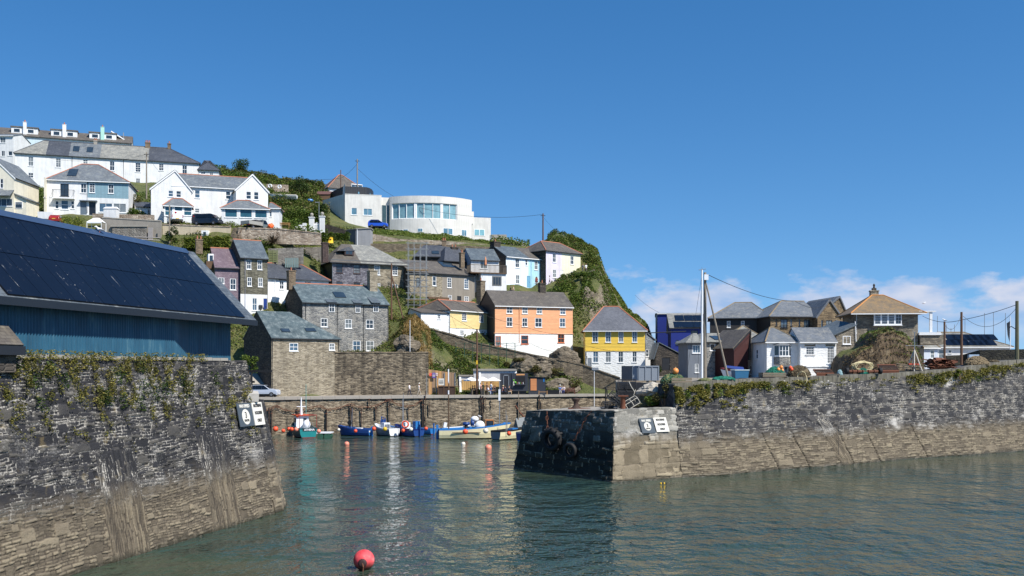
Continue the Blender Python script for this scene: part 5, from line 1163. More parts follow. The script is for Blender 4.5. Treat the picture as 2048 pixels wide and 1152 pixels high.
mb.box(u0-.08,u1+.08,-.62,-.01,z0-.12,z0); mb.build('bay_window', [TRIM, GLASS], h.root)
h.pipe(1710.5, TRIM, y=-.1); h.chimney(1740, 1756, 581, mat=ST_TAN, pots=0, y=5.5)
mb = MB(); ca = h.loc(1744, 581, (0,5.5,0), (0,1,0)); cb_ = h.loc(1752, 576, (0,5.5,0), (0,1,0)); mb.box(ca.x,cb_.x,5.2,5.8,ca.z-.05,ca.z+.35); mb.lathe([(.16,ca.z+.3),(.12,ca.z+.7),(.2,ca.z+.75),(.05,ca.z+1.0)], ((ca.x+cb_.x)/2,5.5,0), 8); mb.build('chimney_cap', ST_DARK, h.ro)
q = House('lean_to_wing', None, (1672.5,668), (1712,650), 140, 699, 6, dB=140.4, cat=None); q.win((*r2(390,603,462,678),2,1)); zl, zr_ = q.h, q.fr(1712, 650)[1]
mb = MB(); mb.add([(0,0,-2),(q.w,0,-2),(q.w,0,zr_),(0,0,zl)], [(0,1,2,3)]); mb.add([(0,6,-2),(0,0,-2),(0,0,zl),(0,6,zl)], [(0,1,2,3)])
mb.build('wing_wall', ST_SLT, q.root)
r_ = q.wins[0][0]; q._win(r_, 2, 1, TRIM, GLASS, lambda u, y, z: (u, y-.06, z))
mb = MB(); mb.slab([(-.5,-.3,zl-.1),(q.w,-.3,zr_+.15),(q.w,6,zr_+.15+.8),(-.5,6,zl+.7)], .15); mb.build('wing_roof', SL_BLUE, q.root); mb = MB(); mb.tube([(q.w-.2,-.15,zr_+.5),(q.w+.05,-.15,-1.0),(.2,-.15,-2.2),(.1,-.15,-4)], .06, 6); mb.build('waste_pipe', TRIM, q.root)
merge_part(q, h, None)
# harbour office
h = House('harbour_office', 'low white harbour office with solar panels on a grey hipped roof', (1873,694), (2022,692.5), 150, 740, 9, dB=149)
h.setroof(h.ridge(1900, 667), 1.6, 5.2); h.win((1877,699,1888,717,1,2),(1897,700,1903,706,1,1)); h.walls(WHITE, fnd=2); h.roof(SL_PALE, ridge_mat=RID, ov=.3, gutm=TRIM)
for c in range(7):
    for r in range(2): h.skylight(1894+c*13.2+r*1.5, 680.5-r*11, 1906.5+c*13.2+r*1.5, 691-r*11)
for o in list(h.ro.children):
    if o.name.startswith('skylight'): o.name = 'solar_panel'; o.data.materials[1] = PANEL
q = House('office_front', None, (1848,694), (1875,694), 147.5, 740, 5, dB=148, cat=None); q.setroof(1.9, 1.6, 1.4); q.win((*r2(1190,730,1230,808),1,2)); q.walls(paint('pale_blue_office_wall', S(196,206,220)), fnd=2); q.roof(SL_PALE, ridge_mat=RID, gutm=TRIM)
sgn = q.rect((1850,721,1872,727)); mb = MB(); mb.box(sgn[0],sgn[1],-.05,-.01,sgn[2],sgn[3]); so = mb.build('sign', plain('sign_white', S(214,220,230), .5), q.root); merge_part(q, h, None); OFFICE = h
# ================================================================ TERRACE WALLS AND PLANTS
def rwall(name, label, st, th, mat, cope=None, cat='wall', dz=0):
    """wall along stations (photo column, distance, top row, foot row)"""
    T = [P(p,t,d) for p,d,t,b in st]; B = [P(p,b,d) for p,d,t,b in st]; mb = MB(); k = len(st)
    dr = (T[-1]-T[0]); n = Vector((-dr.y, dr.x, 0)).normalized()*th
    v = B + T + [q+n for q in T] + [q+n for q in B]
    fs = []
    for i in range(k-1):
        for a in range(3): fs.append((a*k+i, a*k+i+1, (a+1)*k+i+1, (a+1)*k+i))
    fs += [(0, k, 2*k, 3*k), (k-1, 4*k-1, 3*k-1, 2*k-1)]
    mb.add(v, fs); o = mb.build(name, mat); tag(o, label, cat, kind='thing')
    if cope:
        mb = MB(); f = Vector((n.y, -n.x, 0)).normalized(); nn = n.normalized()
        for i in range(k-1):
            L = (T[i+1]-T[i]).length; m = max(1, int(L/1.1))
            for j in range(m):
                a, b = T[i].lerp(T[i+1], j/m), T[i].lerp(T[i+1], (j+.985)/m); h = .16+.07*rng.random()
                q = [a-nn*.08, b-nn*.08, b+n+nn*.08, a+n+nn*.08]
                mb.add([p+Vector((0,0,.004)) for p in q]+[p+Vector((0,0,h)) for p in q], [(0,3,2,1),(4,5,6,7),(0,1,5,4),(1,2,6,5),(2,3,7,6),(3,0,4,7)])
        mb.build('coping', cope, o)
    return o
BLOCKW = rubble('blockwork', S(112,106,98), S(126,120,112), S(142,136,126), S(118,112,104), 1.6, 4.4, .03, .45)
PINKST = rubble('pinkish_rubble', S(128,112,96), S(156,140,122), S(180,166,148), S(160,150,136), 1.9, 4.5, .08, .4)
rwall('stone_wall', 'tall dark-stained stone retaining wall behind the two people on the quay', [(659,143.6,706,792),(760,145,706,791),(857,147.2,706,791)], .8, rubble('stained_stone', S(56,50,42), S(100,90,74), S(138,126,106), S(124,114,98), 2.1, 6.5, .07, .75), ST_BRN)
rwall('lane_wall', 'long stone lane wall stepping down beneath the pale yellow and orange houses', [(838,160,641,668),(856,159.6,657,680),(910,159,672,692),(950,158.4,686,704),(1017,157.6,700,716),(1075,156.8,713,730),(1125,156,722,742),(1166,156,731,792),(1240,154,757,792)], .5, ST_BRN, ST_BRN)
rwall('concrete_wall', 'stained grey concrete wall with a bricked-up opening below the blue-boarded house', [(204,168,436,484),(322,168.6,443,486)], .6, paint('dirty_concrete', S(142,136,126)), CONC)
mb = MB(); a, b = P(225,478,167.9), P(294,454,167.95); mb.box(a.x,b.x,167.75,167.99,a.z,b.z); mb.box(a.x-.2,b.x+.2,167.6,167.99,b.z,b.z+.35,1)
c_ = P(296,480,167.7); d_ = P(305,455,167.7); mb.box(c_.x,d_.x,167.7,168.0,c_.z,d_.z,2); e0, e1 = P(270,474,167.4), P(320,476,167.4); mb.tube([e0,e1], .09, 5, 2); mb.tube([e0-Vector((0,0,.4)),e1-Vector((0,0,.4))], .09, 5, 2)
tag(mb.build('blocked_doorway', [BLOCKW, CONC, plain('grey_door_wood', S(150,144,140), .8)]), 'blocked-up pale doorway with timber rails in the concrete wall', 'doorway', kind='thing')
w2 = rwall('garden_wall', 'beige rendered wall with stone coping under the two parked vans', [(325,169.5,450,484),(461,170.4,455,482)], .7, paint('beige_render', S(190,176,150)), PINKST)
mb = MB(); a, b = P(403,472,169.4), P(416.5,461,169.4); mb.box(a.x,b.x,169.3,170.3,a.z,b.z); mb.box(a.x+.35,b.x-.35,169.26,169.3,a.z,b.z-.25,1); mb.build('small_window', [TRIM, GLASS], w2)
rwall('terrace_wall', 'low beige rubble wall below the tipper truck and cement mixer', [(476,169.4,457,490),(560,170,459,488),(642,171,468,490)], .7, PINKST, PINKST)
rwall('lower_terrace_wall', 'grey blockwork wall with a collapsed patch above the white cottage', [(536,162.6,497,530),(572,162.8,496,530),(606,163,495,528)], .6, BLOCKW)
rwall('lower_terrace_wall', 'grey blockwork wall showing above the hipped roof beside the brown chimney', [(603,173.6,495,534),(630,173.8,494.5,532),(657,174,494,530)], .6, BLOCKW)
rwall('rubble_wall', 'buff rubble wall under the grass bank of the modern house', [(741,197.4,467,486),(800,197.6,478,491),(880,197.8,481,494),(975,198,489,500)], .6, PINKST)
rwall('old_wall', 'low dark stone wall curving beside the modern white house', [(641,191,448,474),(660,190.6,450,474),(695,189.5,461,476)], .6, ST_DARK)
rwall('yard_wall', 'dark lichened wall behind the scaffolded roofs', [(738,187.5,487,520),(850,187.8,488,516),(985,188.5,494,516)], .6, ST_BRN)
rwall('skyline_wall', 'broken concrete wall on the skyline beyond the modern house', [(983,207,469,484),(1013,207.4,469,486),(1014,207.4,477,488),(1052,208,486,494)], .6, CONC)
rwall('hill_wall', 'pale low wall on the hill carrying two lifebuoys', [(533,213,368,384),(577,214,370,386)], .4, PINKST)
rwall('white_wall', 'short white garden wall beside the red car', [(75,171.4,423,437),(104,171.6,424,438)], .4, WHITE)
rwall('house_front_wall', 'low pinkish garden wall in front of the blue-boarded house', [(185,172.4,427,437),(308,173.2,430,441)], .35, PINKST)
hw = rwall('shaded_wall', 'dark hedge-topped wall by the harbour office', [(1893,127,711,738),(1925,127,710,736),(1960,125.5,700,734),(2060,124,698,730),(2120,123,696,728)], 1.5, rubble('dark_wall', S(30,30,26), S(42,42,36), S(58,56,46), S(50,48,42), 2, 5, .04))
mb = MB(); a, b = P(1937,724,125.6), P(1957,709,125.6); mb.box(a.x,b.x,125.4,125.9,a.z,b.z); mb.box(a.x+.2,b.x-.2,125.35,125.42,a.z,b.z-.3,1); mb.build('hatch', [plain('pale_blue_frame', S(150,170,190), .5), DARKP], hw)

def leafmesh(name, pts, size, mat, parent=None, flat=.35, asp=.55, jit=.5):
    """one mesh of many small leaves at the given points"""
    pts = np.asarray(pts, dtype=np.float64); n = len(pts)
    a = nrng.normal(size=(n,3)); a[:,2] *= flat; a /= np.linalg.norm(a,axis=1)[:,None]
    b = nrng.normal(size=(n,3)); b -= (b*a).sum(1)[:,None]*a; b /= np.linalg.norm(b,axis=1)[:,None]
    s = size*(1-jit/2+jit*nrng.random(n))[:,None]
    v = np.stack([pts-a*s*.5, pts-b*s*asp*.5, pts+a*s*.5, pts+b*s*asp*.5], 1).reshape(-1,3)
    me = bpy.data.meshes.new(name); me.vertices.add(4*n); me.vertices.foreach_set('co', v.ravel())
    me.loops.add(4*n); me.loops.foreach_set('vertex_index', np.arange(4*n)); me.polygons.add(n)
    me.polygons.foreach_set('loop_start', np.arange(0,4*n,4)); me.update(); me.validate()
    at = me.attributes.new('rnd', 'FLOAT', 'FACE'); at.data.foreach_set('value', nrng.random(n))
    me.materials.append(mat); o = bpy.data.objects.new(name, me); COL.objects.link(o); o.parent = parent; return o
G_DEEP = foliage('deep_green_leaves', S(26,40,14), S(48,68,24), S(82,100,38))
G_MID = foliage('mid_green_leaves', S(46,64,20), S(76,98,32), S(122,136,56))
G_YEL = foliage('yellow_green_leaves', S(66,80,26), S(104,118,38), S(152,152,62))
G_OLV = foliage('olive_leaves', S(50,52,26), S(86,84,42), S(128,118,66))
G_DRY = foliage('dry_brown_leaves', S(64,52,36), S(104,86,58), S(142,122,84))
G_HANG = foliage('hanging_plant_leaves', S(66,68,26), S(112,112,48), S(154,140,72))
G_GRASS = foliage('grass_blades', S(60,78,26), S(92,112,40), S(138,142,66))
def blob(c, r, n, shell=.55):
    d = nrng.normal(size=(n,3)); d /= np.linalg.norm(d,axis=1)[:,None]; q = shell + (1-shell)*nrng.random(n)
    return np.asarray(c) + d*np.asarray(r)*q[:,None]
def bush(label, px, d, w, hgt, mat, n=1500, name='shrub', leaf=.26, z=None, group=None, trunk=False, cat='shrub', zof=0):
    """irregular crown of leaf clumps on short stems"""
    b = ground(px, d, zof) if z is None else Vector((xx(px,d), d, z)); root = empty(name, b, 0, label, cat, group)
    pts = []; cl = max(5, int(n/170)); st = MB(); th = hgt*(.35 if trunk else .06)
    for i in range(cl):
        a = rng.uniform(0, 6.28); q = rng.random()**.6; zf = rng.uniform(.12, .8)
        rx = w*.5*(1-.45*max(0, zf-.3)); c = (math.cos(a)*q*rx*.75, math.sin(a)*q*rx*.6, th+(hgt-th)*zf)
        r = w*rng.uniform(.15,.26); pts.append(blob(c, (r, r, min(r, hgt*.3)*rng.uniform(.7,1.1)), int(n/cl)))
        if i < 6: st.tube([(0,0,-.4),(c[0]*.4,c[1]*.4,c[2]*.5),c], [.09 if trunk else .05,.05,.02], 5)
    leafmesh('crown' if trunk else 'foliage', np.concatenate(pts), leaf, mat, root)
    st.build('trunk' if trunk else 'stem', WOODB, root); return root
def scrub(name, label, regs, mat, leaf, dens=45, hmax=1.0, thr=.0, cov=None):
    pts = []
    for px0, px1, d0, d1 in regs:
        A = (px1-px0)*((d0+d1)/2)/F*(d1-d0); N = int(A*dens*1.35)
        for _ in range(N):
            px = rng.uniform(px0, px1); d = rng.uniform(d0, d1); x = xx(px, d)
            c = mnoise.fractal(Vector((x*.35, d*.35, 3.1)), 1, 2, 3) + .12
            if c < thr: continue
            pts.append((x, d, TZ(px, d) + min(1, .25+c*1.6)*hmax*rng.random()**.7))
    return tag(leafmesh(name, pts, leaf, mat), label, name.replace('_', ' '), kind='stuff')
scrub('headland_scrub', 'dense green scrub covering the steep headland above the yellow house', [(1095,1325,178,216)], G_MID, .33, 46, 1.0)
scrub('headland_grass', 'bright grass on the sunlit seaward slope of the headland', [(1180,1325,192,216)], G_YEL, .33, 20, .9, -.1)
scrub('heather', 'brownish heather patches on the headland', [(1100,1300,182,212)], G_OLV, .34, 17, 1.0, .12)
scrub('cliff_plants', 'green plants over the rocky slope under the lane wall', [(862,1010,149,158),(1010,1165,153,157)], G_MID, .26, 40, .8, .02)
scrub('cliff_ivy', 'dark ivy patches on the rocky slope under the lane wall', [(862,960,147,157)], G_DEEP, .25, 46, .9, -.05)
scrub('slope_plants', 'mixed plants on the slope between the grey stone house and pale yellow house', [(778,846,148,163)], G_OLV, .25, 44, .7, -.05)
scrub('garden_plants', 'mixed garden greenery between the hillside houses', [(20,96,178,208),(250,322,182,208),(140,210,163,171),(470,662,165,168.6),(440,660,174,176)], G_MID, .28, 26, .9)
scrub('hill_scrub', 'scrubby bushes covering the hill behind the white gabled house', [(536,655,182,246),(425,660,228,252),(980,1060,200,206)], G_MID, .42, 22, 1.7)
scrub('hill_gorse', 'olive gorse scattered over the hill behind the white gabled house', [(536,660,190,250),(440,660,234,252)], G_OLV, .42, 13, 1.9, .05)
scrub('grass_bank', 'grass bank in front of the modern white house', [(738,985,199.2,208),(470,660,161,169),(120,206,166,172)], G_GRASS, .30, 40, .35, -1)
scrub('hill_grass', 'rough grass and weeds between the terraces of the hillside', [(340,735,146.5,199),(735,1010,146.5,186),(1000,1120,172,182)], G_GRASS, .30, 13, .5, -.15)
scrub('weeds', 'dark weeds between the terraces of the hillside', [(340,735,147,199),(735,1000,147,186)], G_OLV, .30, 9, .7, .08)
scrub('path_scrub', 'low scrub on the slope right above the orange house', [(1035,1180,174,183)], G_MID, .34, 34, .8)
for a in (
 ('round yellow-green shrub behind the red car', 147, 171.2, 4.4, 3.2, G_YEL, 2400), ('leafy tree in front of the white terrace between two houses', 319, 190, 3.0, 4.6, G_MID, 1800),
 ('bright green hedge bush under the beige wall', 381, 164, 3.4, 2.4, G_YEL, 1500), ('second bright green hedge bush beside the small white window', 412, 164.5, 3.2, 2.5, G_YEL, 1500), ('green hedge bush at the foot of the steps', 436, 165, 3.2, 2.2, G_MID, 1300),
 ('dark bush by the foot of the grey telegraph pole', 345, 166, 2.8, 3.0, G_DEEP, 1300), ('dark tree on the skyline behind the white gable', 478, 240, 6.0, 4.6, G_DEEP, 1800), ('bushy skyline shrub beyond the white gabled house', 520, 246, 5.5, 3.0, G_OLV, 1500),
 ('rounded dark bush on the hill near the white boat', 597, 222, 5.2, 4.6, G_DEEP, 2200), ('low green bush below the boat on the hill', 570, 206, 5.0, 3.0, G_MID, 1500), ('green rounded shrub over the long hedge', 590, 196, 5.5, 2.6, G_MID, 1800),
 ('small skyline shrub behind the hill bushes', 618, 240, 3.6, 3.0, G_DEEP, 1200), ('dark shrub beside the modern house side wall', 640, 203, 3.6, 4.6, G_DEEP, 1800),
 ('shrub with reddish flowers on the wall by the grey hut', 729, 188.5, 2.6, 2.0, foliage('pink_blossom', S(70,72,44), S(120,70,92), S(176,96,130)), 1200), ('bushy ivy tuft on the bank beside the blue fish shed', 500, 136.5, 3.0, 3.4, G_MID, 1500),
 ('bush in front of the white and blue cottages', 1062, 180.5, 3.2, 2.4, G_MID, 1200), ('bush at the end of the lilac cottages lane', 1165, 184, 3.0, 2.2, G_MID, 1200), ('leafy shrub by the small stone shed', 1310, 158, 2.2, 3.6, G_DEEP, 1100), ('shrub in front of the brown boarded house', 1458, 137, 2.0, 2.4, G_OLV, 900),
 ('tall rambling shrub behind the cream house', 45, 184, 6.0, 5.2, G_OLV, 2200), ('wild shrub above the garden beside the terrace', 78, 190, 5.0, 4.4, G_MID, 1800), ('dry bush beside the telegraph pole under the terrace', 275, 187, 4.0, 3.4, G_OLV, 1600), ('green bush on the bank beside the low white outbuilding', 268, 181, 3.8, 2.6, G_MID, 1500),
 ('small grey-green bush on the lane wall', 1013, 156.2, 1.8, 1.5, G_OLV, 700), ('green ivy bush in the crook of the slope', 783, 149, 3.0, 4.0, G_DEEP, 1500)):
    lab, px, d, w, hg, m, n = a
    tree = 'tree' in lab; z = None
    bush(lab, px, d, w, hg, m, n, 'tree' if tree else 'shrub', .30 if d > 175 else .24, None if px > 510 or px < 495 else 7.5, trunk=tree, cat='tree' if tree else 'shrub', zof=-.2)
# long clipped hedge behind the gateposts, and hedge by the steps
def hedge(label, px0, px1, d, top, mat, dp=1.6, n=5200, leaf=.28, bot=None):
    a, b = P(px0, top, d), P(px1, top, d); gz = (min(TZ(px0,d), TZ(px1,d)) if bot is None else zz(bot, d))-.4; k = n; pts = []
    for _ in range(k):
        f = rng.random(); zt = a.z*(1-f)+b.z*f + .5*mnoise.noise(Vector((f*9, d, 0))); s = rng.random(); y = d + dp*(rng.random()-.5)
        z = zt - abs(rng.gauss(0,.12)) if s < .4 else rng.uniform(gz, zt); y = d-dp*.5+abs(rng.gauss(0,.15)) if s > .55 else y
        pts.append((a.x+(b.x-a.x)*f, y, z))
    r = empty('hedge', ((a.x+b.x)/2, d, gz), 0, label, 'hedge'); o = leafmesh('foliage', [(x-(a.x+b.x)/2, y-d, z-gz) for x,y,z in pts], leaf, mat, r)
    mb = MB(); mb.box(a.x-(a.x+b.x)/2+.2, (b.x-a.x)/2-.2, -dp*.3, dp*.3, 0, min(a.z,b.z)-gz-.45); mb.build('core', G_DEEP, r)
hedge('long clipped green hedge behind the white gateposts', 556, 643, 190, 424, G_MID, bot=444)
hedge('dark green hedge between the black van terrace and purple slate house', 370, 462, 163.3, 475, G_YEL, bot=492, n=4000)
hedge('low hedge along the wall by the yellow kayaks', 628, 700, 180, 467, G_MID, bot=476, n=3000)
# spiky cabbage-like plant
r = empty('spiky_plant', P(546, 487, 167.4), 0, 'brown spiky plant with arching blades on the terrace', 'plant'); mb = MB()
for i in range(150):
    a = rng.uniform(0,6.28); L = rng.uniform(1.4,2.9); e = rng.uniform(.25,1.4); w = .06; u = Vector((math.cos(a),math.sin(a),0)); sd = Vector((-u.y,u.x,0))*w
    pr = [u*(.1+L*f*math.cos(e*(1-.4*f)))+Vector((0,0,L*f*math.sin(e)-.55*L*f*f*math.cos(e))) for f in (0,.35,.7,1)]
    mb.add([pr[0]-sd,pr[0]+sd,pr[1]+sd,pr[1]-sd,pr[2]+sd*.7,pr[2]-sd*.7,pr[3]], [(0,1,2,3),(3,2,4,5),(5,4,6)])
mb.build('blades', plain('brown_blades', S(98,82,62), .7, .5), r)
# rocks in the slope
def rock(label, px, py, d, w, h_, mat, cat='rock'):
    bm = bmesh.new(); bmesh.ops.create_icosphere(bm, subdivisions=4, radius=1)
    for v in bm.verts:
        n = mnoise.fractal(v.co*1.3+Vector((px,py,0))*.1, 1, 2, 5); v.co *= 1+.38*n; v.co.x *= w/2; v.co.y *= w*.35; v.co.z *= h_/2
    me = bpy.data.meshes.new('rock'); bm.to_mesh(me); bm.free(); me.materials.append(mat); o = bpy.data.objects.new('rock', me); COL.objects.link(o); o.location = P(px,py,d); auto_uv(me)
    return tag(o, label, cat)
tr = NT('cliff_rock'); k1 = tr.noise(tr.pos, .8, 8, .65); k2 = tr.noise(tr.mp(tr.pos,(1,1,3)), 1.6, 6, .6); tr.bump(tr.ma('ADD', k1, k2), 1, .5)
ROCKM = tr.out(tr.ramp(tr.ma('ADD', tr.ma('MULTIPLY', k1, .5), tr.ma('MULTIPLY', k2, .5)), (.32, S(66,58,47)), (.5, S(118,107,90)), (.68, S(160,150,132))), .95)
rock('grey rock outcrop against the white base of the orange house', 1128, 716, 158, 4.2, 3.6, ROCKM); rock('second pale rock beside the outcrop below the orange house', 1142, 722, 157.4, 2.6, 2.6, ROCKM); rock('flat rock at the corner of the orange house lane', 1090, 724, 157, 3.6, 1.5, ROCKM)
rock('pale boulder behind the wooden benches on the quay', 1122, 775, 154, 5.0, 2.6, ROCKM); rock('cliff face of pale rock above the black kiosk', 1084, 746, 155.4, 3.6, 2.8, ROCKM); rock('rock face over the café wall', 1048, 732, 155.6, 3.6, 3.2, ROCKM)
rock('bare rock patch on the headland path', 1172, 600, 180, 2.4, 4.2, ROCKM); rock('grey rock slab on the headland slope', 1190, 600, 181, 1.6, 3.0, ROCKM); rock('rock in the bank by the stone wall', 812, 690, 149, 3.6, 2.6, ROCKM)
# yellowed netting over the bank
pts = []
for _ in range(5200):
    px, d = rng.uniform(800, 858), rng.uniform(149.8, 158.8); px += (158.8-d)*.9
    if mnoise.noise(Vector((px*.09, d*.5, 4))) > -.25: q = ground(px, d, .25+.5*rng.random()); pts.append(tuple(q))
tag(leafmesh('slope_netting', pts, .62, foliage('straw_netting', S(104,84,46), S(150,122,68), S(184,158,104)), None, 1.6, .10), 'dry straw-coloured netting hanging over the bank beside the white extension', 'netting', kind='thing')
# overgrown rock mound on the jetty
def mound(label, px0, px1, pyt, d, name):
    a, b = P(px0, 757, d), P(px1, 757, d); w = b.x-a.x; H = zz(pyt, d)-7.58; bm = bmesh.new(); bmesh.ops.create_grid(bm, x_segments=60, y_segments=40, size=.5)
    for v in bm.verts:
        u, q = v.co.x, v.co.y; prof = float(np.interp(u+.5, [0,.03,.1,.22,.34,.42,.6,.72,.86,.95,1], [0,.3,.5,.62,.72,.96,1,.93,.75,.45,0]))
        ht = H*prof*min(1, (q+.5)*7)**.6
        n = mnoise.fractal(Vector((u*w*.6, q*5, px0)), 1, 2, 5); v.co = Vector((a.x+w*(u+.5), d+ (q+.5)*8 + n*.5, 7.5+ht*(1+.12*n)))
    me = bpy.data.meshes.new(name); bm.to_mesh(me); bm.free(); me.materials.append(NTROOT); me.polygons.foreach_set('use_smooth', [True]*len(me.polygons)); o = bpy.data.objects.new(name, me); COL.objects.link(o); tag(o, label, 'mound', kind='thing'); return o
tm = NT('root_matted_earth'); q1 = tm.noise(tm.mp(tm.pos,(2.4,2.4,.7)), 1, 7, .68); q2 = tm.noise(tm.pos, 1.1, 4); nzz = tm.n('ShaderNodeSeparateXYZ', {'Vector': tm.n('ShaderNodeNewGeometry').outputs['Normal']}).outputs[2]
tm.bump(q1, 1, .5); NTROOT = tm.out(tm.mix(tm.ss(tm.ma('ADD', nzz, tm.ma('MULTIPLY', q2, .4)), .75, 1.05), tm.ramp(q1, (.32, S(48,38,28)), (.52, S(98,82,62)), (.7, S(146,130,104))), S(96,100,50)), .95)
mo = mound('overgrown earth mound with brown roots behind the fishing gear', 1700, 1858, 661, 121, 'earth_mound')
mv_ = mo.data.vertices; pts = []
for _ in range(9000):
    v = mv_[rng.randrange(len(mv_))].co
    f = (v.x-xx(1672,121))/(xx(1868,121)-xx(1672,121))
    if f > .5+.16*rng.random() or (v.z > zz(690,121)+rng.random()*1.4 and rng.random() < .5): pts.append((v.x+rng.gauss(0,.12), v.y+rng.gauss(0,.12), v.z+rng.random()*.3))
leafmesh('green_plants', pts, .22, G_MID, mo)
pts = []
for _ in range(5200):
    v = mv_[rng.randrange(len(mv_))].co
    if v.y < 125: pts.append((v.x+rng.gauss(0,.12), v.y-abs(rng.gauss(0,.12)), v.z+rng.random()*.2))
leafmesh('dry_plants', pts, .20, G_DRY, mo)
# plants hanging on the harbour wall
pts, pts2, pts3 = [], [], []
def hang(t, z, L, n, P_, w=.16):
    for _ in range(n):
        f = rng.random()**.8; q = lwall(t + rng.gauss(0, w), max(1, z - f*L), rng.uniform(.03,.18)); P_.append((q.x, q.y, q.z))
for _ in range(1150):
    t = rng.uniform(3.6, 26); z = 9.6 - abs(rng.gauss(0, 1.75))
    nz = mnoise.noise(Vector((t*1.3, z*1.2, 8)))
    if t < 6.5 and z > 8: continue
    if nz*1.8 + (z-8.0)*.18 < .06: continue
    hang(t, z, rng.uniform(.2,.7), rng.randrange(12,30), (pts, pts, pts3)[rng.randrange(3)], .075)
for _ in range(22): hang(rng.uniform(4,24), rng.uniform(7.6,9.7), .8, 90, pts2, .26)
for _ in range(40): hang(rng.uniform(.4,3.6), rng.uniform(5.2,8.8), .4, 26, pts, .12)
for _ in range(95): hang(rng.uniform(4.6,25), 9.8, .45, 26, pts, .15)
tag(leafmesh('wall_plants', pts, .105, G_HANG), 'olive plants hanging down the dark harbour wall', 'wall plants', kind='stuff')
tag(leafmesh('wall_weeds', pts3, .105, G_OLV), 'yellow-green weeds among the plants on the harbour wall', 'wall weeds', kind='stuff')
tag(leafmesh('wall_creeper', pts2, .13, G_DEEP), 'dark green tufts among the plants on the harbour wall', 'wall creeper', kind='stuff')
pts, pts2 = [], []
def hangr(s_, z, L, n, P_, w=.03):
    for _ in range(n):
        q, nn, zt = pwall(min(6.9, max(0, s_ + rng.gauss(0, w))), None, 0); f = rng.random()
        p, _, _ = pwall(min(6.9, max(0, s_ + rng.gauss(0, w))), z - f*L, rng.uniform(.03,.3)); P_.append((p.x, p.y, p.z))
for _ in range(900):
    s_ = rng.uniform(0, 6.5); zt = pwall(s_)[2]; dense = 1.35 if s_ < 1.6 else (.55 if s_ < 3.6 else .95); z = zt - .15 - abs(rng.gauss(0, .62*dense))
    if 2.6 < s_ < 4.1 and rng.random() < .85: continue
    if mnoise.noise(Vector((s_*5, z*.9, 2))) < -.18*dense: continue
    hangr(s_, z, rng.uniform(.12,.4), int(26*dense), pts, .025 if s_ < 4 else .02)
for s_ in (.3,.8,1.1,1.5,2.0,2.25,4.6,5.3): hangr(s_, pwall(s_)[2]-rng.uniform(.1,1.0), .7, 130, pts2, .035)
tag(leafmesh('pier_plants', pts, .17, G_HANG), 'olive plants growing along the top of the pier wall', 'pier plants', kind='stuff')
tag(leafmesh('pier_tufts', pts2, .16, G_MID), 'bright green tufts on the pier wall', 'pier tufts', kind='stuff')
for lab, px, py, d, w in (('tuft of plants on the rock above the black kiosk', 1068, 737, 154.6, 2.6), ('tuft of plants over the rock face by the lane wall', 1108, 741, 155, 3.0), ('plants on the rock face above the café wall', 1040, 722, 154.8, 2.4), ('weeds between the boulder and the lane wall', 1150, 768, 153.4, 2.2)): bush(lab, px, d, w, 1.3, G_OLV, 700, 'weeds', .2, z=zz(py+8,d), cat='weeds')
mb = MB(); mb.slab([P(486,775,137), P(531,790,137.5), P(524,722,146), P(488,718,146)], .6); tag(mb.build('ramp', CONC), 'pale concrete ramp climbing beside the dark gable of the quay building', 'ramp', kind='thing')
# ================================================================ VEHICLES, BOATS, PEOPLE, GEAR
def text(body, size, mat, parent, M_, name='lettering', sx=1.0, bold=.0):
    c = bpy.data.curves.new(name, 'FONT'); c.body = body; c.size = size; c.align_x = 'CENTER'; c.align_y = 'CENTER'; c.extrude = .006; c.offset = bold
    t = bpy.data.objects.new('tmp', c); COL.objects.link(t); bpy.context.view_layer.update()
    me = bpy.data.meshes.new_from_object(t.evaluated_get(bpy.context.evaluated_depsgraph_get())); bpy.data.objects.remove(t)
    me.transform(M_ @ Matrix.Diagonal((sx,1,1,1))); me.materials.clear(); me.materials.append(mat); me.name = name
    o = bpy.data.objects.new(name, me); COL.objects.link(o); o.parent = parent; return o
RX90 = Matrix.Rotation(R(90), 4, 'X')        # lettering in the xz plane, read from -y
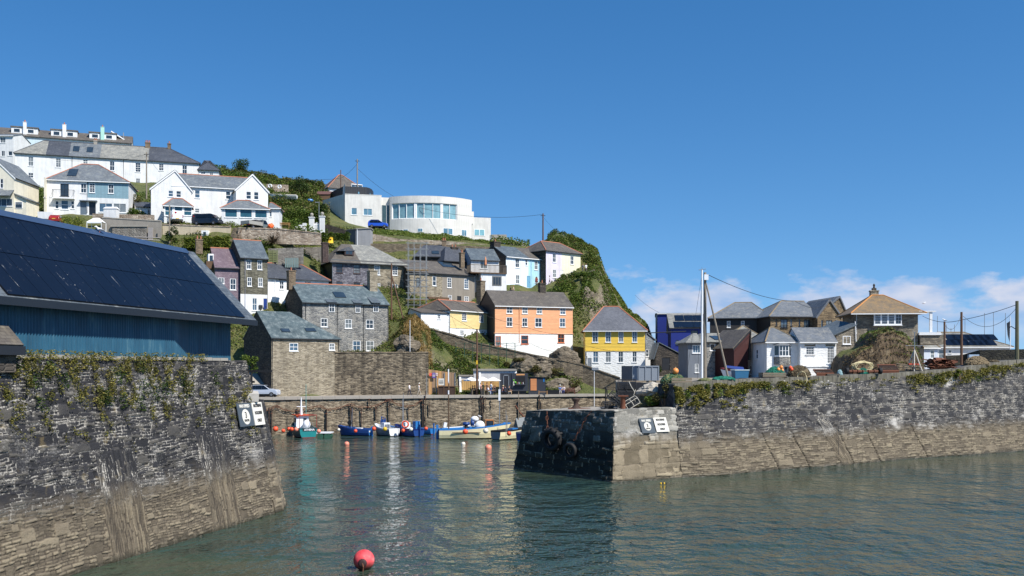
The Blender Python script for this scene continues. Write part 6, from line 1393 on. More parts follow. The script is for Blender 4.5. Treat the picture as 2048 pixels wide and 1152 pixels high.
# ---- cars and vans
TYRE = plain('tyre_rubber', S(20,20,21), .8, .2); RIM = plain('alloy', S(150,152,156), .35, .1, .6); CARG = glass('car_glass', S(18,22,28), .04)
RLAMP = plain('red_lamp', S(150,20,18), .25, .1); WLAMP = plain('clear_lamp', S(220,222,224), .15, .05); PLATE = plain('number_plate', S(212,176,60), .5, .05)
def paintcar(name, c):
    t = NT(name); t.b.inputs['Coat Weight'].default_value = .6; t.b.inputs['Coat Roughness'].default_value = .06; nz = t.noise(t.ob, 2, 3)
    return t.out(t.scal(c, t.ma('ADD', t.ma('MULTIPLY', nz, .1), .95)), .35)
def vehicle(name, label, cat, pos, rz, prof, win, W, wheels, wr, body, extra=None, wheel_w=.22):
    """prof: side outline (x forward, z); win: list of side-window outlines; body narrows above the waist"""
    r = empty(name, pos, rz, label, cat); zmax = max(z for _, z in prof); waist = zmax*.56
    hw = lambda z: W/2*(1 - max(0, z-waist)/(zmax-waist)*.16) * (1 - max(0, .35-z)*.25)
    mb = MB(); k = len(prof); v = [(x,-hw(z),z) for x,z in prof]+[(x,hw(z),z) for x,z in prof]
    mb.add(v, [tuple(range(k)), tuple(range(2*k-1,k-1,-1))]+[(i+k, (i+1)%k+k, (i+1)%k, i) for i in range(k)])
    b = mb.build('body', body, r, fix=True)
    bv = b.modifiers.new('bevel', 'BEVEL'); bv.width = .05; bv.segments = 2; bv.limit_method = 'ANGLE'; bv.angle_limit = R(25)
    for w in win:
        for s_ in (-1, 1):
            q = [(x, s_*(hw(z)+.012), z) for x,z in w]; MB().slab(q if s_ < 0 else q[::-1], .02).build('window', CARG, r)
    for x in wheels:
        for s_ in (-1, 1):
            y = s_*(W/2-.10); wb = MB().lathe([(.02,-wheel_w/2),(wr*.62,-wheel_w/2),(wr*.93,-wheel_w/2),(wr,-wheel_w*.3),(wr,wheel_w*.3),(wr*.93,wheel_w/2),(wr*.62,wheel_w/2),(.02,wheel_w/2)], (x,y,wr), 18, 'y').build('wheel', TYRE, r)
            rm = MB(); rm.lathe([(.02,-.012),(wr*.6,-.012),(wr*.6,.012),(.02,.012)], (x,y+s_*(wheel_w/2+.005),wr), 14, 'y')
            for a in range(5): rm.obox((x+wr*.33*math.cos(a*1.2566), y+s_*(wheel_w/2+.02), wr+wr*.33*math.sin(a*1.2566)), (wr*.55,.02,.05), (0,-a*1.2566,0), 1)
            rm.build('rim', [plain('dark_rim', S(60,62,66), .5), RIM], wb)
    if extra: extra(r, hw)
    return r
def carglass(r, pts, name='windscreen'): MB().slab(pts, .02).build(name, CARG, r)
def lamp(r, name, x, y, z, sx, sy, sz, m): MB().obox((x,y,z), (sx,sy,sz)).build(name, m, r)
# silver crossover on the quay (nose towards +x)
pf = [(-2.02,.28),(-2.08,.62),(-2.02,1.02),(-1.86,1.46),(-1.5,1.6),(-.3,1.66),(.25,1.6),(.98,1.12),(1.78,1.0),(2.02,.82),(2.08,.5),(2.02,.25)]
def ex(r, hw):
    carglass(r, [(.34,-.6,1.56),(1.0,-.68,1.13),(1.0,.68,1.13),(.34,.6,1.56)][::1]); carglass(r, [(-1.9,.6,1.42),(-2.05,.66,1.06),(-2.05,-.66,1.06),(-1.9,-.6,1.42)][::1], 'rear_window')
    for s_ in (-1,1): lamp(r,'headlight',1.9,s_*.66,.8,.3,.3,.16,WLAMP); lamp(r,'tail_light',-2.02,s_*.7,.95,.14,.22,.22,RLAMP)
    mb = MB(); mb.box(-1.5,.1,-.66,-.6,1.66,1.71); mb.box(-1.5,.1,.6,.66,1.66,1.71); mb.build('roof_rail', BLACKM, r); lamp(r,'number_plate',2.1,0,.45,.03,.5,.11,WLAMP)
    MB().box(-1.5,.2,-.62,.62,1.6,1.672).build('roof', BLACKM, r)
    mb = MB(); mb.box(-1.9,1.9,-.885,.885,.24,.42); mb.build('sill', BLACKM, r)
WINS = [[(-1.72,1.06),(-1.6,1.52),(-.95,1.58),(-.95,1.04)],[(-.92,1.04),(-.92,1.58),(-.08,1.59),(-.08,1.04)],[(-.05,1.04),(-.05,1.59),(.26,1.55),(.92,1.06)]]
vehicle('parked_car', 'silver car with a black roof parked on the quay beneath the stone building', 'car', (xx(528,136.5),136.5,5.0), R(-4), pf, WINS, 1.76, (-1.28,1.28), .34, paintcar('silver_paint', S(172,180,192)), ex)
pfv = [(-2.45,.3),(-2.5,.9),(-2.46,1.85),(-2.35,1.95),(.9,1.97),(1.25,1.88),(1.95,1.22),(2.4,1.02),(2.5,.7),(2.48,.3)]
def exv(logo):
    def f(r, hw):
        carglass(r, [(1.22,-.74,1.82),(1.92,-.82,1.26),(1.92,.82,1.26),(1.22,.74,1.82)]); MB().slab([(.5,-hw(1.5)-.014,1.25),(1.62,-hw(1.3)-.014,1.25),(1.15,-hw(1.8)-.014,1.78),(.5,-hw(1.8)-.014,1.78)], .02).build('window', CARG, r)
        for s_ in (-1,1): lamp(r,'headlight',2.3,s_*.75,.88,.3,.3,.22,WLAMP); lamp(r,'tail_light',-2.48,s_*.86,1.0,.08,.1,.5,RLAMP); lamp(r,'wing_mirror',1.45,s_*1.08,1.3,.14,.16,.24,BLACKM)
        lamp(r,'number_plate',-2.5,0,.6,.04,.52,.12,PLATE); lamp(r,'bumper',-2.48,0,.42,.1,1.8,.2,BLACKM); lamp(r,'bumper',2.48,0,.42,.1,1.8,.22,BLACKM)
        if logo == 'rear': 
            MB().lathe([(.16,-.01),(.16,.01)], (-2.5,.3,1.6), 14, 'x').build('emblem', RLAMP, r)
        else: MB().lathe([(.13,-.01),(.13,.01)], (-2.1,-hw(1.5)-.01,1.55), 14, 'y').build('emblem', RLAMP, r)
    return f
vehicle('van', 'white van seen from behind, parked beneath the gabled white house', 'van', ground(350,171.6,.0), R(118), pfv, [], 1.92, (-1.55,1.6), .34, paintcar('white_van_paint', S(222,224,228)), exv('rear'))
vehicle('van', 'black van parked side-on above the beige wall', 'van', ground(415,172.0,.05), R(-12), pfv, [[(-1.6,1.3),(-1.6,1.72),(.4,1.74),(.4,1.3)]], 1.92, (-1.55,1.6), .34, paintcar('black_van_paint', S(20,24,34)), exv('side'))
pfr = [(-1.95,.3),(-2.0,.75),(-1.9,1.0),(-1.3,1.42),(-.3,1.46),(.4,1.4),(1.05,.98),(1.85,.84),(1.98,.5),(1.9,.28)]
def exr(r, hw):
    carglass(r, [(-1.36,.58,1.38),(-1.86,.66,1.02),(-1.86,-.66,1.02),(-1.36,-.58,1.38)], 'rear_window'); lamp(r,'number_plate',-2.0,0,.7,.04,.52,.12,PLATE)
    for s_ in (-1,1): lamp(r,'tail_light',-1.95,s_*.68,.85,.12,.2,.22,RLAMP)
vehicle('parked_car', 'red car seen from behind beside the round yellow-green shrub', 'car', ground(113.5,172.6,.05), R(100), pfr, [[(-1.1,1.0),(-1.05,1.36),(-.3,1.4),(-.3,1.0)],[(-.22,1.0),(-.22,1.4),(.35,1.36),(.85,1.0)]], 1.7, (-1.25,1.25), .3, paintcar('red_paint', S(150,34,22)), exr)
vehicle('parked_car', 'blue car half hidden by the grass bank at the modern house', 'car', ground(756,206.4,.1), R(8), pf, WINS, 1.76, (-1.28,1.28), .34, paintcar('bright_blue_paint', S(20,74,184)), ex)
# tipper truck
def ext(r, hw):
    mb = MB(); mb.box(-2.7,.55,-1.0,1.0,.82,.94); 
    for a in ((-2.7,.55,-1.0,-.94),(-2.7,.55,.94,1.0)): mb.box(a[0],a[1],a[2],a[3],.94,1.42)
    mb.box(-2.74,-2.68,-1.0,1.0,.9,1.42); mb.box(.5,.56,-1,1,.94,1.6); mb.build('tipper_bed', plain('dirty_alloy', S(150,148,140), .5, .25), r)
    mb = MB(); mb.box(-2.5,.6,-.4,.4,.5,.8); mb.build('chassis', BLACKM, r)
    mb = MB(); mb.box(-.9,.4,-.8,.8,.94,1.75); mb.build('tool_box', plain('dark_grey_box', S(70,70,70), .6), r)
    for s_ in (-1,1): lamp(r,'tail_light',-2.72,s_*.85,.72,.06,.3,.12,RLAMP)
    lamp(r,'number_plate',-2.74,0,.7,.04,.52,.12,PLATE); carglass(r, [(1.5,-.76,1.85),(1.95,-.82,1.2),(1.95,.82,1.2),(1.5,.76,1.85)])
vehicle('tipper_truck', 'grey tipper truck seen from behind beside the orange cement mixer', 'truck', ground(513,171.8,.05), R(60), [(.7,.45),(.7,1.95),(1.45,1.95),(1.95,1.2),(2.25,1.1),(2.3,.45)], [[(.85,1.25),(.85,1.8),(1.4,1.8),(1.75,1.25)]], 1.9, (-1.7,1.6), .36, paintcar('grey_green_paint', S(96,104,100)), ext)
r = empty('cement_mixer', ground(541,171.4), .4, 'orange cement mixer on the terrace beside the tipper truck', 'cement mixer')
ORG = plain('orange_plastic', S(226,98,40), .45, .12)
MB().lathe([(.25,-.45),(.5,-.2),(.52,.1),(.3,.55),(.28,.56)], (0,0,0), 14).xf(Matrix.Translation((0,0,1.15)) @ Matrix.Rotation(R(50),4,'Y')).build('drum', ORG, r)
mb = MB(); mb.tube([(-.5,-.3,0),(0,-.3,1.1),(.5,-.3,0)], .04, 6); mb.tube([(-.5,.3,0),(0,.3,1.1),(.5,.3,0)], .04, 6); mb.tube([(-.5,-.3,.1),(-.5,.3,.1)], .03, 6); mb.build('stand', ORG, r)

# ---- boats
def boat(label, px, d, head, L, B, f0, f1, hull, stripe, boot, transom=None, deck=None, name='fishing_boat', cat='boat', fn=None, raked=.5):
    """stern at (px, d); head = compass of the bow in plan (0 = +x, 90 = away)"""
    r = empty(name, (xx(px,d),d,0), R(head), label, cat); N = 16
    ts = [i/N for i in range(N+1)]
    hb = lambda t: B/2*(.84+.16*math.sin(min(1,t*1.8)*math.pi/2))*max(.015, 1-max(0,(t-.42)/.58)**2.3)
    sh = lambda t: f0+(f1-f0)*t**2.2
    def row(q):
        out = []
        for t in ts:
            s_ = sh(t); fl = (1, 1, .93, .78, .03)[q]; z = (s_, s_-.17, .42*s_, .10, -.35)[q]
            out.append((L*t + raked*(z/ f1 if z > 0 else 0)*t**3 , hb(t)*fl, z))
        return out
    rows = [row(q) for q in range(5)]; v = []; 
    for sgn in (1,-1):
        for rw in rows: v += [(x,y*sgn,z) for x,y,z in rw]
    n = N+1; mb = MB(); mb.v = v; mats = [stripe, hull, hull, boot]
    for sgn in (0,1):
        o = sgn*5*n
        for q in range(4):
            for i in range(N):
                f = (o+q*n+i, o+q*n+i+1, o+(q+1)*n+i+1, o+(q+1)*n+i); mb.f.append(f if sgn == 0 else f[::-1]); mb.m.append((0,1,1,2)[q])
    for q in range(4): mb.f.append((q*n, (q+1)*n, 5*n+(q+1)*n, 5*n+q*n)); mb.m.append((0 if q == 0 else 3) if q < 3 else 2)
    for q in range(4): mb.f.append((q*n+N, 5*n+q*n+N, 5*n+(q+1)*n+N, (q+1)*n+N)); mb.m.append((0,1,1,2)[q])
    h = mb.build('hull', [stripe, hull, boot, transom or hull], r, fix=True)
    mb = MB(); top = [(x,y,z) for x,y,z in rows[0]]
    inn = [(max(.08,min(x, L*.985)), max(.0,y-.09), z) for x,y,z in rows[0]]; lowr = [(x,y*.96,sh(t)-.42) for (x,y,z),t in zip(inn,ts)]
    for sgn in (1,-1):
        a = [(x,y*sgn,z+.004) for x,y,z in top]; b = [(x,y*sgn,z+.03) for x,y,z in inn]; c = [(x,y*sgn,z) for x,y,z in lowr]
        mb.add(a+b+c, [(i,i+1,n+i+1,n+i) for i in range(N)]+[(n+i,n+i+1,2*n+i+1,2*n+i) for i in range(N)])
    mb.add([top[0],(top[0][0],-top[0][1],top[0][2]),(inn[0][0],-inn[0][1],inn[0][2]+.03),(inn[0][0],inn[0][1],inn[0][2]+.03),(lowr[0][0],-lowr[0][1],lowr[0][2]),(lowr[0][0],lowr[0][1],lowr[0][2])], [(0,1,2,3),(3,2,4,5)])
    mb.build('gunwale', stripe, r, fix=True)
    mb = MB(); mb.add([(x,y,z+.01) for x,y,z in lowr]+[(x,-y,z+.01) for x,y,z in lowr], [(i,n+i,n+i+1,i+1) for i in range(N)]); mb.build('deck', deck or plain('pale_deck', S(176,178,176), .7), r, fix=True)
    if fn: fn(r, L, B, f0, f1, sh, hb)
    return r
def prt(r, name, m, fn, smooth=False): mb = MB(); fn(mb); return mb.build(name, m, r, smooth)
TEAL = plain('teal_paint', S(28,122,124), .4, .15); DTEAL = plain('dark_teal_paint', S(22,70,78), .4, .15); BLUEP = plain('boat_blue', S(32,66,126), .4, .15); CREAMP = plain('boat_cream', S(226,216,176), .45, .12); WHITEP = plain('boat_white', S(224,226,228), .4, .1)
SKYB = plain('sky_blue_paint', S(44,112,176), .4, .12); NAVYP = plain('boat_navy', S(16,34,92), .4, .15); REDP = plain('boot_red', S(104,36,34), .6, .3); GREYP = plain('boat_grey', S(112,116,122), .5, .12); BOOTK = plain('boot_black', S(26,26,28), .6); ORP = plain('roof_orange', S(214,88,44), .5, .15)
def athena(r, L, B, f0, f1, sh, hb):
    cb = prt(r, 'cabin', [WHITEP], lambda m: m.add([(3.0,-.85,.8),(4.7,-.7,.9),(4.7,.7,.9),(3.0,.85,.8),(3.05,-.8,2.7),(4.9,-.62,2.75),(4.9,.62,2.75),(3.05,.8,2.7)], [(0,3,2,1),(4,5,6,7),(0,1,5,4),(1,2,6,5),(2,3,7,6),(3,0,4,7)]))
    prt(cb, 'cabin_roof', ORP, lambda m: m.box(2.7,5.15,-.95,.95,2.72,2.84))
    for s_ in (-1,1): prt(cb, 'cabin_window', GLASS, lambda m: (m.box(3.3,3.75,s_*.87-.03,s_*.87+.03,1.85,2.4), m.box(4.0,4.5,s_*.8-.06,s_*.8+.03,1.85,2.4)))
    prt(cb, 'cabin_window', GLASS, lambda m: (m.box(3.0,3.05,-.55,-.1,1.8,2.4)))
    prt(r, 'mast', WHITEP, lambda m: (m.tube([(3.3,.1,2.8),(3.35,.1,5.1)], [.2,.05], 6), m.tube([(3.3,-.5,3.9),(3.3,.7,3.9)], .05, 5)))
    prt(r, 'gantry', plain('rusty_red_paint', S(150,56,44), .6, .3), lambda m: (m.tube([(.2,-1.1,1.2),(.2,-1.1,2.9),(.2,1.1,2.9),(.2,1.1,1.2)], .045, 6), m.tube([(.2,-1.1,2.9),(3,-.9,2.9)], .05, 6), m.tube([(.2,1.1,2.9),(3,.9,2.9)], .05, 6)))
    prt(r, 'canvas_bag', WHITEP, lambda m: m.ball((2.3,-.35,1.6), .52, 9, 0, 1.2), True)
    bd = prt(r, 'name_board', BLACKM, lambda m: m.box(-.035,-.005,-.95,.75,.88,1.22))
    text('ATHENA', .34, WHITEP, r, Matrix.Translation((-.045,-.1,1.05)) @ Matrix.Rotation(R(-90),4,'Z') @ RX90, bold=.01)
    prt(r, 'rail', GREYM, lambda m: (m.tube([(2.6,-1.25,1.2),(2.6,-1.25,1.75),(4.2,-1.05,1.85),(4.2,-1.05,1.3)], .025, 5)))
boat('teal fishing boat with white cabin and orange roof, lettered ATHENA on its stern', 617, 127.6, 116, 6.4, 2.7, 1.25, 1.85, DTEAL, DTEAL, REDP, TEAL, fn=athena)
def small(mcol, items):
    def f(r, L, B, f0, f1, sh, hb):
        for t in (.25,.55): prt(r, 'thwart', WOOD, lambda m: m.box(L*t-.14,L*t+.14,-hb(t)+.1,hb(t)-.1,sh(t)-.2,sh(t)-.15))
        items(r, L, B, f0, f1, sh, hb)
    return f
def it_blue(r, L, B, f0, f1, sh, hb):
    prt(r, 'rudder', SKYB, lambda m: m.box(-.28,-.02,-.05,.05,-.2,1.25)); prt(r, 'mast', GREYM, lambda m: m.tube([(L*.66,0,.4),(L*.62,0,3.6)], [.05,.025], 6))
    prt(r, 'engine_box', WHITEP, lambda m: m.box(L*.3,L*.5,-.35,.35,.5,1.05)); prt(r, 'pot_hauler', BLACKM, lambda m: (m.tube([(L*.68,.3,.6),(L*.68,.3,1.7)], .06, 6), m.lathe([(.05,-.08),(.3,-.08),(.3,.08),(.05,.08)], (L*.68,.3,1.7), 10, 'y')))
    prt(r, 'stern_mark', WHITEP, lambda m: (m.box(-.03,-.005,-.62,-.2,.5,.72), m.box(-.03,-.005,.2,.62,.5,.72)))
boat('small open blue boat with a tall rudder and orange fender, next to the teal boat', 742, 131.5, 164, 4.3, 1.8, .95, 1.35, BLUEP, BLUEP, BOOTK, SKYB, fn=small(0, it_blue))
def it_white(r, L, B, f0, f1, sh, hb):
    prt(r, 'engine_box', [WHITEP, GREYP], lambda m: (m.box(L*.42,L*.62,-.5,.4,.5,1.7), m.box(L*.4,L*.42,-.4,.3,.7,1.5,1))); prt(r, 'hauler_arm', BLUEP, lambda m: (m.tube([(L*.65,-.4,.8),(L*.65,-.4,2.2),(L*.6,.3,2.5),(L*.58,.5,1.6)], .07, 6), m.box(L*.66,L*.75,-.5,0,1.2,2.1)))
boat('grey and white open boat with a white engine box and yellow buoy', 789, 130.5, 128, 4.6, 1.9, 1.0, 1.5, GREYP, WHITEP, BOOTK, WHITEP, fn=small(0, it_white))
def it_blue2(r, L, B, f0, f1, sh, hb):
    prt(r, 'wheel_box', WHITEP, lambda m: m.box(L*.5,L*.7,-.45,.35,.6,1.75)); prt(r, 'locker', SKYB, lambda m: m.box(.25,.9,-.35,.35,.8,2.0)); prt(r, 'mast', GREYM, lambda m: (m.tube([(L*.72,0,.8),(L*.72,0,4.8)], .04, 6), m.tube([(L*.72,-.4,3.6),(L*.72,.4,3.6)], .03, 5))); prt(r, 'rudder', BLUEP, lambda m: m.box(-.28,-.02,-.05,.05,-.2,1.6))
boat('bright blue open boat with an orange lifebuoy and sky-blue locker', 838, 130, 132, 5.0, 2.1, 1.0, 1.45, BLUEP, NAVYP, BOOTK, BLUEP, fn=small(0, it_blue2))
def it_b3(r, L, B, f0, f1, sh, hb): prt(r, 'oar', WOOD, lambda m: m.tube([(.4,.3,.75),(2.6,-.2,.9)], .03, 5)); prt(r, 'rudder', SKYB, lambda m: m.box(-.22,-.02,-.04,.04,-.1,1.5))
boat('small sky-blue dinghy tucked behind the bright blue boat', 866, 134.5, 150, 3.0, 1.5, .75, .95, SKYB, SKYB, REDP, SKYB, name='dinghy', fn=small(0, it_b3))
def it_w2(r, L, B, f0, f1, sh, hb): prt(r, 'outboard', [WHITEP, BLACKM], lambda m: (m.obox((-.2,0,1.3),(.4,.35,.7),(0,.2,0)), m.box(-.25,-.12,-.06,.06,-.2,1.1,1))); prt(r, 'canopy', WHITEP, lambda m: m.slab([(L*.55,-hb(.55),1.15),(L*.98,-.08,1.42),(L*.98,.08,1.42),(L*.55,hb(.55),1.15)], .06)); 
boat('white motor boat with blue sides moored behind the long cream boat', 893, 134, 16, 4.6, 1.8, .95, 1.25, BLUEP, WHITEP, BOOTK, WHITEP, name='motor_boat', fn=small(0, it_w2))
def it_c2(r, L, B, f0, f1, sh, hb): prt(r, 'bow_cover', SKYB, lambda m: m.slab([(L*.5,-hb(.5),1.0),(L*.97,-.1,1.28),(L*.97,.1,1.28),(L*.5,hb(.5),1.0)], .06)); prt(r, 'outboard', GREYM, lambda m: m.obox((-.15,0,1.1),(.35,.3,.6)))
boat('white dinghy with a blue bow cover behind the grey and white boat', 820, 134, 168, 3.6, 1.6, .85, 1.15, WHITEP, WHITEP, BOOTK, name='dinghy', fn=small(0, it_c2))
def big(r, L, B, f0, f1, sh, hb):
    w = prt(r, 'wheelhouse', plain('varnished_wood', S(168,110,62), .4, .2), lambda m: [m.box(x,x+.08,y,y+.08,.9,2.3) for x in (5.9,6.9) for y in (-.75,.67)] + [m.box(5.9,6.98,-.75,.75,2.25,2.36), m.box(5.9,6.98,-.76,-.68,.9,1.3), m.box(5.9,6.98,.68,.76,.9,1.3)])
    prt(w, 'wheelhouse_glass', GLASS, lambda m: (m.box(5.98,6.9,-.72,-.70,1.3,2.25), m.box(6.92,6.94,-.67,.67,1.3,2.25)))
    prt(r, 'engine', [WHITEP, BLUEP, BLACKM], lambda m: (m.ball((4.6,-.1,2.45), .55, 10, 0, .7), m.box(4.1,4.5,-.5,.4,1.6,2.3,1), m.lathe([(.06,-.1),(.62,-.1),(.62,.1),(.06,.1)], (5.2,-.6,1.65), 14, 'y'), m.box(4.3,5.6,-.4,.4,.7,1.5,2), m.box(3.3,3.7,-.4,.3,.7,2.1,2), m.box(3.1,3.9,-.5,.4,1.7,2.05,1)), True)
    prt(r, 'mast', WOODB, lambda m: m.tube([(1.3,0,.7),(1.25,.1,9.2)], [.09,.05], 7)); prt(r, 'mast_band', WHITEP, lambda m: (m.tube([(1.26,.1,7.0),(1.258,.1,8.8)], .085, 7), m.tube([(1.27,.06,5.6),(1.268,.06,6.1)], .095, 7)))
    prt(r, 'rubbing_strake', WOODB, lambda m: m.box(1.6,5.2,-hb(.35)-.06,-hb(.35)+.03,.78,.86)); prt(r, 'rudder', SKYB, lambda m: m.box(-.3,-.02,-.06,.06,-.2,1.75)); prt(r, 'post', WOOD, lambda m: m.tube([(8.0,-.2,1.0),(8.0,-.2,3.0)], .05, 6))
boat('long cream fishing boat with a blue gunwale and wooden wheelhouse', 877, 126.5, 9, 8.4, 2.6, 1.25, 1.95, CREAMP, SKYB, REDP, plain('transom_olive', S(92,94,82), .6), fn=big, raked=.9)
boat('cream open boat with a grey stern, lying nearest the dark pier head but one', 991, 124.2, 48, 5.2, 2.0, 1.15, 1.4, CREAMP, BOOTK, BOOTK, GREYP, fn=small(0, lambda r, L, B, f0, f1, sh, hb: (prt(r, 'post', GREYM, lambda m: m.tube([(L*.45,.2,.6),(L*.45,.2,3.0)], .05, 6)), prt(r, 'fish_box', SKYB, lambda m: m.box(L*.5,L*.7,-.5,.3,.75,1.35)))))
boat('dark blue boat half hidden by the pier head', 1043, 121.5, 60, 4.6, 1.9, 1.15, 1.35, NAVYP, GREYP, plain('boot_teal', S(30,88,110), .5), NAVYP, fn=small(0, lambda r, L, B, f0, f1, sh, hb: prt(r, 'canopy_frame', WOODB, lambda m: (m.tube([(1.2,-.6,.8),(1.2,-.6,1.9),(1.2,.6,1.9),(1.2,.6,.8)], .04, 5)))))
boat('grey tarpaulined boat hauled close to the quay wall behind the cream open boat', 1030, 134, 20, 4.2, 1.9, .9, 1.3, GREYP, GREYP, BOOTK, name='covered_boat', fn=lambda r, L, B, f0, f1, sh, hb: prt(r, 'tarpaulin', plain('grey_tarpaulin', S(104,110,112), .6, .25), lambda m: m.add([(.1,-.9,1.0),(.1,.9,1.0),(.1,0,2.2),(3.9,-.4,1.3),(3.9,.4,1.3),(3.9,0,2.6)], [(0,3,5,2),(1,2,5,4),(0,2,1),(3,4,5)])))
r = empty('float_raft', (xx(650,129),129,0), 0, 'low green and white float moored beside the teal boat', 'raft')
GRN = plain('float_green', S(44,84,66), .6, .2); prt(r, 'pontoon', GRN, lambda m: [m.lathe([(.05,-.9),(.42,-.9),(.42,.9),(.05,.9)], (x,0,.18), 12, 'y') for x in (-.45,.45)]); prt(r, 'platform', WHITEP, lambda m: m.box(-.95,.95,-.95,.95,.55,.68))
# fenders and mooring buoys
ORB = plain('orange_buoy', S(224,84,48), .45, .15); PKB = plain('faded_pink_buoy', S(222,136,112), .5, .15); WHB = plain('pale_buoy', S(216,208,192), .5, .12); YLB = plain('yellow_buoy', S(214,172,40), .5, .12)
def ball(label, px, py, d, rad, m, name='fender', group=None, zmin=None):
    p = P(px, py, d); o = empty(name, p, 0, label, 'buoy' if name == 'mooring_buoy' else 'fender', group)
    MB().ball((0,0,0), rad, 14).build('float', m, o, True); MB().lathe([(rad*.2,rad*.9),(rad*.16,rad*1.25),(rad*.05,rad*1.3)], (0,0,0), 8).build('eye', BLACKM, o); return o
FG = 'round fenders hung along the moored boats'
for lab, px, py, d, rd, m in (('orange fender at the bow of the teal boat', 551, 858, 129.6, .36, ORB), ('orange fender low on the side of the teal boat below its cabin door', 566.5, 861.5, 128.6, .26, ORB), ('first of two touching orange fenders on the teal boat', 578, 858, 127.6, .26, ORB), ('second of two touching orange fenders on the teal boat', 583.5, 858.5, 127.3, .26, ORB),
    ('pinkish-orange fender by the stern corner of the teal boat', 592.5, 858.8, 126.6, .28, PKB), ('orange fender on the cabin roof edge of the teal boat', 595, 832.5, 130, .2, ORB), ('pale orange fender between the teal boat and the green float', 637.5, 862.5, 126.8, .28, PKB), ('pale fender at the bow of the small open blue boat', 677.5, 859.5, 131.6, .2, WHB), ('orange fender on the side of the small open blue boat', 711, 862, 130.4, .24, ORB),
    ('red fender between the blue boat and the grey and white boat', 748, 857.5, 131, .28, ORB), ('yellow buoy hung on the grey and white boat', 770, 858, 129.4, .28, YLB), ('orange fender at the bow of the bright blue boat', 806, 861, 130.6, .26, ORB), ('white fender on the side of the bright blue boat', 822, 858.5, 129.6, .27, WHB), ('orange fender at the stern of the bright blue boat', 852, 857, 128.8, .24, ORB),
    ('bright orange fender amidships on the long cream boat', 930.5, 863.5, 125.0, .34, ORB), ('white fender at the bow of the long cream boat', 971.5, 861.5, 124.6, .34, WHB), ('orange fender on the cream open boat', 1018, 867, 122.6, .28, ORB)): ball(lab, px, py, d, rd, m, group=FG)
ball('pinkish mooring buoy afloat in front of the small blue boat', 693.5, 888, 116.3, .30, PKB, 'mooring_buoy'); ball('pale buff mooring buoy afloat in front of the long cream boat', 926.5, 888, 117.2, .26, WHB, 'mooring_buoy'); ball('larger pink-orange mooring buoy afloat below the cream open boat', 976.5, 895.5, 111.2, .38, PKB, 'mooring_buoy')
bb = empty('mooring_buoy', P(728,1120,44.6), 0, 'big red mooring buoy floating in the foreground water', 'buoy'); tb_ = NT('sunfaded_red_buoy'); nz = tb_.noise(tb_.ob, 3, 5); sz = tb_.n('ShaderNodeSeparateXYZ', {'Vector': tb_.ob}).outputs[2]
BUOY = tb_.out(tb_.mix(tb_.ss(tb_.ma('ADD', sz, tb_.ma('MULTIPLY', nz, .3)), .2, -.25), tb_.ramp(nz, (.3, S(196,52,60)), (.6, S(222,84,88)), (.8, S(226,150,140))), S(84,54,40)), .72)
MB().ball((0,0,0), .47, 24).build('float', BUOY, bb, True); mb = MB(); mb.lathe([(.17,-.06),(.2,.02),(.14,.06),(.06,.06)], (0,0,0), 14).xf(Matrix.Translation((0,-.45,-.06)) @ Matrix.Rotation(R(82),4,'X')); mb.build('mooring_eye', plain('dark_rusty_eye', S(52,30,28), .7, .3), bb, True)
MB().tube([(.0,-.50,-.05),(.05,-.55,-.2),(.02,-.5,-.45)], .035, 6).build('shackle', RUST, bb)
yf = empty('net_float', P(1327,967,77.4), 0, 'small yellow and black float by the foot of the pier head', 'float'); prt(yf, 'float', [YLB, BLACKM], lambda m: [m.ball((x,.0,.0), .085, 8, i % 2) for i, x in enumerate((-.2,-.07,.06,.19))], True)
lb_ = empty('lifebuoy', P(810.5,848.5,129.6), 0, 'orange lifebuoy ring on the bright blue boat', 'lifebuoy'); prt(lb_, 'ring', ORB, lambda m: m.tube([(.4*math.cos(a),0,.4*math.sin(a)) for a in np.linspace(0,2*math.pi,20,endpoint=False)], .1, 8, closed=True), True)
prt(lb_, 'grab_rope', WHITEP, lambda m: m.tube([(.52*math.cos(a),-.02,.52*math.sin(a)) for a in np.linspace(0,2*math.pi,12,endpoint=False)], .018, 5, closed=True))
wb = boat('old white rowing boat lying on the green hillside', 594, 206, 180, 5.4, 1.7, .5, .8, WHITEP, plain('boat_buff', S(190,184,166), .6), WHITEP, name='rowing_boat'); wb.location = (xx(594,206), 206, zz(395,206)); 
for lab, px, py in (('white lifebuoy ring on the low wall up on the hill', 559, 373.5), ('second white lifebuoy ring nearer the dark hill shrub', 540, 372)):
    o = empty('lifebuoy', P(px,py,212.6), 0, lab, 'lifebuoy'); prt(o, 'ring', WHITEP, lambda m: m.tube([(.34*math.cos(a),0,.34*math.sin(a)) for a in np.linspace(0,2*math.pi,16,endpoint=False)], .12, 7, closed=True), True)

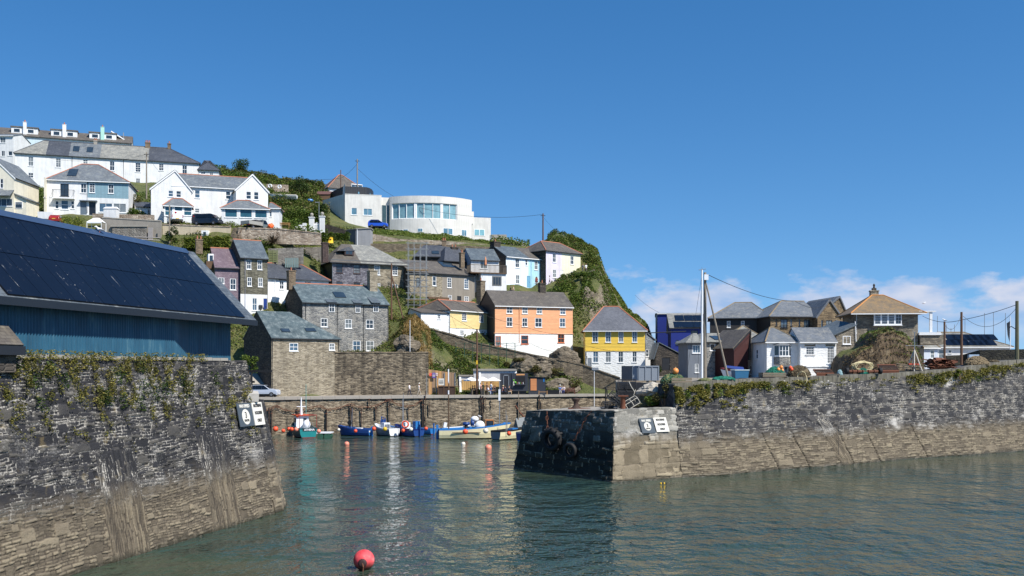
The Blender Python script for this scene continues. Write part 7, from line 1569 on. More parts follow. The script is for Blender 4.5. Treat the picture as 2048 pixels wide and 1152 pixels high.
# ---- people
SKIN = plain('skin', S(196,146,118), .6, .06)
def cloth(c): return plain('cloth_%d_%d_%d' % c, S(*c), .85, .15)
def person(label, px, d, pose, face, shirt, legs, hair, z=None, hat=None, shoes=(60,56,54), h=1.7, sleeves=False):
    """one skinned body grown from a joint skeleton; x to the person's left, -y forward before turning by face"""
    b = Vector((xx(px,d),d,5.0 if z is None else z)); k = h/1.7; J, E, Rr = [], [], []
    def j(p, r, par=None, reg=0):
        J.append(Vector(p)*k); Rr.append(r*k)
        if par is not None: E.append((par, len(J)-1, reg))
        return len(J)-1
    sit = pose == 'sit'; pz = .52 if sit else .93; lean = -.10 if sit else .0
    pel = j((0,0,pz), .135); wa = j((0,lean*.3,pz+.18), .125, pel, 1); ch = j((0,lean*.8,pz+.38), .15, wa, 1); nb = j((0,lean,pz+.54), .07, ch, 1); nk = j((0,lean-.02,pz+.60), .052, nb, 0)
    h0 = j((0,lean-.04,pz+.67), .075, nk, 0); h1 = j((0,lean-.03,pz+.74), .092, h0, 0); h2 = j((0,lean-.01,pz+.81), .07, h1, 0); j((0,lean-.135,pz+.70), .014, h0, 0)
    for s_ in (-1,1): j((s_*.092,lean-.02,pz+.71), .016, h1, 0)
    for s_ in (-1,1):
        sw = {'walk': .24*s_, 'sit': 0, 'stand': .03}[pose]
        hp = j((s_*.09,0,pz-.06), .10, pel, 2)
        if sit: kn = j((s_*.11,-.43,.50), .07, hp, 2); an = j((s_*.11,-.42,.09), .046, kn, 2); toe = j((s_*.12,-.56,.04), .036, an, 3)
        else: kn = j((s_*.10,-sw*.5-.03,.49), .064, hp, 2); an = j((s_*.10,-sw+.02,.09), .045, kn, 2); toe = j((s_*.11,-sw-.14,.04), .036, an, 3)
        sh_ = j((s_*.19,lean,pz+.47), .062, ch, 1)
        if sit: el = j((s_*.24,lean-.10,pz+.20), .042, sh_, 1); wr = j((s_*.14,lean-.30,pz+.16), .030, el, 1 if sleeves else 0); fd = Vector((-.3*s_,-.9,-.2)).normalized()
        else: el = j((s_*.25,sw*.35+.02,pz+.22), .042, sh_, 1); wr = j((s_*.24,sw*.7-.08,pz-.02), .030, el, 1 if sleeves else 0); fd = Vector((0,-.25,-1)).normalized()
        hd = j(J[wr]/k+fd*.075, .030, wr, 0); sd = fd.cross(Vector((0,0,1)) if sit else Vector((0,1,0))).normalized()
        for q, (o_, ln) in enumerate(((-.028,.072),(-.010,.082),(.009,.078),(.026,.06))):
            m1 = j(J[hd]/k+fd*.035+sd*o_, .0095, hd, 0); m2 = j(J[m1]/k+fd*ln*.55+Vector((0,-.006,0)), .0085, m1, 0); j(J[m2]/k+fd*ln*.45+Vector((0,-.016,0)), .0075, m2, 0)
        t1 = j(J[wr]/k+fd*.045+sd*-.038, .011, wr, 0); j(J[t1]/k+fd*.045+sd*-.012, .009, t1, 0)
    me = bpy.data.meshes.new('tmp'); me.from_pydata([tuple(p) for p in J], [(a,c) for a,c,_ in E], []); o = bpy.data.objects.new('tmp', me); COL.objects.link(o)
    o.modifiers.new('skin', 'SKIN'); sv = me.skin_vertices[0].data
    for i, r_ in enumerate(Rr): sv[i].radius = (r_, r_*(.72 if i in (0,1,2) else 1)); sv[i].use_root = (i == 0)
    o.modifiers.new('sub', 'SUBSURF').levels = 1; bpy.context.view_layer.update()
    bm_ = bpy.data.meshes.new_from_object(o.evaluated_get(bpy.context.evaluated_depsgraph_get())); bpy.data.objects.remove(o)
    for m in (SKIN, cloth(shirt), cloth(legs), cloth(shoes)): bm_.materials.append(m)
    A = np.array([J[a] for a,_,_ in E]); B_ = np.array([J[c] for _,c,_ in E]); D = B_-A; LL = (D*D).sum(1)
    for p in bm_.polygons:
        q = np.array(p.center); t = np.clip(((q-A)*D).sum(1)/LL, 0, 1); p.material_index = E[int((((A+D*t[:,None])-q)**2).sum(1).argmin())][2]; p.use_smooth = True
    bm_.name = 'person'; po = bpy.data.objects.new('person', bm_); COL.objects.link(po); po.location = b; po.rotation_euler = (0,0,R(face)); tag(po, label, 'person')
    hp_ = J[h1]; hm = MB(); hm.ball((hp_.x, hp_.y+.022*k, hp_.z+.028*k), .106*k, 10, 0, 1.0); hm.build('hair', cloth(hair), po, True)
    if hat: mb = MB(); mb.lathe([(.19*k,0),(.19*k,.012),(.105*k,.02),(.095*k,.11),(.02,.12)], (hp_.x,hp_.y,hp_.z+.055*k), 12); mb.build('hat', cloth(hat), po)
    return po
BR, BLK, BLN, GRY = (58,42,32), (28,24,22), (150,118,72), (150,146,140)
# (angle 0 faces the camera, 90 faces right, 180 walks away)
person('person in a white shirt and dark trousers walking along the quay by the stone wall', 819, 140.6, 'walk', 250, (222,222,226), (34,38,56), BR, shoes=(220,220,220))
person('person in pale clothes and a sun hat walking along the quay', 838, 141.6, 'walk', 85, (214,208,200), (176,166,150), GRY, hat=(220,214,200))
person('person standing in a white T-shirt and blue jeans outside the dark kiosk', 982, 145.6, 'walk', 120, (226,228,230), (52,84,140), BLK, h=1.8)
person('person in a pink sleeveless top standing among the café tables', 961.5, 145.8, 'stand', 60, (206,160,150), (90,84,78), BR)
person('person in a dark green jacket standing with their back to the harbour', 966.5, 145.3, 'stand', 160, (54,62,50), (44,46,52), GRY, sleeves=True)
person('person in a brown top standing under the middle white parasol', 974, 147, 'stand', 30, (92,70,60), (60,60,70), BR)
person('person in white sitting at a café table', 975, 145.4, 'sit', 80, (212,214,224), (150,160,176), BLN)
person('person in dark clothes sitting at the table by the kiosk door', 991, 146, 'sit', -60, (56,48,50), (40,42,50), (120,76,48))
person('person in black sitting at the far end of the café fence', 944, 146.8, 'sit', 70, (34,34,38), (44,46,52), BLK)
person('person in dark clothes sitting behind the brown telegraph pole', 951, 147.2, 'sit', -70, (40,40,46), (36,36,42), BR)
person('person in a straw hat and pink top sitting in front of the kiosk', 1004.5, 145.8, 'sit', 100, (206,140,124), (44,60,92), BR, hat=(214,190,140))
person('person in a navy top sitting in front of the kiosk with their back turned', 1011, 145.5, 'sit', 200, (30,34,50), (40,44,60), BLK, sleeves=True)
person('person in beige trousers sitting beside the person in navy', 1017, 146.3, 'sit', 90, (60,60,66), (196,168,132), BR)
person('person in blue and white sitting on the quay bench', 1119.5, 150.4, 'sit', 10, (96,126,186), (200,196,196), GRY, hat=(226,226,220))
person('person in a white top and navy trousers sitting on the quay bench', 1127.5, 150.4, 'sit', -15, (226,214,214), (40,54,110), BR)
person('person in dark clothes on the terrace below the white cottage', 1020.5, 180.4, 'sit', 80, (44,44,50), (50,52,60), BR, z=zz(584,180.4)-.2)
person('person in a pale top on the terrace below the white cottage', 1028, 180.6, 'sit', -80, (206,180,160), (120,110,100), BLN, z=zz(584,180.6)-.2)
person('person in a red top by the blue cottage door', 1073, 181.8, 'stand', 180, (150,52,40), (60,56,60), BR, z=zz(573,181.8))
person('person with a sun hat and dark backpack walking past the lilac cottage', 1099, 183.4, 'walk', 80, (196,190,190), (120,112,112), GRY, z=zz(570.5,183.4), hat=(200,190,170))
person('person in a grey shirt walking on the headland path', 1165.5, 188, 'walk', 120, (150,140,140), (80,76,80), BR, z=zz(546,188))
person('person in a white shirt walking on the headland path', 1172, 188, 'walk', 200, (230,230,228), (110,100,92), BLN, z=zz(546,188))
# ================================================================ QUAYSIDE, PIER GEAR, POLES, WIRES
# ---- sign boards
SGREY = plain('sign_slate_grey', S(74,82,88), .5, .1); SWHT = plain('sign_off_white', S(214,210,198), .55, .1); SINK = plain('sign_ink', S(62,60,58), .6, .05)
def board(label, c, ux, uy, w, h, mat, lines, disc=None, ink=SINK, cat='sign', skew=0.0):
    """flat board: c centre, ux along it, uy up it"""
    ux, uy = ux.normalized(), uy.normalized(); n = ux.cross(uy).normalized(); uy = n.cross(ux)
    M_ = Matrix(((ux.x,uy.x,n.x,c.x),(ux.y,uy.y,n.y,c.y),(ux.z,uy.z,n.z,c.z),(0,0,0,1)))
    r = empty('sign_board', (0,0,0), 0, label, cat); r.matrix_world = M_
    if skew: K = Matrix(((1,skew,0,0),(0,1,0,0),(0,0,1,0),(0,0,0,1)))
    else: K = Matrix.Identity(4)
    mb = MB(); mb.box(-w/2,w/2,-h/2,h/2,-.025,.02); mb.xf(K); mb.build('board', mat, r)
    if disc:
        y, rd = disc; MB().lathe([(rd,.021),(rd,.030)], (0,y,0), 28).xf(K).build('disc', SWHT, r)
    for body, size, y, m, sx in lines: text(body, size, m, r, K @ Matrix.Translation((0,y,.034)), sx=sx, bold=.012)
    return r
a, b = Vector((*hb[2],0)), Vector((*hb[3],0)); ht_ = (b-a).normalized(); hn = Vector((-ht_.y, ht_.x, 0)); hup = (hn*.19+Vector((0,0,1))).normalized()
def onhead(px, py, off=.12):
    o = Vector((0,0,CH)); d = Vector(((px-1024)/F,1,(HY-py)/F)); nn = ht_.cross(hup).normalized(); p0 = a - hn*off
    return o + d*((p0-o).dot(nn)/d.dot(nn))
def headboard(label, x0, y0, x1, y1, x2, x3, mat, lines, disc=None):
    tl, tr, bl, br = onhead(x0,y0), onhead(x1,y0), onhead(x2,y1), onhead(x3,y1); c = (tl+tr+bl+br)/4
    w = (tr-tl).length; h_ = (tl-bl).length*.985
    up = ((tl+tr)-(bl+br)).normalized(); sk = -up.dot(ht_)
    board(label, c, ht_, hup, w, h_*.97, mat, lines, disc, skew=up.dot(ht_)/max(.2, up.dot(hup)))
headboard('grey sign reading MAX SPEED 3 KNOTS on the pier head', 1277, 836, 1304, 866.5, 1285, 1312, SGREY, [('MAX SPEED', .225, .40, SWHT, .82), ('3', .36, .0, SINK, 1), ('KNOTS', .12, -.24, SINK, 1)], (-.06, .34))
headboard('off-white sign reading MOORING HOLDERS ONLY on the pier head', 1305.5, 834.5, 1331, 864, 1314, 1339, SWHT, [('MOORING', .21, .40, SINK, .85), ('HOLDERS', .21, .02, SINK, .85), ('ONLY', .21, -.36, SINK, .85)])
wup = (ln_*.205+Vector((0,0,1))).normalized()
# the harbour wall's signs stand along its far end
c = lwall(1.75, 6.15, .17); board('grey sign reading MAX SPEED 3 KNOTS at the end of the dark harbour wall', c, ld, wup, 1.75, 1.42, SGREY, [('MAX SPEED', .26, .52, SWHT, .9), ('3', .5, -.04, SINK, 1), ('KNOTS', .17, -.36, SINK, 1)], (-.13, .47))
c = lwall(.2, 6.15, .2); board('white sign reading MOORING HOLDERS ONLY at the end of the dark harbour wall', c, ld, wup, 1.28, 1.42, SWHT, [('MOORING', .25, .5, SINK, .82), ('HOLDERS', .25, .05, SINK, .82), ('ONLY', .25, -.42, SINK, .82)])
text('HARBOUR OFFICE', .28, plain('sign_blue_ink', S(60,80,130), .5), OFFICE.root, OFFICE.I @ Matrix.Translation(P(1861,724,147.35)) @ RX90, sx=.62)
# ---- black gallows post on the wall
def post(label, name, px, py0, py1, d, r0, r1, mat, cat, extra=None, lean=0, z0=None):
    b = P(px, py1, d) if z0 is None else Vector((xx(px,d),d,z0)); H = zz(py0,d)-b.z; o = empty(name, b, 0, label, cat)
    prt(o, 'shaft', mat, lambda m: m.tube([(0,0,-.4),(lean*.5,0,H*.5),(lean,0,H)], [r0,(r0+r1)/2,r1], 8))
    if extra: extra(o, H)
    return o
POLE = plain('grey_pole_wood', S(132,122,108), .85, .3); POLEB = plain('brown_pole_wood', S(98,72,54), .85, .3)
def gal(o, H): prt(o, 'crossbar', BLACKM, lambda m: m.box(-.55,1.3,-.07,.07,H-.14,H)); prt(o, 'bracket', BLACKM, lambda m: m.box(-.3,.2,-.06,.06,H*.55,H*.62))
post('black metal post with a flat crossbar at the end of the harbour wall', 'gallows_post', 503, 740, 797, 63.6, .07, .07, BLACKM, 'post', gal)
# ---- tyres on the pier head's dark face
lf_a, lf_b = Vector((*hb[1],0)), Vector((*hb[2],0)); lt_ = (lf_b-lf_a).normalized(); lnn = Vector((lt_.y,-lt_.x,0))
def onleft(px, py, off=.25):
    up = (-lnn*.19+Vector((0,0,1))).normalized(); nn = lt_.cross(up).normalized(); o = Vector((0,0,CH)); d = Vector(((px-1024)/F,1,(HY-py)/F)); p0 = lf_a + lnn*off
    return o + d*((p0-o).dot(nn)/d.dot(nn))
def tyre(label, px, py, ro, w, lugs, tilt):
    p = onleft(px, py, .42); r = empty('tyre', p, 0, label, 'tyre'); az_ = math.atan2(lnn.y, lnn.x); r.rotation_euler = (0, R(tilt), az_+.25)
    mb = MB(); ri = ro*.56
    pf_ = [(ri,-w*.42),(ri*1.25,-w*.5),(ro*.86,-w*.5),(ro*.97,-w*.36),(ro,0),(ro*.97,w*.36),(ro*.86,w*.5),(ri*1.25,w*.5),(ri,w*.42),(ri*1.08,w*.3),(ro*.8,w*.34),(ro*.86,0),(ro*.8,-w*.34),(ri*1.08,-w*.3),(ri,-w*.42)]
    n = 28; k = len(pf_); v = [(h_, q*math.cos(2*math.pi*j/n), q*math.sin(2*math.pi*j/n)) for q,h_ in pf_ for j in range(n)]
    mb.add(v, [(i*n+j, i*n+(j+1)%n, (i+1)*n+(j+1)%n, (i+1)*n+j) for i in range(k-1) for j in range(n)]); o = mb.build('carcass', RUBBER, r, True, True)
    if lugs:
        mb = MB()
        for q in range(22):
            a_ = 2*math.pi*q/22; s_ = 1 if q % 2 else -1; mb.obox((s_*w*.22, ro*1.02*math.cos(a_), ro*1.02*math.sin(a_)), (w*.5,.09,.14), (a_+math.pi/2*0, 0, s_*.6))
        mb.build('tread', RUBBER, r)
    return r
tyre('big tractor tyre fender hanging on the shaded face of the pier head', 1104, 879, 1.0, .62, True, 8); tyre('smaller car tyre fender low on the shaded face of the pier head', 1140, 901, .66, .34, False, 6)
def chain(label, pts, r=.035, name='chain', mat=RUST):
    """links strung along a path"""
    mb = MB(); P_ = [Vector(p) for p in pts]
    for a_, b_ in zip(P_[:-1], P_[1:]):
        L = (b_-a_).length; k = max(1, int(L/(r*6))); 
        for i in range(k):
            p, q = a_.lerp(b_, i/k), a_.lerp(b_, (i+1.15)/k); t = (q-p); s_ = t.cross(Vector((0,0,1)) if abs(t.normalized().z) < .9 else Vector((1,0,0))).normalized()*(r*1.5); s_ = s_ if i % 2 else s_.cross(t).normalized()*(r*1.5)
            mb.tube([p-s_*.2, p.lerp(q,.25)-s_, p.lerp(q,.75)-s_, q+s_*.2, p.lerp(q,.75)+s_, p.lerp(q,.25)+s_], r*.55, 4, closed=True)
    return tag(mb.build(name, mat), label, name.replace('_',' '))
chain('rusty chain hanging down the shaded pier head beside the tractor tyre', [onleft(1094,822,-.05), onleft(1094,840,.1), onleft(1096,862,.2)], .06)
chain('rusty chain slanting across the shaded pier head', [onleft(1186,822,-.05), onleft(1172,835,.12), onleft(1160,858,.16), onleft(1148,880,.2)], .05)
# ---- pots, bollard, capstan on the pier head
POTB = plain('black_pot_frame', S(26,28,32), .7, .3); POTN = plain('pot_netting', S(38,42,46), .9, .3); POTW = plain('pale_rope', S(178,174,162), .8, .2)
def pot(label, px, py, d, w, rot, frame=POTB, roll=0, tilt=0):
    r = empty('lobster_pot', P(px,py,d), 0, label, 'lobster pot'); r.rotation_euler = (R(roll), R(tilt), R(rot)); L, W, H = w, w*.66, w*.52
    ar = lambda n=9, s_=1.0: [(W/2*math.cos(t)*s_, H*math.sin(t)*s_) for t in np.linspace(0, math.pi, n)]
    def fr(m):
        for x in (-L/2, 0, L/2): m.tube([(x,y,z) for y,z in ar()]+[(x,-W/2,0),(x,W/2,0)], .03, 5)
        for y, z in ar(5): m.tube([(-L/2,y,z),(L/2,y,z)], .028, 5)
    prt(r, 'frame', frame, fr)
    def net(m):
        for x in np.linspace(-L/2, L/2, 15): m.tube([(x,y,z) for y,z in ar(9,.99)], .010, 3)
        for y, z in ar(13,.99): m.tube([(-L/2,y,z),(L/2,y,z)], .010, 3)
        for s_ in (-1,1):
            for y, z in ar(9,.98): m.tube([(s_*L/2,0,H*.3),(s_*L/2,y,z)], .010, 3)
        m.box(-L/2,L/2,-W/2,W/2,-.02,.03); m.box(-L*.3,L*.3,-W*.25,W*.25,.03,H*.4)
    prt(r, 'netting', POTN, net); return r
pot('small dark lobster pot at the outer end of the pot pile', 1218, 817, 84.5, 1.15, 20); pot('dark lobster pot tipped against the rusty bollard', 1227, 805, 85.2, 1.4, -10, tilt=38); pot('lobster pot with pale rope ribs beside the rusty bollard', 1264, 812, 84.5, 1.25, 20, POTW, tilt=-28)
pot('black lobster pot in the middle of the stack under the grey container', 1252, 797, 87.5, 1.6, 8); pot('black lobster pot on top of the stack under the grey container', 1254, 777, 87.8, 1.55, -6); pot('crushed black pot at the base of the stack under the grey container', 1257, 815, 87, 1.6, 3); pot('second crushed black pot behind the ribbed pot', 1279, 814, 87.2, 1.3, -20)
tag(prt(None, 'rope', POTW, lambda m: m.tube([P(1258,763,87), P(1262,772,86.8), P(1269,783,86.7), P(1267,791,86.7), P(1271,779,86.8)], .035, 5)), 'loop of pale rope hanging on the pot stack', 'rope')
bo = empty('bollard', P(1246,818,83.6), 0, 'tall rust-brown iron bollard among the lobster pots', 'bollard'); prt(bo, 'post', RUST, lambda m: m.lathe([(.26,-.1),(.22,.05),(.2,.95),(.24,1.0),(.24,1.05)], (0,0,0), 16), True); prt(bo, 'cap', RUST, lambda m: m.box(-.42,.42,-.32,.32,1.05,1.14))
cp_ = empty('capstan', P(1152,818,91), 0, 'rusty old capstan on the pier head', 'capstan'); prt(cp_, 'drum', plain('dark_rust', S(66,50,42), .85, .3), lambda m: m.lathe([(.6,-.2),(.5,.05),(.22,.35),(.2,.6),(.36,.85),(.4,.95),(.1,1.0)], (0,0,0), 14), True); prt(cp_, 'base', RUST, lambda m: m.box(-.7,1.3,-.4,.4,-.25,.1))
bl_ = empty('bollard', P(1211,818,86), 0, 'thin black hooked post on the pier head', 'post'); prt(bl_, 'post', BLACKM, lambda m: m.tube([(0,0,-.3),(0,0,1.9)], .05, 6)); prt(bl_, 'hook', BLACKM, lambda m: m.tube([(0,0,1.9),(.12,0,1.6),(.14,0,1.2),(.3,0,.9)], .06, 6))
rock('pale layered stone slab resting at the end of the raised jetty', 1304, 781, 86.0, 2.3, 1.15, whitestone('lime_washed_slab', S(176,168,154)), 'stone slab')
rock('mossy stone base below the pale layered slab', 1302, 803, 86.3, 2.6, 1.3, plain('mossy_stone', S(92,90,66), .95, .4), 'stone')
bush('leafy weeds at the foot of the pale layered slab', 1297, 85, 2.2, .95, G_MID, 800, 'weeds', .17, z=5.65, cat='weeds'); bush('green weeds over the corner where the pier wall rises', 1328, 83.8, 1.7, 1.8, G_OLV, 900, 'weeds', .16, z=5.9, cat='weeds')
# grey container
ct = empty('container', P(1264,764,96), R(16), 'open grey steel container on the end of the jetty', 'container'); CG = plain('container_grey', S(112,120,130), .5, .12); CD = plain('container_dark_grey', S(84,90,100), .5, .12)
W_, H_, D_ = 2.75, 1.55, 2.6
prt(ct, 'side', CG, lambda m: (m.box(0,W_,0,.05,0,H_), m.box(0,W_,D_-.05,D_,0,H_), m.box(0,W_,0,D_,-.02,.05), m.box(W_-.05,W_,.05,D_-.05,.05,H_)))
prt(ct, 'end_plate', CD, lambda m: m.box(-.02,.03,.0,D_,0,H_))
prt(ct, 'rib', CG, lambda m: [m.box(W_*i/4-.05 if i else 0,W_*i/4+.05,-.07,-.001,0,H_) for i in range(5)] + [m.box(0,W_,-.09,-.001,H_-.1,H_+.02)])
tag(prt(None, 'timber_sleeper', WOOD, lambda m: m.obox(P(1300,763.5,95), (5.4,.5,.22), (0,0,R(6)))), 'long timber sleeper beneath the grey container', 'timber')
tag(prt(None, 'shade_block', DARKP, lambda m: m.box(xx(1240,91),xx(1286,91),91,93.6,5.5,7.62)), 'dark block standing in for the shadow under the grey container', 'shade block')  # dark box added where only shadow lies below the container
# ---- nets, ropes and scrap along the pier wall
def ontop(px, back=1.3):
    best = min(((abs(1024+F*p.x/p.y - px), s_, p, n, zt) for s_ in np.arange(0, 6.9, .02) for p, n, zt in (pwall(s_),)), key=lambda q: q[0]); _, s_, p, n, zt = best
    q = p + n*back; k = (px-1024)/F; q.x = k*q.y; return Vector((q.x, q.y, zt+.06))
NGREEN = plain('green_net', S(46,92,70), .9, .35); NTEAL = plain('teal_net', S(24,112,92), .85, .3); NBRN = plain('brown_net', S(104,92,70), .95, .35); NTAN = plain('olive_net', S(112,116,74), .9, .35); ROPE = plain('cream_rope', S(206,192,150), .85, .15)
def tangle(label, name, px0, px1, h_, mat, n=90, back=1.3, cat='net', z=None, base=None, floats=(), strand=.022, dep=1.6, mix=None):
    p = ontop((px0+px1)/2, back); w = (px1-px0)*p.y/F; r = empty(name, p if z is None else Vector((p.x,p.y,z)), 0, label, cat)
    bm = bmesh.new(); bmesh.ops.create_icosphere(bm, subdivisions=4, radius=1)
    for v in bm.verts:
        q = mnoise.fractal(v.co*2.2+Vector((px0,0,0)), 1, 2, 4); v.co *= 1+.28*q; v.co = Vector((v.co.x*w*.46, v.co.y*dep*.45, max(-.05, v.co.z*h_*.85)))
    me = bpy.data.meshes.new('heap'); bm.to_mesh(me); bm.free(); me.materials.append(mat); o = bpy.data.objects.new('heap', me); COL.objects.link(o); o.parent = r; auto_uv(me)
    def st(m):
        for i in range(n):
            a0 = rng.uniform(0,6.28); pts = []; 
            for q in range(6):
                a_ = a0+q*.35*rng.uniform(.4,1.4); e = rng.uniform(.05,1.5); pts.append((math.cos(a_)*math.cos(e)*w*.5, math.sin(a_)*math.cos(e)*dep*.5, max(.02, math.sin(e)*h_*rng.uniform(.8,1.08))))
            m.tube(pts, strand*rng.uniform(.7,1.5), 4, i % 2 if mix else 0)
    prt(r, 'strands', [mat, mix] if mix else mat, st); return r
def balls(label, px, py, rad, back, mat=None):
    p = ontop(px, back); o = empty('net_float', Vector((p.x,p.y,zz(py,p.y))), 0, label, 'float'); prt(o, 'float', mat or plain('orange_float', S(226,142,72), .5, .12), lambda m: m.ball((0,0,0), rad, 14), True); prt(o, 'eye', ROPE, lambda m: m.tube([(.0,0,rad*.9),(.05,0,rad*1.2),(-.03,0,rad*1.25),(0,0,rad*.9)], .03, 4)); return o
tangle('heap of green and tan netting beside the grey container', 'net_pile', 1320, 1372, .8, NTAN, 160, 2.0, mix=NGREEN); balls('orange float on the green and tan netting', 1351, 742, .27, 1.6)
cr = empty('wooden_crate', ontop(1362, 1.0), 0, 'weathered wooden crate under the green and tan netting', 'crate'); prt(cr, 'slat', WOOD, lambda m: [m.box(-.85,.85,-.4+.72*k,-.32+.72*k,.22*i,.22*i+.18) for i in range(2) for k in (0,1)])
tangle('flat teal net lying by the wooden mast', 'net_pile', 1424, 1470, .28, NTEAL, 90, 1.2); tangle('thin coil of pale green rope by the foot of the mast', 'rope_heap', 1396, 1424, .22, NTAN, 60, 1.2, 'rope')
cr = empty('wooden_crate', ontop(1545, 1.6), 0, 'flat wooden crate loaded with teal net and orange floats', 'crate'); prt(cr, 'slat', WOOD, lambda m: [m.box(-1.1,1.1,-.7,.7,.0,.06)] + [m.box(-1.1,1.1,y,y+.06,.16*i,.16*i+.13) for i in range(3) for y in (-.7,.64)] + [m.box(x,x+.06,-.7,.7,.0,.46) for x in (-1.1,1.04)])
tangle('teal net piled in the flat wooden crate', 'net_pile', 1528, 1572, .95, NTEAL, 150, 1.7)
for lab, px, py in (('lower orange float on the teal net, toward its middle', 1557, 739), ('upper orange float on the teal net', 1562.5, 734.5), ('third orange float on the teal net, at its edge', 1564, 740.5), ('reddish float behind the teal net', 1581, 735.5), ('pale float under the reddish float', 1583, 738.5)): balls(lab, px, py, .17, 1.0, ORB if 'reddish' in lab else (WHB if 'pale' in lab else None))
tangle('large heap of brown trawl net on the pier wall', 'net_pile', 1574, 1622, 1.0, NBRN, 180, 1.2, dep=1.8)
def loop(c, rx, rz, n=22): return [c+Vector((rx*math.cos(a_), .12*math.sin(3*a_), rz*math.sin(a_))) for a_ in np.linspace(0,2*math.pi,n,endpoint=False)]
p = ontop(1603, .0); tag(prt(None, 'rope_loop', ROPE, lambda m: m.tube(loop(p+Vector((0,-.25,-.15)), .42, .62), .035, 5, closed=True)), 'loop of cream rope hanging over the wall from the brown trawl net', 'rope')
def dredge(label, px0, px1, h_, back, name='dredge'):
    p = ontop((px0+px1)/2, back); w = (px1-px0)*p.y/F; r = empty(name, p, R(8), label, 'dredge')
    prt(r, 'frame', RUST, lambda m: (m.tube([(-w/2,0,.2),(w/2,0,.2)], .1, 8), m.tube([(-w/2,.7,h_),(w/2,.7,h_)], .07, 7), m.tube([(-w/2,0,.2),(-w/2,.7,h_)], .06, 6), m.tube([(w/2,0,.2),(w/2,.7,h_)], .06, 6)))
    prt(r, 'teeth', RUST, lambda m: [m.box(x-.03,x+.03,-.08,.0,-.04,.3) for x in np.linspace(-w/2,w/2,22)])
    prt(r, 'chain_mesh', plain('dark_rust', S(66,50,42), .85, .3), lambda m: [m.tube([(x,.0,.28),(x+.05,.35,h_*.75),(x,.75,h_*.95)], .028, 4) for x in np.linspace(-w/2,w/2,26)] + [m.tube([(-w/2,y,.28+y*h_),(w/2,y,.28+y*h_)], .025, 4) for y in (.12,.3,.5)])
    return r
dredge('rusty toothed dredge beside the pallet', 1632, 1668, .55, 1.3); dredge('rusty dredge with chain bag beyond the cream rope coil', 1760, 1798, .8, 1.5)
pl = empty('pallet', ontop(1664, .9), 0, 'grey wooden pallet on the pier wall below the rusty dredge', 'pallet'); prt(pl, 'slat', plain('grey_pallet_wood', S(88,82,74), .9, .3), lambda m: [m.box(-.6,.6,-.5+.22*i,-.36+.22*i,.13,.16) for i in range(5)] + [m.box(-.6,.6,y,y+.1,0,.13) for y in (-.5,-.05,.4)])
tangle('small twist of pale blue rope by the pallet', 'rope_heap', 1674, 1685, .5, plain('pale_blue_rope', S(150,178,180), .8), 40, .7, 'rope', dep=.5)
def coil(label, px, py, rx, rz, n, back, mat):
    p = ontop(px, back); p.z = zz(py, p.y); tag(prt(None, 'rope_coil', mat, lambda m: [m.tube([p+Vector((rx*s_*math.cos(a_)+.06*rng.gauss(0,1), i*.05-.3, rz*s_*math.sin(a_)+.03*rng.gauss(0,1))) for a_ in np.linspace(0,2*math.pi,26,endpoint=False)], .035, 5, closed=True) for i in range(n) for s_ in (rng.uniform(.72,1.0),)]), label, 'rope')
coil('big coil of cream rope standing on the pier wall', 1726, 733, 1.0, .5, 14, 1.6, ROPE); tangle('teal net stuffed in the big cream rope coil', 'net_pile', 1714, 1738, .55, NTEAL, 50, 1.3, dep=.8)
rl = empty('roller_dredge', ontop(1727, 1.0), R(8), 'long rusty roller bar with black wheels in front of the cream rope coil', 'dredge'); prt(rl, 'bar', RUST, lambda m: m.tube([(-1.7,0,.25),(1.7,0,.25)], .12, 8)); prt(rl, 'roller', RUST, lambda m: [m.lathe([(.1,-.06),(.2,-.04),(.2,.04),(.1,.06)], (x,0,.25), 10, 'x') for x in (-1.1,-.6,-.1,.5,1.1)])
for x in (-1.72,1.72): prt(rl, 'wheel', RUBBER, lambda m: m.lathe([(.1,-.12),(.3,-.12),(.33,0),(.3,.12),(.1,.12)], (x,0,.3), 14, 'x'))
tp2 = empty('timber_pile', ontop(1822, 1.3), R(6), 'untidy pile of planks and a red beam by the tripod mast', 'timber pile'); prt(tp2, 'plank', WOOD, lambda m: [m.obox((rng.uniform(-.5,.5),rng.uniform(-.3,.5),.08+.1*i), (rng.uniform(1.6,2.8),.2,.06), (rng.gauss(0,.04),rng.gauss(0,.08),rng.gauss(0,.25))) for i in range(7)]); prt(tp2, 'red_beam', plain('faded_red_beam', S(170,70,50), .7), lambda m: m.obox((.4,.2,.75),(1.2,.16,.16),(0,.04,.1)))
def scrap(label, px0, px1, h_, back):
    p = ontop((px0+px1)/2, back); w = (px1-px0)*p.y/F; r = empty('scrap_heap', p, R(12), label, 'scrap metal')
    for i in range(7):
        mb = MB(); n_ = 10; g = [(-w/2+w*rng.uniform(.0,.25)+w*.7*a_/n_, -.5+b_*.28, h_*(.1+.14*i)*(.5+.5*math.sin(a_*.5+i*1.9)**2)+.12*mnoise.noise(Vector((a_*.6,b_*.7,i*3.1)))+.12*(b_/5)) for a_ in range(n_+1) for b_ in range(6)]
        f_ = [(a_*6+b_, (a_+1)*6+b_, (a_+1)*6+b_+1, a_*6+b_+1) for a_ in range(n_) for b_ in range(5)]; k = len(g); mb.add(g+[(x,y,z-.03) for x,y,z in g], f_+[tuple(q+k for q in f[::-1]) for f in f_]); mb.build('rusty_sheet', RUST, r)
    prt(r, 'drum', RUST, lambda m: m.lathe([(.3,-.3),(.36,-.28),(.36,.28),(.3,.3)], (-w*.12,.3,h_*.75), 12, 'x')); return r
scrap('heap of crumpled rusty sheet metal by the harbour office', 1848, 1922, 1.15, 1.4)
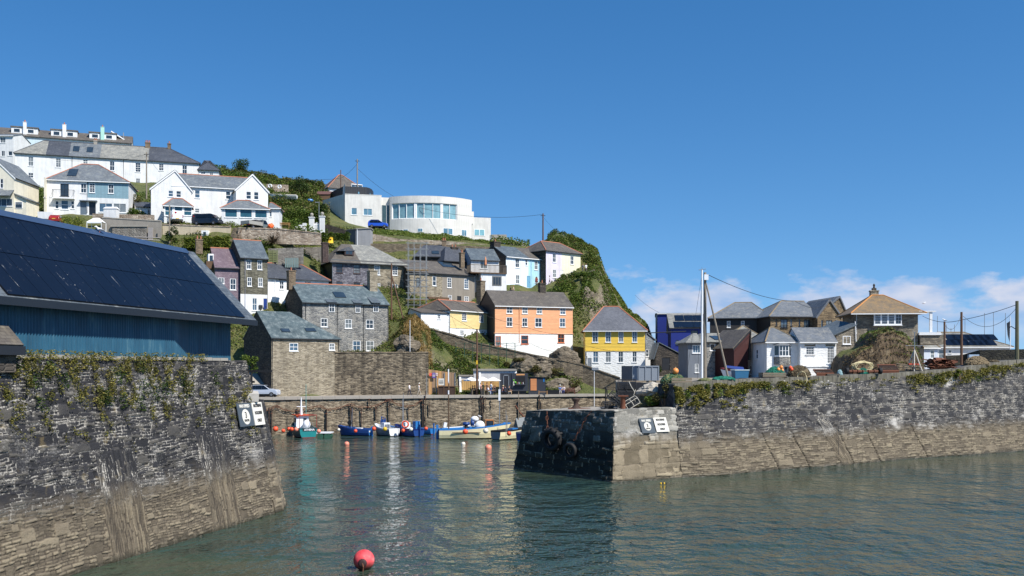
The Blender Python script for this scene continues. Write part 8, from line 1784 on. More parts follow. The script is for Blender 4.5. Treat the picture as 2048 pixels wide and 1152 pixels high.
tangle('heap of frayed rope and driftwood near the dark wall', 'rope_heap', 1928, 1978, .95, plain('driftwood', S(128,112,86), .9, .35), 140, 1.6, 'rope', strand=.035)
tangle('low rope tangle at the base of the tall pole', 'rope_heap', 1978, 1998, .3, NBRN, 40, 1.2, 'rope')
bush('single green weed clump on the pier wall', 1921, 103.5, 1.2, 1.1, G_YEL, 500, 'weeds', .16, z=8.0, cat='weeds')
# covered boat on the jetty
cvb = boat('small boat with a blue cover and red stripe laid up on the jetty', 1490, 122, 172, 2.5, 1.4, .8, 1.2, WHITEP, REDP, NAVYP, name='covered_boat', fn=lambda r, L, B, f0, f1, sh, hb: prt(r, 'cover', plain('blue_cover', S(20,52,120), .6, .2), lambda m: m.add([(.1,-.62,.85),(.1,.62,.85),(.2,0,1.3),(2.3,-.2,1.25),(2.3,.2,1.25),(2.2,0,1.5)], [(0,3,5,2),(1,2,5,4),(0,2,1),(3,4,5),(0,1,4,3)])))
cvb.location.z = 7.75
fb = empty('fish_bin', Vector((xx(1480,120),120,7.6)), .2, 'blue plastic fish bin beside the covered boat', 'bin'); prt(fb, 'tub', plain('blue_plastic', S(34,92,128), .5, .15), lambda m: m.add([(-.8,-.5,0),(.8,-.5,0),(.8,.5,0),(-.8,.5,0),(-.9,-.6,1.1),(.9,-.6,1.1),(.9,.6,1.1),(-.9,.6,1.1)], [(0,3,2,1),(0,1,5,4),(1,2,6,5),(2,3,7,6),(3,0,4,7)])); prt(fb, 'rim', plain('pale_rim', S(170,190,196), .5), lambda m: (m.box(-.95,.95,-.65,-.55,1.05,1.15), m.box(-.95,.95,.55,.65,1.05,1.15)))
# ---- quayside: hoarding, café, kiosk, benches
PLY = plain('plywood', S(188,144,94), .75, .18); DKK = plain('kiosk_charcoal', S(46,50,58), .6, .1); FENC = boards('pale_fence_boards', S(206,164,102), .3, True)
def qbox(name, label, cat, px0, px1, d, dp, py0, mat, z0=5.0, rz=0):
    a_ = Vector((xx(px0,d),d,z0)); r = empty(name, a_, rz, label, cat); return r, xx(px1,d)-xx(px0,d), zz(py0,d)-z0
r, w, h_ = qbox('hoarding', 'sloping plywood hoarding with coloured notices beside the stone wall', 'hoarding', 857, 910, 147.2, .1, 745, PLY)
prt(r, 'panel', [PLY, plain('grey_brown_board', S(150,122,96), .8, .2)], lambda m: [m.add([(w*i/8+.02,0,.0),(w*(i+1)/8-.02,0,.0),(w*(i+1)/8-.02,0,h_*(1.12-.02*i)),(w*i/8+.02,0,h_*(1.14-.02*i)),(w*i/8+.02,.06,.0),(w*(i+1)/8-.02,.06,.0),(w*(i+1)/8-.02,.06,h_*(1.12-.02*i)),(w*i/8+.02,.06,h_*(1.14-.02*i))], [(0,1,2,3),(7,6,5,4),(0,4,5,1),(1,5,6,2),(2,6,7,3),(3,7,4,0)], (0,1,0,0,1,0,1,1)[i]) for i in range(8)])
prt(r, 'post', GREYM, lambda m: [m.box(x-.05,x+.05,-.1,-.01,0,h_*.98) for x in (-.9,-.3,w*.3,w*.6,w)]); prt(r, 'grey_sheet', plain('grey_sheet', S(110,112,112), .7), lambda m: m.box(-1.0,-.05,-.03,.03,0,h_*.95))
def note(label, px0, py0, px1, py1, d, mat, marks=None):
    a_, b_ = P(px0,py1,d), P(px1,py0,d); o = empty('notice', (a_.x,d,a_.z), 0, label, 'notice'); w_, hh = b_.x-a_.x, b_.z-a_.z; prt(o, 'sheet', mat, lambda m: m.box(0,w_,-.02,.02,0,hh)); 
    if marks: prt(o, 'print', marks, lambda m: [m.box(w_*.1,w_*.9,-.03,-.021,hh*f,hh*(f+.06)) for f in (.25,.4,.5,.72)])
    return o
note('coral red notice on the plywood hoarding', 858.5, 746, 864, 752, 147, plain('coral_red', S(222,92,76), .6)); note('purple notice hanging on the hoarding', 864.5, 745.5, 871, 756, 146.9, plain('purple_sign', S(96,76,150), .6), SWHT); note('small white and pink notice on the hoarding', 871.5, 746, 875.5, 751.5, 147, SWHT, plain('pink_mark', S(200,120,150), .6)); note('large white notice with a dark line of print above the trough', 877, 757, 888, 770.5, 146.4, SWHT, SINK)
r, w, h_ = qbox('trough_bench', 'long brown timber counter in front of the hoarding', 'bench', 876, 919, 146, .6, 772, WOODB); prt(r, 'top', WOODB, lambda m: m.box(0,w,-.3,.3,h_-.1,h_)); prt(r, 'panel', plain('dark_planks', S(62,44,34), .8, .3), lambda m: m.box(.05,w*.78,-.2,-.16,.05,h_-.1)); prt(r, 'leg', WOODB, lambda m: [m.box(x,x+.1,-.28,-.18,0,h_-.1) for x in (0,w*.26,w*.52,w*.78,w-.1)])
r, w, h_ = qbox('cafe_shelter', 'low white-walled shelter with a timber fence behind the café tables', 'shelter', 917, 1033, 152.4, .4, 739, WHITE)
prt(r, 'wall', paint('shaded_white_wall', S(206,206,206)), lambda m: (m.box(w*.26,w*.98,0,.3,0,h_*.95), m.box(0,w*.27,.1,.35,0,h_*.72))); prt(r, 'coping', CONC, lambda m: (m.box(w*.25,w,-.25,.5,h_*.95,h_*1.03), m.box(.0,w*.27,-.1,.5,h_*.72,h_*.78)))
prt(r, 'buttress', WHITE, lambda m: [m.add([(x,-1.2,0),(x+.35,-1.2,0),(x+.2,0,h_*t),(x-.1,0,h_*t),(x,.1,0),(x+.35,.1,0)], [(0,1,2,3),(0,3,4),(1,5,2)]) for x,t in ((.2,.72),(w*.36,.95),(w*.98,.95))]); prt(r, 'fence', FENC, lambda m: m.box(.5,w*.72,-.5,-.42,0,2.15))
def parasol(label, px, d):
    o = empty('parasol', (xx(px,d),d,5.0), 0, label, 'parasol'); n = 8; R_ = 1.25
    prt(o, 'canopy', plain('parasol_white', S(228,228,226), .8, .06), lambda m: (m.add([(R_*math.cos(2*math.pi*i/n+.2),R_*math.sin(2*math.pi*i/n+.2),2.05) for i in range(n)]+[(0,0,2.62)], [(i,(i+1)%n,n) for i in range(n)]), m.add([(R_*math.cos(2*math.pi*i/n+.2)*.99,R_*math.sin(2*math.pi*i/n+.2)*.99,2.0) for i in range(n)]+[(0,0,2.55)], [((i+1)%n,i,n) for i in range(n)]))); prt(o, 'pole', WOOD, lambda m: m.tube([(0,0,0),(0,0,2.6)], .03, 6)); prt(o, 'base', CONC, lambda m: m.box(-.3,.3,-.3,.3,0,.1))
    for i in range(n):
        pass
    return o
parasol('white parasol nearest the hoarding, partly behind the telegraph pole', 942, 148.3); parasol('middle white parasol over the café tables', 966, 147.6); parasol('white parasol nearest the dark kiosk', 986, 148)
def table(label, px, d, w_=.8, name='cafe_table'):
    o = empty(name, (xx(px,d),d,5.0), rng.random(), label, 'table'); prt(o, 'tabletop', WOOD, lambda m: m.box(-w_/2,w_/2,-.35,.35,.70,.75))
    for x in (-w_/2+.06,w_/2-.06): prt(o, 'leg', WOOD, lambda m: m.box(x-.03,x+.03,-.3,.3,0,.70))
def stool(label, px, d, z=5.0):
    o = empty('chair', (xx(px,d),d,z), 0, label, 'chair', 'café chairs on the quay'); prt(o, 'seat', BLACKM, lambda m: m.box(-.2,.2,-.2,.2,.40,.44)); prt(o, 'leg', BLACKM, lambda m: [m.box(x-.02,x+.02,y-.02,y+.02,0,.40) for x in (-.18,.18) for y in (-.18,.18)])
table('café table under the parasol by the telegraph pole', 947.5, 146.6); table('café table between the standing group and the fence', 970, 144.9); table('café table at the kiosk end of the fence', 986, 146.3); table('café table in front of the kiosk', 1008, 146.4)
for px, d, lab in ((975,145.4,'chair under the person in white'),(991,146,'chair under the person in dark clothes by the kiosk door'),(944,146.8,'chair at the far end of the café fence'),(951,147.2,'chair behind the brown telegraph pole'),(1004.5,145.8,'chair under the person in the straw hat'),(1011,145.5,'chair under the person in navy'),(1017,146.3,'chair under the person in beige trousers')): stool(lab, px, d)
r, w, h_ = qbox('kiosk', 'charcoal takeaway kiosk with a serving hatch and a narrow door', 'kiosk', 1000, 1056, 148.3, 2.6, 746.5, DKK, 5.15)
prt(r, 'wall', DKK, lambda m: (m.box(0,w*.42,0,2.4,0,h_), m.box(w*.42,w,-.1,2.4,.35,h_))); prt(r, 'door', plain('dark_door', S(40,40,44), .5), lambda m: m.box(w*.14,w*.30,-.04,-.002,0,h_*.88)); prt(r, 'door_frame', GREYM, lambda m: (m.box(w*.12,w*.14,-.06,-.002,0,h_*.92), m.box(w*.30,w*.32,-.06,-.002,0,h_*.92), m.box(w*.12,w*.32,-.06,-.002,h_*.88,h_*.92)))
hc = prt(r, 'serving_hatch', plain('hatch_interior', S(20,20,22), .8), lambda m: m.box(w*.56,w*.90,-.13,-.101,h_*.48,h_*.85)); prt(hc, 'hatch_counter', DKK, lambda m: m.box(w*.54,w*.92,-.5,-.1,h_*.42,h_*.47)); prt(hc, 'bottle', [plain('bottle_green', S(90,140,60), .4), TERRA, WHITEP], lambda m: [m.lathe([(.04,0),(.04,.2),(.015,.28)], (w*(.58+.05*i),-.3,h_*.47), 6, mi=i%3) for i in range(6)])
prt(r, 'sign_strip', plain('tan_sign', S(206,150,96), .6), lambda m: m.box(w*.58,w*.88,-.13,-.101,h_*.90,h_*.97)); prt(r, 'undercarriage', BLACKM, lambda m: m.box(w*.46,w*.94,.1,2.2,-.1,.35)); prt(r, 'menu_board', SWHT, lambda m: m.box(w*.475,w*.515,-.13,-.101,h_*.4,h_*.6)); prt(r, 'leaf_emblem', plain('leaf_green', S(110,180,50), .6), lambda m: (m.ball((w*.545,-.12,h_*.55),.16,8), m.ball((w*.49,-.12,h_*.66),.12,8)))
r, w, h_ = qbox('kiosk', 'lower charcoal hut with a wooden menu shutter, joined to the kiosk', 'kiosk', 1057, 1091, 148.6, 2.4, 753, DKK); prt(r, 'wall', DKK, lambda m: m.add([(0,0,0),(w,0,0),(w,2.2,0),(0,2.2,0),(0,0,h_),(w,0,h_*.95),(w,2.2,h_*.95),(0,2.2,h_)], [(0,1,5,4),(1,2,6,5),(2,3,7,6),(3,0,4,7)])); prt(r, 'roof', BLACKM, lambda m: m.slab([(-.1,-.15,h_),(w+.15,-.15,h_*.95),(w+.15,2.3,h_*.95),(-.1,2.3,h_)], .08)); prt(r, 'shutter', boards('shutter_boards', S(196,130,80), .11), lambda m: m.box(w*.12,w*.48,-.06,-.002,h_*.22,h_*.88)); prt(r, 'blue_sticker', SKYB, lambda m: m.box(w*.86,w*.94,-.03,-.002,h_*.7,h_*.9))
def bench(label, px, d, w_, back=True, mat=WOODB):
    o = empty('bench', (xx(px,d),d,5.0), 0, label, 'bench'); prt(o, 'seat', mat, lambda m: [m.box(-w_/2,w_/2,-.25+.17*i,-.12+.17*i,.40,.45) for i in range(3)])
    if back: prt(o, 'backrest', mat, lambda m: [m.box(-w_/2,w_/2,.26,.31,.5+.16*i,.6+.16*i) for i in range(3)])
    for x in (-w_/2+.05,w_/2-.05): prt(o, 'leg', mat, lambda m: (m.box(x-.04,x+.04,-.25,-.17,0,.62), m.box(x-.04,x+.04,.23,.31,0,.95 if back else .4), m.box(x-.04,x+.04,-.25,.3,.58,.64) if back else None))
bench('brown wooden bench with two people sitting on it', 1123, 150.4, 2.0); bench('empty dark red-brown bench at the right of the occupied one', 1140, 150.8, 1.5, mat=plain('red_brown_wood', S(92,46,36), .8, .25)); bench('low backless wooden bench beside the charcoal hut', 1086, 146.6, 1.3, False, PLY)
pb_ = empty('planter', (xx(1103,149),149,5.0), 0, 'black trough planter with green shoots beside the benches', 'planter'); prt(pb_, 'trough', BLACKM, lambda m: m.add([(-1.1,-.35,0),(1.1,-.35,0),(1.1,.35,0),(-1.1,.35,0),(-1.2,-.4,.65),(1.2,-.4,.65),(1.2,.4,.65),(-1.2,.4,.65)], [(0,3,2,1),(0,1,5,4),(1,2,6,5),(2,3,7,6),(3,0,4,7),(4,5,6,7)])); leafmesh('foliage', [(rng.uniform(-1.1,1.1),rng.uniform(-.3,.3),.65+abs(rng.gauss(0,.22))) for _ in range(500)], .13, G_MID, pb_)
# green mesh fence above the café
r = empty('mesh_fence', ground(912,156.2), 0, 'green mesh fence on the slope above the café shelter', 'fence'); x0_, x1_ = 0, xx(1030,156.2)-xx(912,156.2)
prt(r, 'post', plain('fence_green', S(40,70,52), .6), lambda m: [m.box(x-.05,x+.05,-.05,.05,-1.6,1.9) for x in np.linspace(x0_,x1_,8)]); prt(r, 'rail', plain('fence_green', S(40,70,52), .6), lambda m: [m.tube([(x0_,0,z),(x1_,0,z)], .03, 4) for z in (.1,1.0,1.85)])
# ---- rusty chains, piles and fenders on the quay wall
px_s = [(528,821),(540,818),(552,812),(566,819),(582,822),(597,821),(618,816),(640,812),(655,820),(676,816),(700,808),(716,814),(735,814),(756,810),(777,799),(792,808),(810,813),(828,811),(843,800)]
def onquay(px, py, off=.18):
    q = quay(px, 0, off); return Vector((q.x, q.y, zz(py, q.y)))
chain('long rusty mooring chain looped along the quay wall behind the boats', [onquay(*q) for q in px_s], .075)
for i, (px, p0, p1, w_) in enumerate(((538,815,872,.16),(543,817,872,.2),(595,812,830,.1),(652.5,818,866,.26),(701,808,868,.2),(705,812,868,.14),(722,816,866,.18),(738,797,812,.12),(751,812,838,.16),(777.5,800,866,.14),(817,812,850,.1),(845,798,860,.3),(850,782,862,.14),(858,805,830,.1),(961,790,830,.12),(965,792,870,.28),(970,794,820,.12),(983,796,815,.08),(1037,800,850,.3),(1078,790,848,.24),(1083,798,850,.12))):
    w_ *= .55; a_ = onquay(px, p1, .2); H = onquay(px, p0, .2).z - a_.z; o = empty('timber_pile' if w_ > .12 else 'rusty_post', a_, 0, 'fender', 'fender post', 'upright rusty fender posts on the quay wall')
    o['label'] = ('short ' if H < 2 else 'tall ') + ('tarred' if w_ > .12 else 'rusty') + ' fender post on the quay wall ' + ('above the teal boat','beside the teal boat bow','over the teal boat mast','between teal and small blue boats','over the small blue boat','just past the small blue boat mast','behind the small blue boat stern','beside the small blue boat','before the grey and white boat','behind the grey and white boat','above the bright blue boat','behind the bright blue boat locker','rising by the walkers','past the walkers on the quay','under the café tables','behind the wooden wheelhouse','under the person in white T-shirt','near the kiosk door','behind the grey tarpaulin','below the charcoal hut','beside the charcoal hut bench')[i]
    prt(o, 'post', plain('dark_rust', S(66,50,42), .85, .3) if w_ < .12 else plain('tarred_timber', S(54,42,34), .85, .35), lambda m: m.box(-w_/2,w_/2,-.1,.1,-.3 if p1 > 840 else 0,H)); prt(o, 'bracket', RUST, lambda m: m.box(-w_*.8,w_*.8,-.14,.12,H*.8,H*.8+.1))
girder = tag(prt(None, 'rusty_girder', RUST, lambda m: m.tube([onquay(1020,811,2.2), onquay(1028,825,2.4), onquay(1037,836,2.6)], .12, 5)), 'rusty girder leaning over the grey tarpaulined boat', 'girder')
for lab, px, p0, p1, d, m, w_ in (('thin green-blue mast rising behind the teal boat', 612, 768, 858, 131.5, plain('verdigris_paint', S(90,140,134), .6), .06), ('white ensign pole standing before the stone wall', 820, 640, 705, 147.5, WHITEP, .05), ('grey mast with a box at its head in front of the kiosk', 999, 762, 866, 133, GREYM, .07), ('thin pale mast beside the kiosk hatch', 1037, 783, 866, 134, WOOD, .06), ('white pole with a street lamp over the lane wall', 1188.5, 735, 815, 130, WHITEP, .05), ('thin boat mast above the bright blue boat', 807, 787, 850, 130.2, GREYM, .035), ('thin boat mast near the cream open boat', 1012, 820, 868, 123, GREYM, .035)):
    post(lab, 'mast', px, p0, p1, d, w_, w_*.7, m, 'mast', (lambda o, H: prt(o, 'box', WHITEP, lambda m_: m_.box(-.14,.14,-.14,.14,H*.62,H*.84))) if 'box' in lab else ((lambda o, H: prt(o, 'lamp_head', GREYM, lambda m_: m_.box(-.3,.55,-.1,.1,H-.35,H))) if 'lamp' in lab else None))
# ---- poles
def tele(o, H): prt(o, 'crossarm', BLACKM, lambda m: (m.box(-.5,.5,-.06,.06,H-.5,H-.4), m.box(-.08,.08,-.12,.12,H-.9,H-.65)))
post('brown telegraph pole standing among the café tables', 'telegraph_pole', 954, 658, 789, 146.2, .17, .12, POLEB, 'telegraph pole', lambda o, H: prt(o, 'yellow_plate', YLB, lambda m: m.box(-.12,.12,-.2,-.14,H*.46,H*.52)))
post('grey telegraph pole in front of the white terrace', 'telegraph_pole', 293, 304, 394, 199, .16, .11, POLE, 'telegraph pole', tele); post('grey telegraph pole below the white van', 'telegraph_pole', 339, 411, 492, 166, .15, .11, POLE, 'telegraph pole')
post('dark telegraph pole on the skyline above the lilac cottage', 'telegraph_pole', 1086, 427, 490, 207, .17, .13, POLEB, 'telegraph pole', tele); post('tall pole behind the black top storey of the modern house', 'telegraph_pole', 714.5, 318, 400, 226, .16, .12, POLE, 'telegraph pole', tele); post('shorter pole behind the black top storey of the modern house', 'telegraph_pole', 681.5, 340, 400, 227, .13, .1, POLEB, 'telegraph pole')
post('pale street lamp beside the white gateposts', 'street_lamp', 638, 404, 468, 187, .07, .05, GREYM, 'street lamp', lambda o, H: prt(o, 'lamp_head', GREYM, lambda m: m.box(-.7,.1,-.1,.1,H-.12,H)))
p_ = post('brown pole with a leaning stay at the corner of the half-stone house', 'telegraph_pole', 783, 527, 634, 161, .15, .11, POLEB, 'telegraph pole', lambda o, H: prt(o, 'stay', POLEB, lambda m: m.tube([(0,0,H*.78),(1.9,0,-.4)], .12, 6)))
ms = post('tall white flag mast strapped to the wooden pole on the jetty', 'mast', 1404, 540, 757, 91, .11, .08, WHITEP, 'mast', lambda o, H: prt(o, 'yard', GREYM, lambda m: (m.tube([(-.3,0,H),(.35,0,H+.1)], .03, 5), m.tube([(0,0,H),(0,0,H+.25)], .02, 5))), z0=7.6)
wp_ = post('tall weathered wooden pole with a white box at its top', 'telegraph_pole', 1410, 545, 757, 91.3, .17, .13, POLE, 'telegraph pole', lambda o, H: prt(o, 'junction_box', WHITEP, lambda m: m.box(-.12,.26,-.3,-.1,H-.7,H-.2)), z0=7.6)
tag(prt(None, 'leaning_spar', POLE, lambda m: m.tube([P(1412,566,91), P(1432,650,90.6), P(1457,758,90.2)], [.07,.09,.1], 7)), 'wooden spar leaning against the tall pole', 'spar')
post('telegraph pole with a gull perched on top by the harbour office', 'telegraph_pole', 1889, 643, 730, 112, .14, .11, POLEB, 'telegraph pole', z0=7.6); post('telegraph pole carrying the sagging wires before the harbour office', 'telegraph_pole', 1923, 624, 730, 114, .17, .13, POLEB, 'telegraph pole', z0=7.6)
post('tall telegraph pole at the right edge with a lamp arm', 'telegraph_pole', 2034, 602, 735, 112, .24, .18, plain('greenish_pole', S(98,96,72), .85, .25), 'telegraph pole', lambda o, H: prt(o, 'lamp_arm', BLACKM, lambda m: m.tube([(0,-.1,H*.63),(-.7,-.1,H*.68),(-.9,-.1,H*.66)], .05, 5)), z0=7.6)
fl = post('white flagpole flying a limp dark flag', 'flagpole', 2020.5, 632, 735, 138, .07, .05, WHITEP, 'flagpole', lambda o, H: prt(o, 'flag', DARKP, lambda m: m.add([(-.05,0,H-.7),(-.45,.1,H-1.0),(-.4,-.05,H-2.6),(-.08,.05,H-3.6)], [(0,1,2,3)])), z0=7.6)
for i, (px, pt) in enumerate(((1862.5,632),(1875,632),(1893,649),(1902,656),(1909,649),(1930,640),(1969,626),(1987,625),(2011,626))): post('thin grey yacht mast standing beyond the harbour office roof', 'yacht_mast', px, pt, 760, 176, .06, .045, GREYM, 'mast').__setitem__('group', 'yacht masts beyond the harbour office')
tr_ = empty('tripod_mast', ontop(1829, 1.6), 0, 'pale aerial mast on a timber tripod by the earth mound', 'aerial mast'); H = zz(660,tr_.location.y)-tr_.location.z
prt(tr_, 'tripod', plain('pale_timber', S(190,184,170), .7, .2), lambda m: [m.tube([(.85*math.cos(a_),.85*math.sin(a_),0),(0,0,H*.52)], .055, 5) for a_ in (.3,1.6,2.9,4.3,5.4)]); prt(tr_, 'pole', GREYM, lambda m: (m.tube([(0,0,H*.3),(0,0,H*.96)], .04, 6), m.tube([(-.9,0,H*.62),(1.1,0,H*.62)], .025, 4), m.tube([(0,0,H*.9),(-.2,0,H)], .02, 4), m.tube([(0,0,H*.9),(.2,0,H)], .02, 4)))
# gulls
GULL = plain('gull_white', S(226,226,226), .7, .06)
def gull(label, p, face=0):
    o = empty('gull', p, R(face), label, 'gull'); mb = MB(); mb.tube([(.26,0,.10),(.16,0,.13),(.03,0,.17),(-.10,0,.20),(-.15,0,.27),(-.19,0,.31),(-.24,0,.30),(-.30,0,.285)], [.015,.05,.09,.075,.045,.05,.028,.008], 8); mb.build('body', GULL, o, True)
    prt(o, 'wing', plain('gull_grey', S(150,154,160), .7, .08), lambda m: [m.tube([(-.06,s_*.07,.19),(.1,s_*.075,.16),(.3,s_*.02,.11)], [.03,.04,.01], 6) for s_ in (-1,1)]); prt(o, 'leg', PKB, lambda m: [m.tube([(.0,s_*.03,.1),(-.01,s_*.03,0)], .008, 4) for s_ in (-1,1)])
gull('gull perched on the telegraph pole by the harbour office', P(1889,643,112)); gull('gull perched on the engine of the long cream boat', P(960,835.5,127), 30); gull('gull standing on the orange lichened roof', P(1848,608.5,141), 180); gull('gull on the solar roof of the blue shed', Vector(E0+SX*-9+SY*3.6+Vector((0,0,16.3))), 40)
# ---- gateposts, sheds, garden things up the hill
for lab, px, py in (('white gatepost with a ball finial, nearer the terrace', 623.5, 464), ('white gatepost with a ball finial, beside the dark stone wall', 644.5, 462)):
    d = 186; o = empty('gatepost', P(px,py,d), 0, lab, 'gatepost'); H = 2.6; prt(o, 'pillar', WHITE, lambda m: (m.box(-.42,.42,-.42,.42,-1,H), m.box(-.52,.52,-.52,.52,H,H+.16))); prt(o, 'ball_finial', CONC, lambda m: (m.ball((0,0,H+.62), .34, 14), m.lathe([(.18,H+.16),(.12,H+.3)], (0,0,0), 10)), True)
r = empty('garden_gate', P(633,463,186), 0, 'white gate between the two gateposts', 'gate'); prt(r, 'panel', TRIM, lambda m: [m.box(-.75+.19*i,-.62+.19*i,-.03,.03,0,1.7-.1*abs(4-i)) for i in range(9)]); prt(r, 'rail', TRIM, lambda m: [m.box(-.78,.95,-.06,-.03,z,z+.12) for z in (.3,1.2)])
a_, b_ = P(582,462,184), P(612,444,184); r = empty('garden_steps', a_, 0, 'white stepped wall beside the gateposts', 'wall'); prt(r, 'wall', WHITE, lambda m: [m.box(i*.7,i*.7+.7,0,.4,-.6,.5+.32*i) for i in range(4)])
a_ = P(692,484,187.4); r = empty('hut', a_, 0, 'grey flat-roofed hut at the corner of the dark stone wall', 'hut'); w = xx(741,187.4)-a_.x; h_ = zz(457,187.4)-a_.z; prt(r, 'wall', [paint('grey_hut_render', S(150,150,152)), plain('dark_hut_side', S(90,94,100), .7)], lambda m: (m.box(w*.4,w,0,3,-1,h_), m.add([(0,1.6,-1),(w*.4,0,-1),(w*.4,0,h_-.02),(0,1.6,h_-.02)], [(0,1,2,3)], 1))); prt(r, 'roof', CONC, lambda m: m.slab([(-.15,1.5,h_),(w*.4,-.15,h_),(w+.15,-.15,h_+.15),(w+.15,3.1,h_+.15),(-.15,3.1,h_)], .16)); prt(r, 'downpipe', WHITEP, lambda m: m.tube([(w*.46,-.06,h_),(w*.46,-.06,-.6)], .07, 6))
a_ = P(207,437,170.6); r = empty('garden_store', a_, 0, 'tall white plastic garden store on the concrete wall', 'store'); w = xx(232,170.6)-a_.x; h_ = zz(417,170.6)-a_.z; prt(r, 'box', WHITE, lambda m: m.box(0,w,0,1.4,-.3,h_)); prt(r, 'roof', TRIM, lambda m: m.add([(-.1,-.1,h_),(w+.1,-.1,h_),(w+.1,1.5,h_),(-.1,1.5,h_),(.1,.7,h_+.4),(w-.1,.7,h_+.4)], [(0,1,5,4),(2,3,4,5),(1,2,5),(3,0,4),(3,2,1,0)]))
a_ = P(173,459,165.5); r = empty('gazebo', a_, 0, 'small white gazebo canopy below the yellow-green shrub', 'gazebo'); w = xx(203,165.5)-a_.x; prt(r, 'canopy', TRIM, lambda m: m.add([(0,0,1.3),(w,0,1.3),(w,2,1.3),(0,2,1.3),(w*.3,1,2.05),(w*.7,1,2.05),(0,0,1.05),(w,0,1.05)], [(0,1,5,4),(2,3,4,5),(1,2,5),(3,0,4),(6,7,1,0)])); prt(r, 'leg', TRIM, lambda m: [m.box(x-.04,x+.04,y-.04,y+.04,-1.5,1.3) for x in (.05,w-.05) for y in (.05,1.95)])
# steps with a railing between the two terrace walls
st_ = empty('stone_steps', P(457,482,168.2), 0, 'stone steps with a timber railing between the terrace walls', 'steps'); prt(st_, 'step', ST_BRN, lambda m: [m.box(.1,1.5,.25*i,.25*i+.3,-.8,.2+.24*i) for i in range(11)]); prt(st_, 'railing', WOODB, lambda m: [m.tube([(1.6+.06*i,-.3+.3*i,-.4+.24*i),(1.6+.06*i,-.3+.3*i,1.0+.24*i)], .05, 4) for i in range(0,12,2)] + [m.tube([(1.6,-.3,.95),(2.3,3.2,3.6)], .05, 4)])
r = empty('pallet_fence', P(537,524,162.4), 0, 'greenish timber fence beside the white cottage roof', 'fence'); prt(r, 'slat', plain('green_timber', S(116,122,82), .85, .2), lambda m: [m.box(0,1.5,0,.05,.0+.28*i,.2+.28*i) for i in range(7)] + [m.box(x,x+.1,-.05,.0,-.3,2.1) for x in (.0,.7,1.4)])
r = empty('corrugated_screen', P(570,530,162.2), 0, 'grey-green corrugated screen above the white cottage roof', 'fence'); prt(r, 'sheet', plain('grey_green_sheet', S(120,138,134), .6, .15), lambda m: [m.box(i*.28,i*.28+.22,.04*(i%2),.04*(i%2)+.03,-.4,1.15) for i in range(8)]); prt(r, 'post', WOODB, lambda m: [m.box(x,x+.08,.1,.18,-.4,1.2) for x in (0,1.1,2.2)])
for lab, px, py, m in (('yellow upturned kayak on the low hedge', 632, 472, YLB), ('yellow plastic slide end standing on the terrace', 661, 482, YLB)):
    o = empty('kayak', P(px,py,178.6), .2, lab, 'kayak'); prt(o, 'hull', m, lambda q: q.tube([(-.75,0,0),(-.4,0,.1),(.2,0,.14),(.7,0,.06)], [.05,.24,.24,.05], 8) if 'kayak' in lab else q.add([(-.5,-.3,-.4),(.5,-.3,-.4),(.4,.3,.7),(-.1,.3,.75),(-.5,.1,-.4),(.5,.1,-.4)], [(0,1,2,3),(0,3,4),(1,5,2),(4,3,2,5)]), True); prt(o, 'seat', DARKP, lambda q: q.box(-.15,.15,-.1,.1,.2,.36) if 'upturned' not in lab else q.box(-.5,.5,-.03,.03,-.12,-.05))
o = empty('picnic_table', P(570,455,172), .2, 'wooden picnic table on the terrace by the cement mixer', 'table'); prt(o, 'tabletop', PLY, lambda m: m.box(-.9,.9,-.4,.4,.70,.76)); prt(o, 'seat', PLY, lambda m: (m.box(-.9,.9,-.8,-.55,.42,.47), m.box(-.9,.9,.55,.8,.42,.47))); prt(o, 'leg', PLY, lambda m: [m.box(x,x+.08,-.7,.7,.35,.42) for x in (-.7,.62)] + [m.box(x,x+.08,y,y+.1,0,.7) for x in (-.7,.62) for y in (-.35,.25)])
o = empty('closed_parasol', P(971,529,178.4), 0, 'closed orange parasol on the timber balcony', 'parasol'); prt(o, 'canopy', plain('faded_orange_cloth', S(206,140,100), .8, .15), lambda m: m.lathe([(.08,.5),(.2,.7),(.17,1.6),(.04,2.1)], (0,0,-.7), 9)); prt(o, 'pole', WOOD, lambda m: m.tube([(0,0,-1.4),(0,0,1.5)], .03, 5))
o = empty('shed', P(637,397,224), 0, 'brown-roofed garden shed on the hill by the modern house', 'shed'); prt(o, 'wall', WOODB, lambda m: m.box(-.4,2.4,0,2,-.6,1.0)); prt(o, 'roof', plain('red_brown_felt', S(96,66,60), .8), lambda m: m.slab([(-.6,-.2,.95),(2.6,-.2,.95),(2.6,2.2,2.0),(-.6,2.2,2.0)], .1))
o = empty('blue_tarpaulin', P(620,402,214), 0, 'crumpled blue tarpaulin among the hill bushes', 'tarpaulin'); prt(o, 'sheet', SKYB, lambda m: m.ball((0,0,.1), .75, 9, 0, .5)); prt(o, 'rope', ROPE, lambda m: m.tube([(-.7,-.2,.1),(0,-.5,.5),(.7,-.2,.1)], .02, 4))
tag(prt(None, 'headland_path_railing', POLE, lambda m: [m.tube([P(1160+i*4,556-i*1.2,186),P(1160+i*4,548-i*1.4,186)], .04, 4) for i in range(8)] + [m.tube([P(1160,549,186),P(1190,540,186)], .035, 4)]), 'low timber railing on the headland path', 'railing')
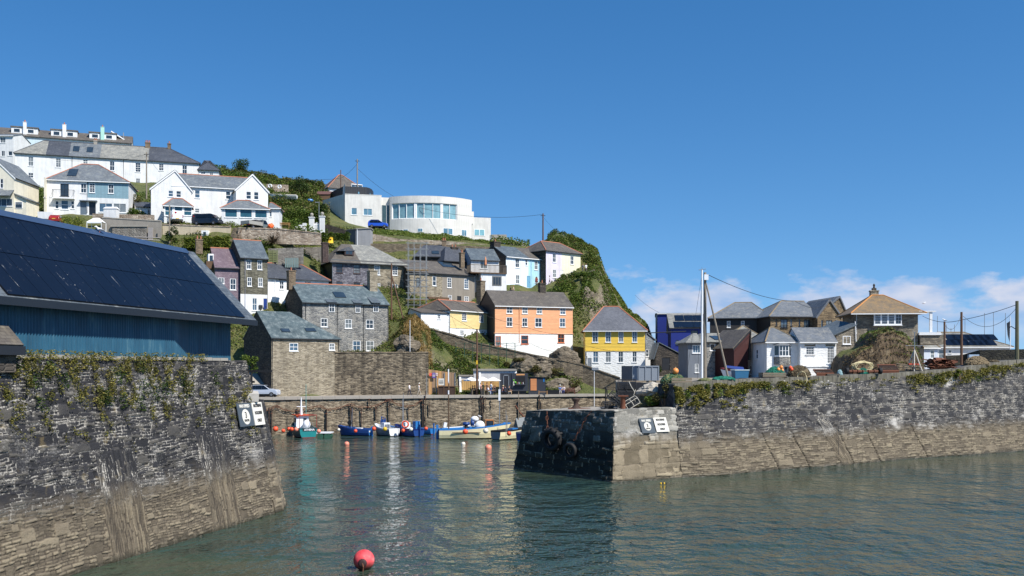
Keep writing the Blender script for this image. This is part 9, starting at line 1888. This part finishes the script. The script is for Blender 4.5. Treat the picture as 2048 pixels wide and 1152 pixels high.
# ---- wires
def wire(label, pts, sag=0.6, r=.022, n=14):
    mb = MB()
    for a_, b_ in zip(pts[:-1], pts[1:]):
        mb.tube([a_.lerp(b_, i/n)-Vector((0,0,sag*4*(i/n)*(1-i/n))) for i in range(n+1)], r, 4)
    return tag(mb.build('cable', plain('cable_black', S(30,32,36), .6)), label, 'cable')
wire('black cable from the tall jetty pole down to the apartment block', [P(1415,549,91), P(1590,602,150), P(1650,612,160)], .6, .03); wire('power cable between the poles by the harbour office', [P(1923,640,114), P(2034,609,112)], .15, .03); wire('cable from the harbour office pole to the orange-roofed house', [P(1923,640,114), P(1845,632,139)], .5, .03)
wire('sagging loop of cable between the harbour office poles', [P(1926,632,114), P(2032,617,112)], 1.6); wire('sagging cable between the gull pole and its neighbour', [P(1890,650,112), P(1921,634,114)], .9)
wire('cable from the skyline behind the white house to the modern house pole', [P(548,357,215), P(681,357,227), P(714,328,226)], .3, .03); wire('cable from the modern house pole to the skyline pole', [P(716,338,226), P(842,416,214), P(1084,429,207)], 1.2, .03); wire('cable dropping from the skyline pole to the lilac cottage', [P(1088,436,207), P(1118,468,198)], .1); wire('cable from the brown pole across the pale yellow house', [P(954,660,146), P(862,600,158), P(785,540,161)], .5); wire('cable from the brown pole in front of the orange house', [P(954,662,146), P(1060,686,158), P(1168,690,160)], 1.2); wire('cable across the front of the yellow house', [P(1168,690,160), P(1290,705,160)], .4)
wire('cable across the roof of the orange house', [P(905,600,161), P(1040,650,163), P(1145,668,163)], .5); wire('white boom pole beside the yellow house', [P(1290,666,150), P(1372,663,150)], 0, .07); wire('cable fan from the terrace pole to the white terrace', [P(293,308,199), P(200,318,208), P(90,314,209)], .6); wire('cable from the terrace pole to the white gabled house', [P(293,308,199), P(320,345,182)], .2); wire('mooring rope hanging down the pier wall', [ontop(1675,-.25), pwall(3.0-.13, 1.0, .25)[0]], 0, .02)
wire('stay wire from the jetty mast toward the blue house', [P(1404,548,91), P(1372,757,91)], 0, .012); wire('second stay wire from the jetty mast', [P(1404,545,91), P(1395,757,91)], 0, .012); wire('cable running down the headland to the jetty', [P(1270,590,190), P(1318,625,180)], .3)
for lab, a0, b0 in (('mooring line from the teal boat to the quay', (555,848,131.5), (530,822,133.4)), ('mooring line of the small blue boat', (680,850,132.5), (700,810,138.4)), ('mooring line from the grey mast down to the cream boat', (999,838,133), (960,806,145)), ('mooring line by the grey tarpaulined boat', (1042,830,134), (1056,808,146)), ('mooring line of the bright blue boat', (802,850,133.5), (778,802,139.6))): wire(lab, [P(*a0), P(*b0)], .15, .022)
